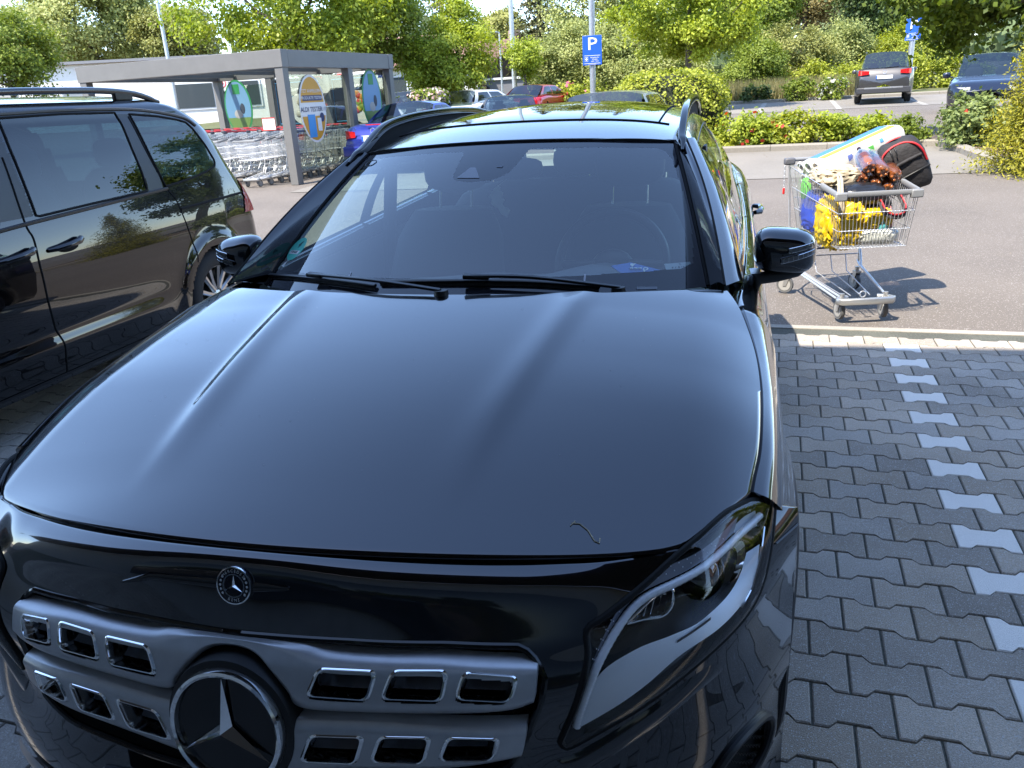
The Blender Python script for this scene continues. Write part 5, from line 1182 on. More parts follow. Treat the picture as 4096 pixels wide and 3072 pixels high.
# things out of the frame on the right that show in the paintwork: hedge, trees and a white house
hedge('boundary_hedge', 'long green hedge along the right side, seen mirrored in the black van', (20, 4, 1.0), (2.0, 14, 1.25), LM_G, 9000, .16, 81, sq=.5)
for k, (x, y, h, sd) in enumerate(((17, 12, 4.2, 82), (19, -3, 5.0, 83), (24, 20, 5.5, 84))):
    tree('garden_tree', ['garden tree mirrored in the black van window', 'tall garden tree mirrored low in the black van door', 'garden tree beyond the right edge mirrored in the car flank'][k], B3(x, y), h, (2.6, 2.6, 2.6), LM_G, 50, 90, .2, .8, sd, .18, 'garden trees mirrored in the paintwork')
# ================================================================== car park surfaces beyond the lane
def patch(name, pts, m, dz): return struct(name, MB().add([(x, y, GZ(y) + dz) for x, y in pts], [tuple(range(len(pts)))]), m)
patch('parking_bays', [(-6.6, 12.05), (-6.6, 16.1), (30, 16.1), (30, 12.05)], BAYM, .004)
patch('far_parking_bays', [(-4, 29.2), (-4, 36.0), (30, 35.6), (30, 28.6)], BAYM, .004)
for x in (2.15, 4.72, 7.35): patch('bay_line', [(x - .35, 28.9), (x + .15, 35.6), (x + .33, 35.6), (x - .17, 28.9)], LINE, .008)
def kerb(name, pts, w=.16, h=.12):
    """a row of kerb stones following a polyline"""
    root = struct(name, MB().add([(pts[0][0], pts[0][1], GZ(pts[0][1]) - .05), (pts[0][0] + .01, pts[0][1], GZ(pts[0][1]) - .05), (pts[0][0], pts[0][1] + .01, GZ(pts[0][1]) - .05)], [(0, 1, 2)]), KERB)
    P_ = resamp(cr([(a, b, 0) for a, b in pts], 12), max(2, int(sum(math.hypot(pts[i + 1][0] - pts[i][0], pts[i + 1][1] - pts[i][1]) for i in range(len(pts) - 1)) / .98) + 1))
    for i in range(len(P_) - 1):
        a = Vector(P_[i]); b = Vector(P_[i + 1]); d = (b - a).normalized(); a += d * .004; b -= d * .004; n = Vector((-d.y, d.x, 0)) * w / 2
        q = []
        for p in (a, b):
            z = GZ(p.y); q.append([(p.x - n.x, p.y - n.y, z - .05), (p.x - n.x, p.y - n.y, z + h - .03), (p.x - n.x * .6, p.y - n.y * .6, z + h), (p.x + n.x, p.y + n.y, z + h), (p.x + n.x, p.y + n.y, z - .05)])
        g = MB().grid(q); g.add(q[0], [(0, 1, 2, 3, 4)]); g.add(q[1], [(4, 3, 2, 1, 0)]); g.build('kerb_stone', KERB, root, 30)
    return root
kerb('kerb', [(-4.6, 16.15), (-1, 16.13), (1.1, 16.12), (3.0, 16.15), (4.35, 16.18), (4.62, 16.0), (4.70, 15.6), (4.70, 14.0), (4.72, 12.9), (4.85, 12.45), (5.3, 12.3), (8.5, 12.28)])
kerb('far_kerb', [(-6, 36.3), (2, 36.1), (8, 35.9), (20, 35.6)])
patch('planting_bed', [(-4.6, 16.22), (4.3, 16.25), (4.66, 16.05), (4.78, 15.6), (4.78, 13.0), (5.0, 12.45), (9, 12.38), (9, 19.4), (-4.6, 19.2)], SOIL, .07)
patch('bank', [(-30, 36.4), (30, 35.7), (30, 60), (-30, 60)], groundmat('rough_grass', (.05, .06, .015), (.12, .12, .04), 12, bump=1, bscale=20), .1)
# bark and fallen leaves on the bed edge
rng = np.random.default_rng(4); bk = MB()
for k in range(900):
    x = rng.uniform(2.8, 5.6); y = rng.uniform(16.3, 17.2) if x < 4.6 else rng.uniform(12.6, 16.3)
    a = rng.uniform(0, PI); l_ = rng.uniform(.015, .04); z = GZ(y) + .075 + rng.uniform(0, .02); c_, s_ = math.cos(a) * l_, math.sin(a) * l_
    bk.add([(x - c_, y - s_, z), (x + s_ * .5, y - c_ * .5, z + .008), (x + c_, y + s_, z + rng.uniform(-.01, .015)), (x - s_ * .5, y + c_ * .5, z)], [(0, 1, 2, 3)])
tag(bk.build('bark_mulch', mat('mulch', (.22, .13, .075), .9, vary=.6, vscale=20), None, None), 'reddish bark mulch and fallen leaves along the kerb', 'mulch', kind='stuff')
# dry leaves and grit scattered on the asphalt
gt = MB()
for k in range(160):
    x = rng.uniform(.9, 6.5); y = rng.uniform(4.7, 12.0) if k < 90 else rng.uniform(14.5, 16.0); a = rng.uniform(0, PI); l_ = rng.uniform(.004, .012) * (1 if k < 90 else 2.2); z = GZ(y) + (.002 if k < 90 else .010); c_, s_ = math.cos(a) * l_, math.sin(a) * l_
    gt.add([(x - c_, y - s_, z), (x + s_ * .5, y - c_ * .5, z + .003), (x + c_, y + s_, z), (x - s_ * .5, y + c_ * .5, z + .002)], [(0, 1, 2, 3)])
tag(gt.build('litter_leaves', mat('dry_leaf', (.36, .28, .17), .9, vary=.3, vscale=5), None, None), 'small dry leaves and grit scattered over the asphalt', 'leaves', kind='stuff')
# ================================================================== poles and signs
GALV = mat('galvanised_steel', (.42, .43, .44), .42, .8, vary=.15, vscale=25)
BLUE = mat('sign_blue', (.012, .085, .46), .4); SGREY = mat('sign_back', (.35, .36, .37), .5, .6)
def pole(parent, h, r0, r1=None, name='pole'): return MB().tube([(0, 0, -.05), (0, 0, h)], [r0, r1 or r0], 14).build(name, GALV, parent, 60)
def psign(label, base, h, r, zc, w, hh, face):
    t = thing('parking_sign', label, 'sign', base, face); pole(t, h, r)
    p = MB().box((0, -r - .02, zc), (w, .012, hh)).build('sign_plate', BLUE, t, 30, .006)
    for k in (-.3, .3): MB().lathe([(r + .003, -.02), (r + .003, .02)], (0, 0, zc + k * hh), n=14).build('sign_clamp', GALV, t)
    y = -r - .0285
    text('P', hh * .60, WHITE, p, (0, y, zc + hh * .20), (PI / 2, 0, 0), 'sign_letter', .001, sx=1.25)
    MB().box((0, y, zc - hh * .175), (w * .84, .002, hh * .012)).build('sign_rule', WHITE, p, None); MB().box((0, y, zc - hh * .44), (w * .84, .002, hh * .012)).build('sign_rule', WHITE, p, None)
    MB().box((-w * .31, y, zc - hh * .30), (w * .17, .002, hh * .15)).build('pictogram_frame', WHITE, p, None)
    MB().box((-w * .31, y - .0012, zc - hh * .30), (w * .15, .002, hh * .13)).build('pictogram_field', BLUE, p, None)
    MB().box((-w * .31, y - .0024, zc - hh * .30), (w * .04, .002, hh * .10)).build('pictogram', WHITE, p, None); MB().box((-w * .31, y - .0024, zc - hh * .295), (w * .12, .002, hh * .025)).build('pictogram', WHITE, p, None)
    text('Parkplatz für\nKunden\nmax. 1 Std.', hh * .062, WHITE, p, (w * .13, y, zc - hh * .305), (PI / 2, 0, 0), 'sign_text', .0006)
    text('nur mit Parkscheibe', hh * .035, WHITE, p, (0, y, zc - hh * .475), (PI / 2, 0, 0), 'sign_text', .0006)
    return t
psign('blue parking sign on the tall grey pole behind the silver car', (-2.0, 17.3, GZ(17.3)), 6.5, .062, 2.355 - GZ(17.3), .40, .58, R(8))
psign('blue parking sign half hidden by maple leaves on the right', (7.95, 36.6, GZ(36.6)), 3.05, .11, 3.15 - GZ(36.6), .56, .8, R(-10))
def lamp(label, base, h, r0, r1, head, rz, group=None):
    t = thing('street_lamp', label, 'street lamp', base, rz, group); pole(t, h, r0, r1)
    if head:
        MB().tube([(0, 0, h), (-.15, 0, h + .05), (-.30, 0, h + .06)], [r1, r1, r1 * .9], 8).build('lamp_arm', GALV, t)
        MB().ball((-.55, 0, h + .06), (.34, .11, .055), 16, 8, .8).build('lamp_head', mat('lamp_grey', (.5, .5, .48), .5), t, 60)
    return t
lamp('tall grey lamp pole rising behind the red car', B3(-9.3, 40), 12, .13, .09, True, .4)
lamp('short street lamp with a flat head in front of the brown roof', B3(-11.25, 45), 3.9, .06, .05, True, .5)
lamp('thin grey pole standing behind the left end of the shelter', B3(-32.2, 45), 12, .13, .08, True, .3)
# ================================================================== buildings behind
RED_ = mat('letter_red', (.62, .02, .03), .45); CREAMW = mat('shop_white', (.62, .60, .56), .8, vary=.05); GLD = mat('shop_pane', (.05, .06, .065), .08)
ST = thing('drugstore_building', 'long flat white shop with red lettering behind the trolley shelter', 'building', (-38.4, 45, GZ(45)), R(20))
g0 = GZ(45)
MB().box((4, 4, 2.0), (40, 8, 4.0)).build('wall', CREAMW, ST, None)
MB().box((4, 3.9, 4.06), (40.6, 8.6, .16)).build('roof_edge', mat('roof_grey', (.16, .16, .17), .6), ST, None)
for k, ch in enumerate('ROSSMANN'): text(ch, 1.05, RED_, ST, (-.2 + k * .78, -.04, 3.42), (PI / 2, 0, 0), 'sign_letter', .03)
MB().box((12, -.03, 3.35), (18, .05, .10)).build('red_stripe', RED_, ST, None)
MB().box((-7.2, -.06, 1.4), (5.5, .1, 2.8)).build('painted_recess', mat('wall_shade', (.35, .33, .3), .8), ST, None); MB().box((-1.0, -.25, 2.55), (1.6, .5, .12)).build('canopy', mat('roof_grey', (.16, .16, .17), .6), ST, None)  # flat slab on the wall; its darker colour paints in an opening's shade
for k, x in enumerate((6.5, 9.4, 12.3, 17.2, 20)):
    w_ = MB().box((x, -.03, 1.75), (2.6, .08, 1.7)).build('shop_window', mat('frame_white', (.55, .55, .55), .5), ST, None); MB().box((x, -.09, 1.75), (2.35, .03, 1.45)).build('pane', GLD, w_, None)
dr = MB().box((15.0, -.05, 1.3), (2.2, .12, 2.6)).build('entrance_frame', RED_, ST, None); MB().box((15.0, -.13, 1.25), (1.8, .04, 2.2)).build('pane', GLD, dr, None)
sg_ = MB().box((14.6, -.5, 2.95), (2.2, .12, .85)).build('hanging_sign', mat('sign_white', (.7, .69, .67), .5), ST, 30, .05)
text('ROSSMANN', .34, RED_, sg_, (14.6, -.57, 3.08), (PI / 2, 0, 0), 'sign_letter', .01); text('Mein Drogeriemarkt', .18, mat('ink_grey', (.12, .12, .12), .6), sg_, (14.6, -.57, 2.76), (PI / 2, 0, 0), 'sign_text', .01)
s2 = MB().box((8.4, -.5, 2.35), (.85, .1, .9)).build('hanging_sign', mat('sign_white', (.7, .69, .67), .5), ST, 30, .05)
rg = MB().lathe([(.27, -.56), (.27, -.58), (.22, -.58), (.22, -.56)], (8.4, 0, 2.4), 'Y', 28); rg.build('round_emblem', RED_, s2); MB().ball((8.4, -.57, 2.4), (.12, .02, .14), 12, 6).build('emblem_figure', RED_, s2)
def house(label, base, w, d, hw, hr, rz, wallm, roofm):
    t = thing('house', label, 'house', base, rz)
    MB().box((0, 0, hw / 2), (w, d, hw)).build('wall', wallm, t, None)
    gb = MB(); e = .35
    for s in (1, -1): gb.prism([(s * w / 2, -d / 2, hw), (s * w / 2, d / 2, hw), (s * w / 2, 0, hr)], (-s * .2, 0, 0))
    gb.build('gable', wallm, t, None)
    r_ = None
    for s in (1, -1):
        rf = MB().prism([(-w / 2 - e, s * (d / 2 + e), hw - .25), (w / 2 + e, s * (d / 2 + e), hw - .25), (w / 2 + e, 0, hr), (-w / 2 - e, 0, hr)], (0, 0, .14)).build('roof', roofm, t, None)
        if s < 0: r_ = rf
        tl_ = MB(); nrow = 12
        for k in range(nrow):
            f0 = k / nrow; y = s * lerp(d / 2 + e, 0, f0); z = lerp(hw - .25, hr, f0) + .15; tl_.box((0, y, z), (w + 2 * e, .06, .05))
        tl_.build('tile_course', roofm, rf, None)
    MB().box((w * .28, d * .12, hr + .1), (.6, .6, 1.2)).build('chimney', mat('brick_chimney', (.30, .22, .18), .85), r_, None)
    sk = MB().prism([(-.5, -d * .30, lerp(hw, hr, .42) + .12), (.5, -d * .30, lerp(hw, hr, .42) + .12), (.5, -d * .18, lerp(hw, hr, .66) + .12), (-.5, -d * .18, lerp(hw, hr, .66) + .12)], (0, 0, .06)).build('roof_window', mat('skylight', (.5, .52, .54), .2), r_, None)
    for x in (-w * .28, w * .22):
        wd = MB().box((x, -d / 2 - .02, hw * .55), (1.1, .08, 1.2)).build('window', mat('frame_white', (.55, .55, .55), .5), t, None); MB().box((x, -d / 2 - .07, hw * .55), (.9, .03, 1.0)).build('pane', GLD, wd, None)
    return t
BRN = mat('roof_tiles_brown', (.13, .075, .055), .85, vary=.25, vscale=3)
house('house with a brown tiled roof behind the short street lamp', (-15.2, 58, GZ(58)), 6.0, 6.5, 1.7, 3.9, R(-42), mat('plaster_brown', (.14, .10, .08), .85), BRN)
house('white house with a reddish roof half hidden right of the shelter', (-17.2, 50, GZ(50)), 6, 6, 2.6, 4.2, R(15), CREAMW, mat('roof_tiles_red', (.30, .17, .14), .85, vary=.25, vscale=3))
house('white gabled house off to the right, mirrored in the van window', (27, 8, 0.3), 12, 9, 3.6, 6.6, R(90), mat('plaster_white', (.70, .68, .64), .8), BRN)
# garden sheds
sh = thing('garden_shed', 'small grey shed below the brown roof behind the red car', 'shed', (-12.2, 50, GZ(50))); MB().box((0, 0, .75), (2.4, 1.6, 1.5)).build('wall', mat('shed_grey', (.12, .12, .13), .7), sh, None); MB().box((0, 0, 1.55), (2.7, 1.9, .12)).build('roof', mat('shed_white', (.6, .6, .58), .6), sh, None)
# ================================================================== parked cars beyond the lane
CARG = glassmat('far_car_glass', (.30, .36, .36), .12)
PLATE = mat('plate_white', (.72, .72, .70), .5); PBLUE = mat('plate_blue', (.02, .10, .5), .5); INK = mat('plate_ink', (.02, .02, .02), .6)
REDL = mat('rear_lamp_red', (.50, .012, .014), .15, coat=1); WHL = mat('lamp_clear', (.6, .62, .64), .1, coat=1)
def cpaint(name, col, metal=.6, rough=.3): return mat(name, col, rough, metal, coat=1.0, coatr=.02)
def car(label, base, rz, paint, L, W, zr, zb, deck, gh, cat='car', group=None, wr=None, plate=None, badge=None, lampz=None, wheels=True, s=1.0, name='parked_car', rails=False, rear='hatch', trim=None):
    t = thing(name, label, cat, base, rz, group, s); hw = W / 2; wr = wr or hw * .74; y0 = -L / 2
    Y = lambda f: y0 + L * f
    dk = spl([p[0] for p in deck], [p[1] for p in deck])
    WX = (.19, .80); rad = .33
    rows = []
    for k in range(61):
        f = k / 60; e = 1 - .14 * (1 - sm(0, .07, f)) - .22 * (1 - sm(0, .10, 1 - f)); w = hw * e; z = dk(f); zl = .24 + .10 * (1 - sm(0, .05, f)) + .06 * (1 - sm(0, .06, 1 - f))
        half = [(0, z), (w * .5, z - .004), (w * .80, z - .02), (w * .93, z - .06), (w * .985, z - .14), (w, lerp(z, zl, .45)), (w * .995, lerp(z, zl, .7)), (w * .97, zl + .06), (w * .88, zl)]
        half = [tuple(q) for q in cr([(a, b, 0) for a, b in half], 3)]
        rows.append([(-a, Y(f), b) for a, b, _ in reversed(half)] + [(a, Y(f), b) for a, b, _ in half[1:]])
    nb = len(rows[0])
    inar = lambda p: abs(p[0]) > hw * .6 and any(math.hypot(p[1] - Y(a), p[2] - rad) < rad + .045 for a in WX)
    g = MB().grid(rows, lambda i, j: not (inar(rows[i][j]) and inar(rows[i + 1][j + 1])))
    for r, d in ((rows[0], -1), (rows[-1], 1)):
        cap = [[(lerp(p[0], 0, q) , p[1] + d * .05 * math.sin(q * PI / 2) , lerp(p[2], .62, q)) for p in r] for q in (0, .12, .35, .7, 1)]; g.grid(cap)
    g.build('body', paint, t, 50)
    # greenhouse
    a, b, c, d = [Y(f) for f in gh]; zrear = dk(gh[0]) - .01; zf = dk(gh[3]) - .01; wb = hw * .90
    def xs(y, tt): return lerp(wb, wr, tt) + .03 * math.sin(PI * tt)
    zt = lambda y: zr - .018 * abs((y - (b + c) / 2) / ((c - b) / 2)) ** 2.2
    MB().grid([[(u * wr, lerp(b, c, v), zt(lerp(b, c, v)) + .035 * (1 - u * u) - .03 * abs(u) ** 6) for u in np.linspace(-1, 1, 17)] for v in np.linspace(0, 1, 13)]).build('roof', paint, t, 60)
    MB().grid([[(u * lerp(wb * .90, wr * .97, v), lerp(a, b, v) - .06 * (1 - u * u) * (1 - v) , lerp(zrear, zt(b), v) + (.035 * (1 - u * u) - .03 * abs(u) ** 6) * v) for u in np.linspace(-1, 1, 13)] for v in np.linspace(0, 1, 9)]).build('rear_window', CARG, t, 60)
    MB().grid([[(u * lerp(wb * .90, wr * .97, v), lerp(d, c, v) + .10 * (1 - u * u) * (1 - v), lerp(zf, zt(c), v) + (.035 * (1 - u * u) - .03 * abs(u) ** 6) * v) for u in np.linspace(-1, 1, 13)] for v in np.linspace(0, 1, 9)]).build('windscreen', CARG, t, 60)
    for sd in (1, -1):
        def sp(f, tt):   # f from rear base to front base along the belt
            yb = lerp(a, d, f); yt = lerp(b, c, f); y = lerp(yb, yt, tt); zbot = dk(lerp(gh[0], gh[3], f)) - .015; return (sd * xs(y, tt), y, lerp(zbot, zt(yt) - .03, tt))
        MB().grid([[sp(f, tt) for tt in np.linspace(0, 1, 8)] for f in np.linspace(0, 1, 15)]).build('side_frame', paint, t, 60)
        for f0, f1 in ((.10, .46), (.50, .90)):
            q = [[tuple(Vector(sp(f, tt)) + Vector((sd * .004, 0, 0))) for tt in np.linspace(.10, .90, 6)] for f in np.linspace(f0, f1, 8)]
            MB().grid(q).build('side_window', mat('side_glass_dark', (.01, .012, .014), .03, ior=1.6), t, 60)
        if trim: MB().tube([tuple(Vector(sp(f, .05)) + Vector((sd * .006, 0, 0))) for f in np.linspace(.04, .96, 20)], .008, 5).build('window_trim', trim, t)
        m_ = MB().ball((sd * (hw + .08), Y(gh[3]) - .42, zb + .06), (.10, .06, .075), 12, 8, .7); m_.tube([(sd * hw * .9, Y(gh[3]) - .42, zb), (sd * (hw + .05), Y(gh[3]) - .42, zb + .03)], .02, 6); m_.build('wing_mirror', paint, t, 60)
        if rails: MB().tube([(sd * (wr - .03), y, zt(y) + .05 - .04 * abs(2 * k / 8 - 1) ** 6) for k, y in enumerate(np.linspace(b + .05, c - .05, 9))], .016, 6).build('roof_rail', BLK, t)
        # lamps
        lz = lampz or zb - .18
        rl_ = []
        for k in range(7):
            u = lerp(.58, .99, k / 6); rl_.append([(sd * hw * u * .90, Y(0) - .035 + .11 * max(0, (u - .8) / .2) ** 2, lz + h_ * (.6 + .4 * k / 6)) for h_ in (-.085, -.03, .03, .085)])
        MB().grid(rl_).build('rear_light', REDL, t, 60)
        fl_ = [[(sd * hw * lerp(.45, .82, k / 5), Y(1) - .015 - .20 * (k / 5) ** 2, lz - .10 + h_) for h_ in (-.05, 0, .05)] for k in range(6)]
        MB().grid(fl_).build('front_light', WHL, t, 60)
        for a_ in WX:
            wheel(t, (sd * (hw - .12), Y(a_), rad), sd, rad, .21, 5, .22)
            ar = [(sd * (hw - .02), Y(a_) + (rad + .04) * math.cos(q), rad + (rad + .04) * math.sin(q)) for q in np.linspace(0, PI, 20)]; MB().grid([ar, [(x - sd * .35, y, z) for x, y, z in ar]]).build('arch_liner', GAP, t)
    MB().box((0, 0, .42), (W * .8, L * .6, .1)).build('cabin_floor', INT, t, None)
    for x in (-.36, .36):
        st_ = MB().ball((x, Y(.55), zb - .05), (.22, .08, .30), 14, 8, .6).build('seat_back', INT, t, 60); MB().ball((x, Y(.55), zb + .24), (.12, .05, .08), 12, 6, .6).build('headrest', INT, st_, 60)
        MB().ball((x, Y(.33), zb + .10), (.12, .05, .08), 12, 6, .6).build('rear_headrest', INT, t, 60)
    MB().box((0, Y(0) - .03, .42), (W * .92, .06, .20)).build('rear_bumper', mat('bumper_black', (.03, .03, .032), .5) if rear == 'clad' else paint, t, 40, .03)
    if plate:
        pz = plate[1]; pl_ = MB().box((0, Y(0) - .062, pz), (.52, .012, .11)).build('number_plate', PLATE, t, 30, .004)
        MB().box((-.24, Y(0) - .069, pz), (.04, .003, .10)).build('plate_band', PBLUE, pl_, None)
        text(plate[0], .092, INK, pl_, (.02, Y(0) - .0695, pz), (PI / 2, 0, 0), 'plate_text', .0008, sx=.92)
        if badge:
            bz = badge; rr_ = MB().lathe([(.045, 0), (.052, .006), (.058, 0)], (0, 0, 0), 'Y', 24); rr_.v = [(x, -y + Y(0) - .055, z + bz) for x, y, z in rr_.v]; rr_.build('badge_ring', CHROME, t)
    return t
BASE_W = [(0, .78), (.03, .86), (.12, .93), (.5, .93), (.72, .95), (.85, .88), (.95, .78), (1, .62)]
SALOON = [(0, .80), (.03, .90), (.08, .945), (.20, .95), (.5, .93), (.66, .93), (.85, .85), (.95, .74), (1, .58)]
# blue roadster with folding roof
SLKB = cpaint('blue_paint', (.022, .038, .27), .4)
sk = car('bright blue roadster with red rear lights parked beside the trolley shelter', (-5.56, 16.25, GZ(16.25)), R(-8), SLKB, 4.0, 1.60, 1.27, .86, [(0, .70), (.03, .86), (.06, .905), (.22, .89), (.5, .86), (.66, .86), (.85, .78), (.95, .68), (1, .54)], (.215, .36, .50, .66), plate=('OF:YT 777', .66), badge=.80, lampz=.74, name='parked_roadster')
text('SLK 200', .075, CHROME, sk, (-.50, -2.062, .835), (PI / 2, 0, 0), 'model_lettering', .002)
MB().box((0, -1.93, .912), (.42, .03, .018)).build('brake_light', REDL, sk, None)
# grey compact SUV across the far lane
TG = cpaint('grey_metallic', (.055, .052, .050), .5)
tg = car('grey compact SUV with roof rails parked at the far kerb', (6.35, 32.6, GZ(32.6)), R(-9), TG, 4.49, 1.84, 1.63, 1.0, [(0, .86), (.015, 1.08), (.05, 1.14), (.12, 1.13), (.5, 1.03), (.72, 1.0), (.86, .95), (.95, .84), (1, .66)], (.035, .12, .56, .76), plate=('OF AA 1001', .84), badge=1.0, lampz=1.0, rails=True, rear='clad', name='parked_suv', wr=.66)
MB().box((0, -2.29, .50), (1.2, .03, .05)).build('bumper_strip', mat('strip_grey', (.3, .3, .3), .4, .5), tg, None)
MB().tube([(-.02, -2.17, 1.13), (.15, -2.14, 1.145), (.42, -2.12, 1.15)], .010, 6).build('rear_wiper', BLK, tg)
# dark blue car nose-on at the right
car('dark blue car facing us behind the pale bush on the right', (7.55, 24.3, GZ(24.3)), R(180 - 14), cpaint('dark_blue_paint', (.008, .012, .030), .4), 4.5, 1.82, 1.47, .93, BASE_W, (.04, .16, .50, .70), rails=True)
# silver estate right behind the roof
car('silver car with a tinted rear window just beyond the black roof', (-1.12, 15.0, GZ(15)), R(-3), cpaint('silver_paint', (.42, .43, .44), .3), 4.4, 1.78, 1.33, .86, BASE_W, (.03, .11, .55, .74), s=.96)
car('dark blue car whose roof shows left of the silver car', (-4.75, 21.0, GZ(21)), R(12), cpaint('navy_paint', (.02, .026, .06), .6), 4.3, 1.78, 1.27, .84, SALOON, (.12, .27, .54, .74), s=.93)
car('red coupe with a large rear window beyond the dark blue roof', (-6.35, 32.2, GZ(32)), R(-12), cpaint('red_paint', (.42, .012, .022), .3), 4.2, 1.74, 1.33, .86, BASE_W, (.05, .22, .52, .72), s=.96)
car('white hatchback behind the shelter, left of the pink hedge', (-10.35, 28.0, GZ(28)), R(20), cpaint('white_paint', (.70, .70, .70), .0), 4.3, 1.78, 1.42, .92, BASE_W, (.03, .13, .55, .74), s=.95)
car('white car with dark windows right of the pink hedge', (-7.75, 28.6, GZ(28.6)), R(-14), cpaint('white_paint', (.70, .70, .70), .0), 4.3, 1.78, 1.36, .90, BASE_W, (.03, .13, .55, .74), s=.93)

# ================================================================== person bending over beyond the cars
def person():
    t = thing('person', 'white-haired person in a black T-shirt leaning forward beyond the red car', 'person', (-9.05, 34.2, GZ(34.2)), R(-15))
    V = [(0, 0, .90), (0, -.02, 1.02), (0, -.12, 1.16), (0, -.22, 1.28), (0, -.27, 1.35), (.17, -.20, 1.27), (.25, -.30, 1.03), (.13, -.44, .90), (-.17, -.20, 1.27), (-.25, -.30, 1.03), (-.13, -.44, .90), (.09, 0, .84), (.10, -.03, .48), (.10, 0, .06), (.10, -.12, .03), (-.09, 0, .84), (-.10, -.03, .48), (-.10, 0, .06), (-.10, -.12, .03)]
    E_ = [(0, 1), (1, 2), (2, 3), (3, 4), (3, 5), (5, 6), (6, 7), (3, 8), (8, 9), (9, 10), (0, 11), (11, 12), (12, 13), (13, 14), (0, 15), (15, 16), (16, 17), (17, 18)]
    rad = [.15, .15, .16, .12, .055, .065, .045, .035, .065, .045, .035, .09, .06, .045, .04, .09, .06, .045, .04]
    me = bpy.data.meshes.new('body'); me.from_pydata(V, E_, []); o = bpy.data.objects.new('body', me); COL.objects.link(o); o.parent = t
    o.modifiers.new('skin', 'SKIN'); 
    for i, r_ in enumerate(rad): me.skin_vertices[0].data[i].radius = (r_, r_ * .85); 
    me.skin_vertices[0].data[0].use_root = True
    sb = o.modifiers.new('sub', 'SUBSURF'); sb.levels = 1; sb.render_levels = 2
    m, n, l, b = nodes_of('person_zones'); tc = n.new('ShaderNodeTexCoord'); sx = n.new('ShaderNodeSeparateXYZ'); l.new(tc.outputs['Object'], sx.inputs[0])
    ab = n.new('ShaderNodeMath'); ab.operation = 'ABSOLUTE'; l.new(sx.outputs[0], ab.inputs[0])
    arm = n.new('ShaderNodeMath'); arm.operation = 'LESS_THAN'; l.new(sx.outputs[1], arm.inputs[0]); arm.inputs[1].default_value = -.285
    mx = n.new('ShaderNodeMix'); mx.data_type = 'RGBA'; mx.inputs[6].default_value = (.012, .012, .014, 1); mx.inputs[7].default_value = (.50, .28, .20, 1); l.new(arm.outputs[0], mx.inputs[0]); l.new(mx.outputs[2], b.inputs['Base Color']); b.inputs['Roughness'].default_value = .7
    me.materials.append(m)
    hd = MB().ball((0, -.33, 1.46), (.075, .095, .115), 16, 12).build('head', mat('skin', (.52, .30, .22), .55), t, 80)
    MB().ball((0, -.425, 1.45), (.014, .02, .018), 8, 6).build('nose', mat('skin', (.52, .30, .22), .55), hd, 80)
    for s in (1, -1):
        MB().ball((s * .03, -.415, 1.48), (.010, .008, .007), 8, 6).build('eye', INK, hd, 80); MB().ball((s * .076, -.33, 1.46), (.012, .02, .028), 8, 6).build('ear', mat('skin', (.52, .30, .22), .55), hd, 80)
    MB().ball((0, -.415, 1.40), (.022, .008, .005), 8, 6).build('mouth', mat('lip', (.35, .10, .09), .5), hd, 80)
    h = MB().ball((0, -.29, 1.50), (.10, .105, .11), 18, 12); rng = np.random.default_rng(2); h.v = [(x + rng.normal() * .008, y + rng.normal() * .008, z + rng.normal() * .008) for x, y, z in h.v]; h.build('hair', mat('white_hair', (.72, .68, .62), .8), hd, 80)
    for s in (1, -1):
        fg = MB()
        for k, (dx, ln) in enumerate(((-.03, .065), (-.01, .08), (.01, .075), (.028, .06))): fg.tube([(s * .13 + dx, -.45, .89), (s * .13 + dx, -.45 - ln * .6, .875), (s * .13 + dx * .9, -.45 - ln * .85, .845)], [.009, .0085, .007], 6)
        fg.tube([(s * .13 - s * .03, -.44, .885), (s * .13 - s * .06, -.47, .875), (s * .13 - s * .065, -.50, .86)], [.010, .009, .007], 6)
        fg.build('hand', mat('skin', (.52, .30, .22), .55), t, 60)
person()
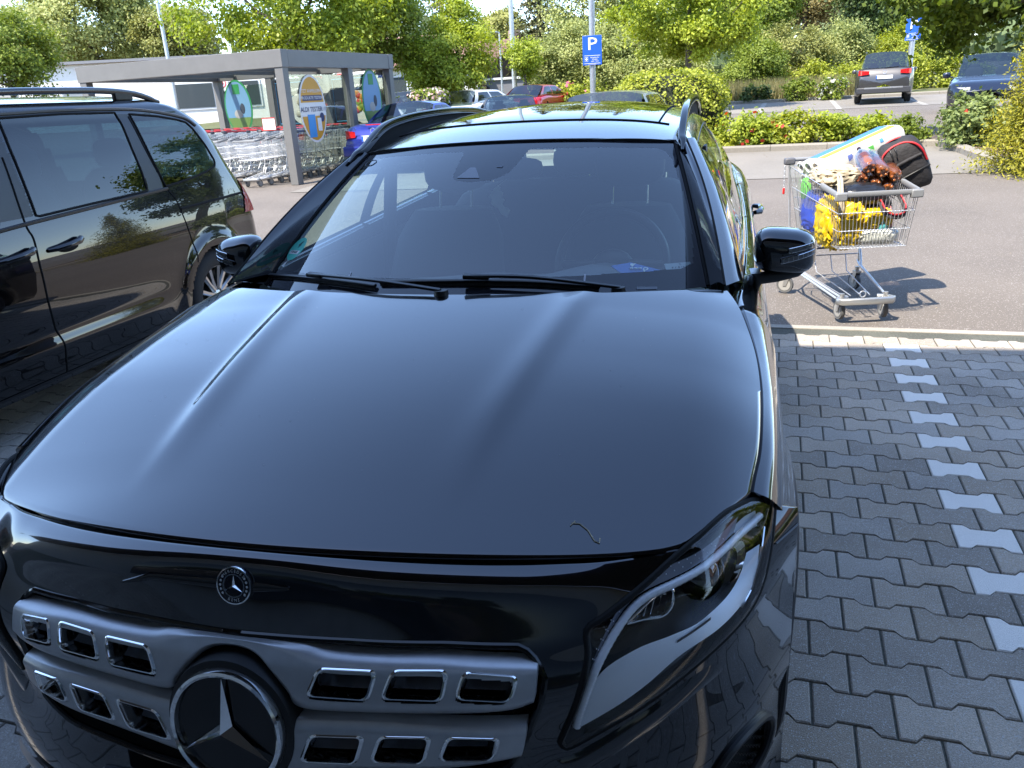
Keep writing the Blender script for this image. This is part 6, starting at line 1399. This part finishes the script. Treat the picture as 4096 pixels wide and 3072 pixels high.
# ================================================================== shopping trolleys
ZINC = mat('zinc_wire', (.66, .67, .68), .30, .75); PGREY = mat('trolley_grey_plastic', (.22, .225, .23), .45); CAST = mat('caster_grey', (.30, .29, .27), .6); TYRE = mat('caster_tyre', (.10, .10, .10), .7)
def rect_wires(g, A, B, C_, D, n, m, r, skip0=False):
    """wires between edge AB (top) and DC (bottom): n uprights and m rails"""
    for k in range(n + 1):
        t = k / n; g.tube([L3(A, B, t), L3(D, C_, t)], r, 4, caps=False)
    for k in range(m + 1):
        t = k / m; g.tube([L3(A, D, t), L3(B, C_, t)], r * 1.5, 5, caps=False)
def trolley(label, base, rz, group, tiltm=None, detail=1, red=False):
    t = thing('shopping_trolley', label, 'trolley', base, rz, group)
    ZINC = MATS['zinc_wire'] if detail else mat('zinc_bright', (.78, .79, .80), .35, .25)
    TR, TF, BR, BF = (.29, .0, .945), (.25, .87, .830), (.225, .06, .50), (.215, .845, .490); mi = lambda p: (-p[0], p[1], p[2])
    k = 1 if detail else 0
    for s in (1, -1):
        f = (lambda p: p) if s > 0 else mi
        g = MB(); rect_wires(g, f(TR), f(TF), f(BF), f(BR), 30 if detail else 16, 3, .0022 if detail else .003); g.build('basket_side', ZINC, t, 60)
    g = MB(); rect_wires(g, TF, mi(TF), mi(BF), BF, 20 if detail else 12, 3, .0022 if detail else .003); g.build('basket_front', ZINC, t, 60)
    g = MB(); rect_wires(g, TR, mi(TR), mi(BR), BR, 16 if detail else 10, 2, .0022 if detail else .003); g.build('basket_back', ZINC, t, 60)
    g = MB(); rect_wires(g, BR, BF, mi(BF), mi(BR), 26 if detail else 12, 14 if detail else 8, .0022 if detail else .003); g.build('basket_floor', ZINC, t, 60)
    MB().tube([(.262, .60, .868), (.256, .84, .836), (.24, .872, .834), (-.24, .872, .834), (-.256, .84, .836), (-.262, .60, .868)], 1.0, 8, flat=(.011, .016, (0, 0, 1))).build('rim_guard', PGREY, t, 40)
    if detail:
        for s in (1, -1): MB().box((s * .235, .872, .822), (.075, .034, .052)).build('corner_guard', PGREY, t, 30, .008)
    # frame
    for s in (1, -1):
        MB().tube([(s * .285, -.01, .97), (s * .285, -.01, .90), (s * .262, .0, .50), (s * .255, .03, .34), (s * .255, .04, .21)], .0085, 8).build('frame_post', ZINC, t, 60)
        MB().tube([(s * .255, .04, .34), (s * .245, .10, .27), (s * .235, .14, .215), (s * .15, .78, .155)], .0085, 8).build('chassis_tube', ZINC, t, 60)
        MB().tube([(s * .255, .02, .235), (s * .245, .10, .205), (s * .165, .76, .140)], .0085, 8).build('chassis_tube', ZINC, t, 60)
        MB().tube([(s * .10, .10, .34), (s * .115, .36, .495)], .0085, 8).build('basket_strut', ZINC, t, 60)
    MB().tube([(.24, .06, .345), (-.24, .06, .345)], .008, 8).build('cross_tube', mat('dark_tube', (.10, .11, .13), .4, .5), t, 60)
    MB().tube([(.22, .10, .30), (-.22, .10, .30)], .0045, 6).build('rack_rail', ZINC, t, 60)
    for x in (-.13, -.02, .10, .19):
        MB().tube([(x, .10, .30), (x * .95, .16, .19), (x * .55 + .01, .74, .150)], .0038, 6).build('rack_wire', ZINC, t, 60)
    MB().tube([(.10, .765, .138), (.155, .785, .138), (.180, .83, .138), (.160, .855, .138), (0, .862, .138), (-.160, .855, .138), (-.180, .83, .138), (-.155, .785, .138), (-.10, .765, .138)], 1.0, 8, flat=(.016, .022, (0, 0, 1))).build('front_bumper', mat('bumper_zinc', (.48, .48, .47), .4, .8), t, 60)
    MB().tube([(.0 + .02 * math.cos(a), .775, .165 + .02 * math.sin(a)) for a in np.linspace(0, 2 * PI, 16)], .0045, 6).build('tow_loop', ZINC, t)
    for x, y, q in ((.262, .0, .9), (-.262, .0, .2), (.145, .79, .1), (-.145, .79, -.05)):
        c = MB(); c.lathe([(.048, -.011), (.0615, -.013), (.064, -.008), (.064, .008), (.0615, .013), (.048, .011)], ax='X', n=22, close=True)
        co = c.build('caster_wheel', TYRE, t, 50); co.location = (x, y - .02, .064); co.rotation_euler = (0, 0, q)
        MB().lathe([(0, -.014), (.046, -.014), (.046, .014), (0, .014)], ax='X', n=18).build('hub', CAST, co, 40)
        fk = MB()
        for s in (1, -1): fk.add([(s * .019, -.012, -.01), (s * .019, .012, -.01), (s * .019, .045, .075), (s * .019, .0, .075)], [(0, 1, 2, 3)])
        fk.box((0, .022, .078), (.044, .05, .012)); fk.cyl((0, .022, .078), (0, .022, .115), .016, 12); fk.build('fork', mat('fork_steel', (.45, .44, .42), .45, .8), co, 40)
    MB().tube([(.30, -.03, .985), (-.30, -.03, .985)], .0135, 12).build('handle', mat('handle_red', (.45, .02, .03), .5) if red else PGREY, t, 60)
    for s in (1, -1): MB().box((s * .285, -.02, .975), (.075, .055, .05)).build('handle_end', mat('handle_end', (.10, .10, .11), .5), t, 40, .012)
    ch = MB()
    for j in range(9): ch.tube([(.315 + .005 * math.cos(a), -.02 + (.004 * math.sin(a) if j % 2 else 0), .935 - .017 * j + .010 * math.sin(a)) for a in np.linspace(0, 2 * PI, 9)], .0022, 4)
    ch.build('coin_chain', ZINC, t); MB().box((.315, -.02, .765), (.016, .010, .045)).build('coin_key', mat('key_red', (.62, .02, .02), .4), t, 30, .004)
    return t
CB = (1.488, 5.506, GZ(5.5)); CRZ = R(193.35)
TRO = trolley('loaded wire shopping trolley standing on the sunny lane', CB, CRZ, None)
CM = Matrix.Translation(CB) @ Matrix.Rotation(CRZ, 4, 'Z')
# --- what is in it (each thing rests in the trolley, so each stands alone) ---
def put(o, label, cat):
    o.matrix_world = CM @ o.matrix_world if o.type == 'EMPTY' else CM; return tag(o, label, cat)
def lump(c, rad, seed, amp=.12, n=34, m=22, sq=.75, crease=7):
    rng = np.random.default_rng(seed); g = MB().ball((0, 0, 0), (1, 1, 1), n, m, sq); K = rng.normal(size=(10, 3)) * crease; ph = rng.uniform(0, 6, 10); vs = []
    for v in g.v:
        v = np.array(v); d = (np.abs(np.sin(K @ v + ph)).sum() / 10 - .6) * 2; vs.append(tuple(np.array(c) + v * np.array(rad) * (1 + amp * d)))
    g.v = vs; return g
def cloth(name, col, rough=.8, vary=.15): return mat(name, col, rough, vary=vary, vscale=12, bump=.4, bscale=60)
YEL = mat('yellow_foil', (.62, .42, .01), .3, vary=.25, vscale=16); NAVY = mat('bag_blue', (.02, .06, .40), .45); REDB = mat('bag_red', (.55, .03, .03), .45)
# paper rolls in a printed film pack, sloping up over the basket
pk = thing('paper_roll_pack', 'long white film pack of paper rolls sloping across the trolley', 'paper pack', (0, 0, 0))
A_, B_ = Vector((.20, .20, .905)), Vector((-.40, .06, 1.115)); ax = (B_ - A_).normalized(); sdv = Vector((0, 1, 0)) - ax * ax.y; sdv.normalize(); upv = ax.cross(sdv); upv = upv if upv.z > 0 else -upv
def ppt(u, v, w): return tuple(A_ + ax * u + sdv * v + upv * w)
Lp = (B_ - A_).length
def psec(u, sc=1.0):
    r = []
    for k in range(40):
        a = 2 * PI * k / 40; ca, sa = math.cos(a), math.sin(a); e = .55; x = math.copysign(abs(ca) ** e, ca) * .155; z = math.copysign(abs(sa) ** e, sa) * .088; r.append(ppt(u, x * sc, z * sc + .0))
    return r + [r[0]]
us = [0, .01, .03] + list(np.linspace(.06, Lp - .05, 14)) + [Lp - .02, Lp]
g = MB().grid([psec(u, np.interp(u, [0, .02, .05, Lp - .05, Lp], [.86, .96, 1, 1, .93])) for u in us]); g.add(psec(Lp, .93)[:-1], [tuple(range(40))]); g.add(psec(0, .86)[:-1], [tuple(range(40))])
FILM = mat('film_white', (.56, .55, .53), .28, coat=.4); pkb = g.build('pack_wrap', FILM, pk, 60)
def band(a0, a1, u0, u1, m, name, off=1.012):
    q = []
    for u in np.linspace(u0, u1, 8):
        r = []
        for k in range(9):
            a = lerp(a0, a1, k / 8); ca, sa = math.cos(a), math.sin(a); e = .55; r.append(ppt(u, math.copysign(abs(ca) ** e, ca) * .155 * off, math.copysign(abs(sa) ** e, sa) * .088 * off))
        q.append(r)
    return MB().grid(q).build(name, m, pk, 60)
band(R(62), R(86), .06, Lp - .03, mat('print_yellow', (.80, .55, .02), .4), 'yellow_band'); band(R(86), R(150), .06, Lp - .03, mat('print_blue', (.04, .16, .50), .4), 'blue_band')
band(R(-52), R(-8), .03, .17, mat('print_blue2', (.09, .13, .42), .4), 'brand_panel'); band(R(-60), R(-42), .17, Lp - .05, mat('print_pale_blue', (.35, .42, .70), .4), 'pale_band')
band(R(-6), R(12), .36, .40, mat('print_green', (.10, .42, .08), .4), 'round_mark'); band(R(0), R(16), .20, .235, mat('print_blue3', (.10, .14, .40), .4), 'small_mark'); band(R(8), R(26), .455, .48, mat('print_blue4', (.10, .30, .60), .4), 'small_mark')
for k in range(9): band(R(70), R(78), .10 + k * .062, .125 + k * .062, mat('print_orange', (.75, .25, .02), .4), 'band_print', 1.02)
for v in (-.10, 0, .10):
    for w in (-.045, .045):
        rr_ = MB().tube([ppt(-.004, v + .038 * math.cos(a), w + .036 * math.sin(a)) for a in np.linspace(0, 2 * PI, 20)], .007, 6); ro_ = rr_.build('roll_end', mat('paper_white', (.72, .70, .66), .9), pk, 60)
        MB().add([ppt(-.006, v + .014 * math.cos(a), w + .014 * math.sin(a)) for a in np.linspace(0, 2 * PI, 12)[:-1]], [tuple(range(11))]).build('roll_core', mat('core_dark', (.10, .09, .08), .9), ro_, None)
put(pk, 'long white film pack of paper rolls sloping across the trolley', 'paper pack')
# six bottles in shrink film
sx_ = thing('bottle_pack', 'six pack of large brown drink bottles in clear shrink film', 'bottles', (0, 0, 0))
BRW = mat('brown_drink', (.46, .15, .04), .10, trans=.25, ior=1.33, coat=1); FILMC = glassmat('shrink_film', (.88, .84, .84), .20, rough=.16); PET = glassmat('clear_bottle', (.90, .88, .88), .07)
u_ax = Vector((.10, .88, -.30)).normalized(); s_ax = Vector((-.82, .10, -.34)); s_ax = (s_ax - u_ax * s_ax.dot(u_ax)).normalized(); w_ax = u_ax.cross(s_ax)
P0 = Vector((-.125, .56, .885))
for i in range(3):
    for j in range(2):
        c = P0 + s_ax * (i - 1) * .094 + w_ax * (j - .5) * -.094; BMx = Matrix.Translation(c) @ (-u_ax).to_track_quat('Z', 'Y').to_matrix().to_4x4()
        b = MB(); b.lathe([(0, .006), (.018, .0), (.034, .004), (.044, .018), (.0455, .05), (.0455, .085), (.043, .10), (.0455, .12), (.0455, .19), (.040, .225), (.018, .27), (.0145, .285), (.0145, .305)], n=22); b.xf(BMx); bo = b.build('bottle', PET, sx_, 70)
        d = MB(); d.lathe([(0, .010), (.017, .004), (.032, .008), (.042, .02), (.0435, .05), (.0435, .085), (.041, .10), (.0435, .12), (.0435, .17), (.0, .171)], n=20); d.xf(BMx); d.build('drink', BRW, bo, 70)
        for q in range(5):
            a = 2 * PI * q / 5; kk = MB().ball((.026 * math.cos(a), .026 * math.sin(a), .005), (.011, .011, .010), 10, 6); kk.xf(BMx); kk.build('foot', BRW, bo, 70)
        cp = MB(); cp.lathe([(0, .318), (.016, .318), (.0165, .30), (.0165, .298)], n=16); cp.xf(BMx); cp.build('cap', mat('cap_dark', (.05, .02, .02), .5), bo, 50)
        lb = MB(); lb.lathe([(.0462, .11), (.0462, .165)], n=22); lb.xf(BMx); lb.build('bottle_label', glassmat('label_film', (.75, .62, .58), .08), bo, 60)
def fsec(q, sc=1.0):
    r = []
    for k in range(33):
        a = 2 * PI * k / 32; ca, sa = math.cos(a), math.sin(a); e = .7; r.append(tuple(P0 - u_ax * q + s_ax * math.copysign(abs(ca) ** e, ca) * .150 * sc + w_ax * math.copysign(abs(sa) ** e, sa) * .102 * sc))
    return r
MB().grid([fsec(-.004, .75), fsec(-.008, .93), fsec(.02, .99), fsec(.10, 1.0), fsec(.20, .99), fsec(.25, .92), fsec(.285, .72)]).build('shrink_film', FILMC, sx_, 70)
put(sx_, 'six pack of large brown drink bottles in clear shrink film', 'bottles')
# backpack
bp = thing('backpack', 'black backpack with red piping on top of the trolley', 'backpack', (0, 0, 0))
BPM = Matrix.Translation((-.35, .38, .955)) @ Matrix.Rotation(R(28), 4, 'Y') @ Matrix.Rotation(R(-12), 4, 'Z')
BKC = cloth('backpack_black', (.022, .020, .021), .75, .3)
def bpsec(z, w, d):
    r = []
    for k in range(37):
        a = 2 * PI * k / 36; ca, sa = math.cos(a), math.sin(a); e = .6; r.append((math.copysign(abs(ca) ** e, ca) * w, math.copysign(abs(sa) ** e, sa) * d, z))
    return r
zz = [(-.19, .06, .04), (-.185, .11, .085), (-.15, .135, .105), (-.06, .145, .115), (.04, .145, .11), (.10, .138, .10), (.14, .12, .085), (.165, .08, .055), (.172, .03, .02)]
g = MB().grid([bpsec(*q) for q in zz]); rng = np.random.default_rng(6); g.v = [(x + rng.normal() * .002, y + rng.normal() * .002, z + .006 * math.sin(x * 31 + y * 23)) for x, y, z in g.v]; g.xf(BPM); g.build('backpack_body', BKC, bp, 70)
def bpath(pts, r, name, m): 
    q = MB().tube([tuple(BPM @ Vector(p)) for p in cr(pts, 8)], r, 7); return q.build(name, m, bp, 60)
RPI = mat('piping_red', (.50, .02, .025), .5)
bpath([(-.13, .088, -.02), (-.125, .098, .06), (-.10, .090, .115), (-.05, .075, .148), (.02, .072, .155), (.08, .078, .140), (.125, .075, .10), (.138, .085, .02), (.14, .085, -.10)], .0075, 'red_piping', RPI)
bpath([(-.12, -.06, .06), (-.08, -.05, .145), (0, -.04, .170), (.08, -.05, .145), (.13, -.06, .08)], .006, 'red_piping', RPI)
bpath([(-.135, .09, -.06), (-.05, .117, -.055), (.06, .117, -.06), (.135, .09, -.07)], .006, 'zip', mat('zip_black', (.01, .01, .01), .4))
bpath([(.02, .085, .150), (.022, .105, .12), (.03, .112, .085)], .005, 'zip_pull', mat('zip_black', (.01, .01, .01), .4)); bpath([(.05, .085, .148), (.052, .105, .12), (.055, .112, .085)], .005, 'zip_pull', mat('zip_black', (.01, .01, .01), .4))
bpath([(-.11, .10, .035), (-.02, .115, .04), (.05, .116, .036)], .012, 'grab_handle', BKC)
MB().tube([tuple(q) for q in cr([(-.20, .70, .80), (-.215, .77, .73), (-.19, .815, .685), (-.13, .825, .675), (-.085, .80, .70), (-.07, .74, .76)], 8)], 1.0, 8, flat=(.016, .005, (0, 1, .4))).build('shoulder_strap', BKC, bp, 60); MB().tube([tuple(q) for q in cr([(-.20, .705, .815), (-.216, .778, .742), (-.19, .824, .70), (-.13, .833, .69), (-.085, .808, .715), (-.07, .745, .775)], 8)], .006, 6).build('strap_edge', RPI, bp, 60)
put(bp, 'black backpack with red piping on top of the trolley', 'backpack')
# soft bags
def bag(name, g, m, label, cat): return put(g.build(name, m, None, 80), label, cat)
bag('tote_bag', lump((.10, .40, .895), (.155, .15, .075), 3, .26, 60, 36, .7, 12), cloth('calico', (.46, .39, .28)), 'cream calico tote bag crumpled in front of the paper pack', 'bag')
tb = MB()
for dx in (0, .02): tb.tube([tuple(p) for p in cr([(.14 - dx, .52, .93), (.17 - dx, .64, .90), (.20 - dx, .74, .84), (.20 - dx, .775, .75), (.195 - dx, .772, .69)], 6)], 1.0, 6, flat=(.010, .003, (0, 1, .3)))
bag('bag_strap', tb, cloth('calico', (.46, .39, .28)), 'cream cloth strap hanging over the trolley rim', 'strap')
bag('leather_jacket', lump((.02, .60, .80), (.16, .15, .072), 7, .20, crease=9), mat('black_leather', (.012, .012, .013), .28, bump=.3, bscale=40), 'shiny black leather jacket folded under the bottles', 'jacket')
bag('yellow_bag', lump((.13, .60, .625), (.125, .17, .165), 12, .30, 70, 46, .62, 16), YEL, 'large shiny yellow bag at the front of the basket', 'bag')
bag('yellow_packet', lump((-.06, .70, .655), (.095, .085, .065), 13, .30, 60, 36, .65, 15), YEL, 'small crumpled yellow packet behind the basket front wires', 'bag')
bag('teal_packet', lump((-.085, .755, .625), (.035, .03, .05), 14, .2), mat('teal_foil', (.12, .48, .50), .3), 'small teal packet on the yellow one', 'packet')
bag('clear_bag', lump((-.07, .68, .545), (.14, .12, .052), 15, .16, 40, 22, .65, 10), mat('clear_plastic', (.55, .56, .50), .15, vary=.25, vscale=18, coat=.6), 'pale see-through plastic bag on the basket floor', 'bag')
bag('blue_bag', lump((.185, .34, .66), (.06, .22, .13), 16, .28, 60, 36, .5, crease=14), NAVY, 'bright blue shopping bag against the left side wires', 'bag')
bag('red_packet', lump((.19, .50, .60), (.04, .09, .12), 17, .2, crease=9), REDB, 'red packet beside the yellow bag at the left wires', 'packet')
bag('navy_packet', lump((-.19, .52, .60), (.045, .10, .12), 18, .18), mat('navy_print', (.015, .04, .22), .4), 'dark blue packet at the right of the basket', 'packet')
bag('white_red_packet', lump((-.165, .62, .61), (.03, .08, .11), 19, .15), mat('packet_red_white', (.62, .25, .22), .4), 'red and white packet next to the dark blue one', 'packet')
bag('black_cloth', lump((-.10, .45, .70), (.14, .16, .08), 20, .18), cloth('black_cloth', (.012, .012, .014)), 'black cloth stuffed below the bottle pack', 'cloth')
bag('green_packet', lump((.225, .20, .80), (.03, .06, .075), 21, .15), mat('green_print', (.12, .60, .04), .4), 'bright green packet by the left rear wires', 'packet')
# ================================================================== trolley shelter
SR = R(-7); S0 = Vector((-7.05, 13.2, GZ(13.2))); STEEL = mat('shelter_grey', (.155, .152, .146), .5, .1, vary=.06, vscale=4)
SH = thing('trolley_shelter', 'grey steel shelter with glass sides full of shopping trolleys', 'shelter', S0, SR)
HT = 2.20; X1, Y1 = -4.75, 3.9
for x, y in ((0, 0), (0, 2.2), (0, Y1), (X1, 0), (X1, Y1), (-1.6, Y1), (-3.2, Y1)):
    MB().box((x, y, HT / 2), (.17, .17, HT)).build('post', STEEL, SH, 30, .004)
for c, d in (((X1 / 2, 0, HT + .02), (-X1 + .21, .20, .30)), ((X1 / 2, Y1, HT + .02), (-X1 + .21, .20, .30)), ((0, Y1 / 2, HT + .018), (.20, Y1 - .22, .296)), ((X1, Y1 / 2, HT + .018), (.20, Y1 - .22, .296))): MB().box(c, d).build('beam', STEEL, SH, 30, .004)
for k in range(4): MB().box((X1 * (k + .5) / 4, Y1 / 2, HT - .02), (.10, Y1 - .3, .12)).build('roof_rafter', STEEL, SH, 30)
MB().box((X1 / 2, Y1 / 2, HT + .10), (-X1, Y1, .02)).build('roof_panel', glassmat('roof_glass', (.82, .84, .82), .06), SH, None)
SHG = glassmat('shelter_glass', (.80, .84, .80), .07)
for y0, y1 in ((.10, 2.10), (2.30, Y1 - .1)):
    MB().box((-.01, (y0 + y1) / 2, HT * .5 + .0), (.008, y1 - y0, HT - .5)).build('glass_panel', SHG, SH, None)
    MB().cyl((-.05, y0, .95), (-.05, y1, .95), .03, 8).build('guard_rail', STEEL, SH)
for x0, x1 in ((-1.5, -.1), (-3.1, -1.7), (X1 + .1, -3.3)):
    MB().box(((x0 + x1) / 2, Y1 + .02, HT * .5), (x1 - x0, .008, HT - .5)).build('glass_panel', SHG, SH, None); MB().cyl((x0, Y1 - .05, .95), (x1, Y1 - .05, .95), .03, 8).build('guard_rail', mat('rail_wood', (.40, .34, .24), .6), SH)
def oval(x, y, z, rw, rh, n=36): return [(x, y + rw * math.cos(2 * PI * k / n), z + rh * math.sin(2 * PI * k / n)) for k in range(n)]
# orange oval poster on the near glass
op = thing('oval_poster', 'orange and white oval poster on the near glass of the shelter', 'poster', S0, SR)
MB().prism(oval(.0, .82, 1.33, .43, .62), (.012, 0, 0)).build('poster_board', mat('poster_white', (.68, .66, .62), .5), op, None)
def arcpart(z0, z1, m, name, x=.014, rw=.395, rh=.58):
    P_ = []
    for z in np.linspace(z0, z1, 14):
        h = rw * math.sqrt(max(0, 1 - ((z - 1.33) / rh) ** 2)); P_.append([(x, .82 - h, z), (x, .82 + h, z)])
    return MB().grid(P_).build(name, m, op, None)
ORG = mat('poster_orange', (.55, .27, .02), .5); arcpart(1.45, 1.908, ORG, 'orange_field'); arcpart(.752, 1.20, ORG, 'orange_field')
pst = lambda b, s_, m, z, y=.82: text(b, s_, m, op, (.0165, y, z), (PI / 2, 0, PI / 2), 'poster_text', .001)
DKB = mat('poster_navy', (.02, .025, .09), .5)
pst('JETZT ANMELDEN &', .085, mat('poster_white', (.68, .66, .62), .5), 1.655); MB().box((.015, .82, 1.53), (.003, .64, .10)).build('text_bar', DKB, op, None); pst('PRODUKTE TESTEN!', .08, mat('poster_white', (.68, .66, .62), .5), 1.53)
pst('ALDI TESTER', .125, DKB, 1.32, .76); pst('CLUB', .10, mat('poster_grey', (.4, .4, .42), .5), 1.32, 1.14)
MB().box((.018, .72, 1.02), (.006, .24, .42)).build('phone_picture', mat('phone_blue', (.05, .25, .55), .4), op, 30, .02); MB().box((.018, .97, 1.04), (.004, .13, .24)).build('white_card', mat('poster_white', (.68, .66, .62), .5), op, None)
MB().prism(oval(.016, 1.08, 1.17, .075, .085, 20), (.003, 0, 0)).build('round_seal', DKB, op, None)
# dark picture boards on the back wall
def board(label, x0, x1, z0, z1, kind):
    t = thing('picture_board', label, 'board', S0, SR, 'dark picture boards in the shelter'); y = Y1 - .10; xm = (x0 + x1) / 2
    MB().box((xm, y, (z0 + z1) / 2), (x1 - x0, .03, z1 - z0)).build('board_panel', mat('board_dark', (.012, .015, .024), .35), t, None)
    e = .07; MB().tube([(x0 + e, y - .02, z0 + e), (x1 - e, y - .02, z0 + e), (x1 - e, y - .02, z1 - e), (x0 + e, y - .02, z1 - e)], .010, 4, closed=True).build('blue_outline', mat('outline_blue', (.08, .32, .55), .5), t)
    text('Euer City' if kind else 'für unsere', .13, WHITE, t, (xm + .05, y - .02, z1 - .22), (PI / 2, 0, 0), 'board_text', .002); text('NOCH FRISCHER' if kind else 'ANSPRUCH', .15, mat('text_cyan', (.10, .45, .6), .5), t, (xm + .05, y - .02, z1 - .42), (PI / 2, 0, 0), 'board_text', .002)
    rng = np.random.default_rng(8 + kind); sh_ = [(xm + .15 + (.42 + .05 * math.sin(5 * a)) * math.cos(a), y - .022, (z0 + z1) / 2 - .12 + (.36 + .05 * math.sin(3 * a)) * math.sin(a)) for a in np.linspace(0, 2 * PI, 40)[:-1]]
    MB().prism(sh_, (0, -.004, 0)).build('cutout', mat('cutout_white', (.62, .60, .55), .6), t, None)
    for k in range(16):
        a = rng.uniform(0, 2 * PI); r_ = rng.uniform(0, .28); c_ = (xm + .15 + r_ * math.cos(a) * 1.1, y - .03, (z0 + z1) / 2 - .12 + r_ * math.sin(a))
        col = [(.55, .22, .03), (.50, .05, .02), (.45, .35, .03), (.20, .28, .04)][k % 4] if not kind else [(.28, .26, .22), (.4, .36, .28), (.12, .11, .10), (.34, .28, .18)][k % 4]
        MB().ball(c_, (.075, .02, .07), 12, 6).build('food_picture', mat('food_%d_%d' % (kind, k % 4), col, .5), t, 60)
    return t
board('dark picture board with a pale food cut-out at the back of the shelter', -3.05, -1.72, .95, 2.0, 1); board('dark picture board with orange fruit at the back right of the shelter', -1.48, -.12, .95, 2.0, 0)
# green and blue oval stickers
def gpost(label, x, y, rot):
    t = thing('oval_sticker', label, 'sticker', tuple(S0 + Matrix.Rotation(SR, 3, 'Z') @ Vector((x, y, 0))), SR + rot, 'green-edged oval stickers')
    MB().prism(oval(0, 0, 1.45, .40, .62), (.01, 0, 0)).build('green_edge', mat('sticker_edge_green', (.02, .22, .06), .5), t, None)
    MB().prism(oval(.011, 0, 1.45, .36, .58), (.003, 0, 0)).build('picture_field', mat('sticker_sky', (.13, .27, .42), .5), t, None)
    MB().grid([[(.0145, sy * .36 * math.sqrt(max(0, 1 - ((z - 1.45) / .58) ** 2)), z) for sy in (-1, 1)] for z in np.linspace(.88, 1.22, 8)]).build('meadow_field', mat('sticker_meadow', (.12, .20, .04), .5), t, None)
    MB().box((.016, 0, 1.86), (.004, .20, .22)).build('green_tab', mat('sticker_edge_green', (.02, .22, .06), .5), t, None)
    MB().ball((.017, .12, 1.42), (.003, .07, .12), 12, 8).build('figure', mat('figure_dark', (.03, .04, .06), .6), t); MB().ball((.017, -.02, 1.30), (.003, .12, .10), 12, 8).build('cow_picture', mat('cow_grey', (.35, .33, .30), .6), t)
    return t
gpost('green-edged oval sticker on the glass by the left end of the shelter', -3.95, Y1 - .35, R(-90)); gpost('green-edged oval sticker on the right-hand glass behind the roadster', .015, 3.05, 0)
# trolleys nested in rows
base_t = trolley('shopping trolley with a red handle, first in the row at the corner post', tuple(S0 + Matrix.Rotation(SR, 3, 'Z') @ Vector((-.75, .45, 0))), SR + PI, 'trolleys nested in the shelter', detail=0, red=True)
n_t = 0
ordn = ['second', 'third', 'fourth', 'fifth', 'sixth', 'seventh', 'eighth', 'ninth', 'tenth', 'eleventh', 'twelfth', 'thirteenth']
for row, x in enumerate((-.75, -1.75, -2.8, -3.8)):
    for k in range(8):
        if row == 0 and k == 0: continue
        o = copy_tree(base_t); o.location = S0 + Matrix.Rotation(SR, 3, 'Z') @ Vector((x + (.0 if row else 0), .45 + .33 * k + .18 * row, 0)); o.rotation_euler = (0, 0, SR + PI)
        o['label'] = 'nested shopping trolley, %s from the front in the %s row from the corner post' % ('first' if k == 0 else ordn[k - 1], ['first', 'second', 'third', 'fourth'][row])
card = MB().box((0, 0, 0), (.30, .01, .22)).build('handle_card', mat('card_white', (.70, .66, .62), .5), None, None); card.location = S0 + Matrix.Rotation(SR, 3, 'Z') @ Vector((-.75, .40, 1.10)); card.rotation_euler = (0, 0, SR); tag(card, 'white card with a red rim on the first nested trolley', 'card')
MB().tube([(-.15, -.006, -.11), (.15, -.006, -.11), (.15, -.006, .11), (-.15, -.006, .11)], .008, 4, closed=True).build('card_rim', REDB, card)
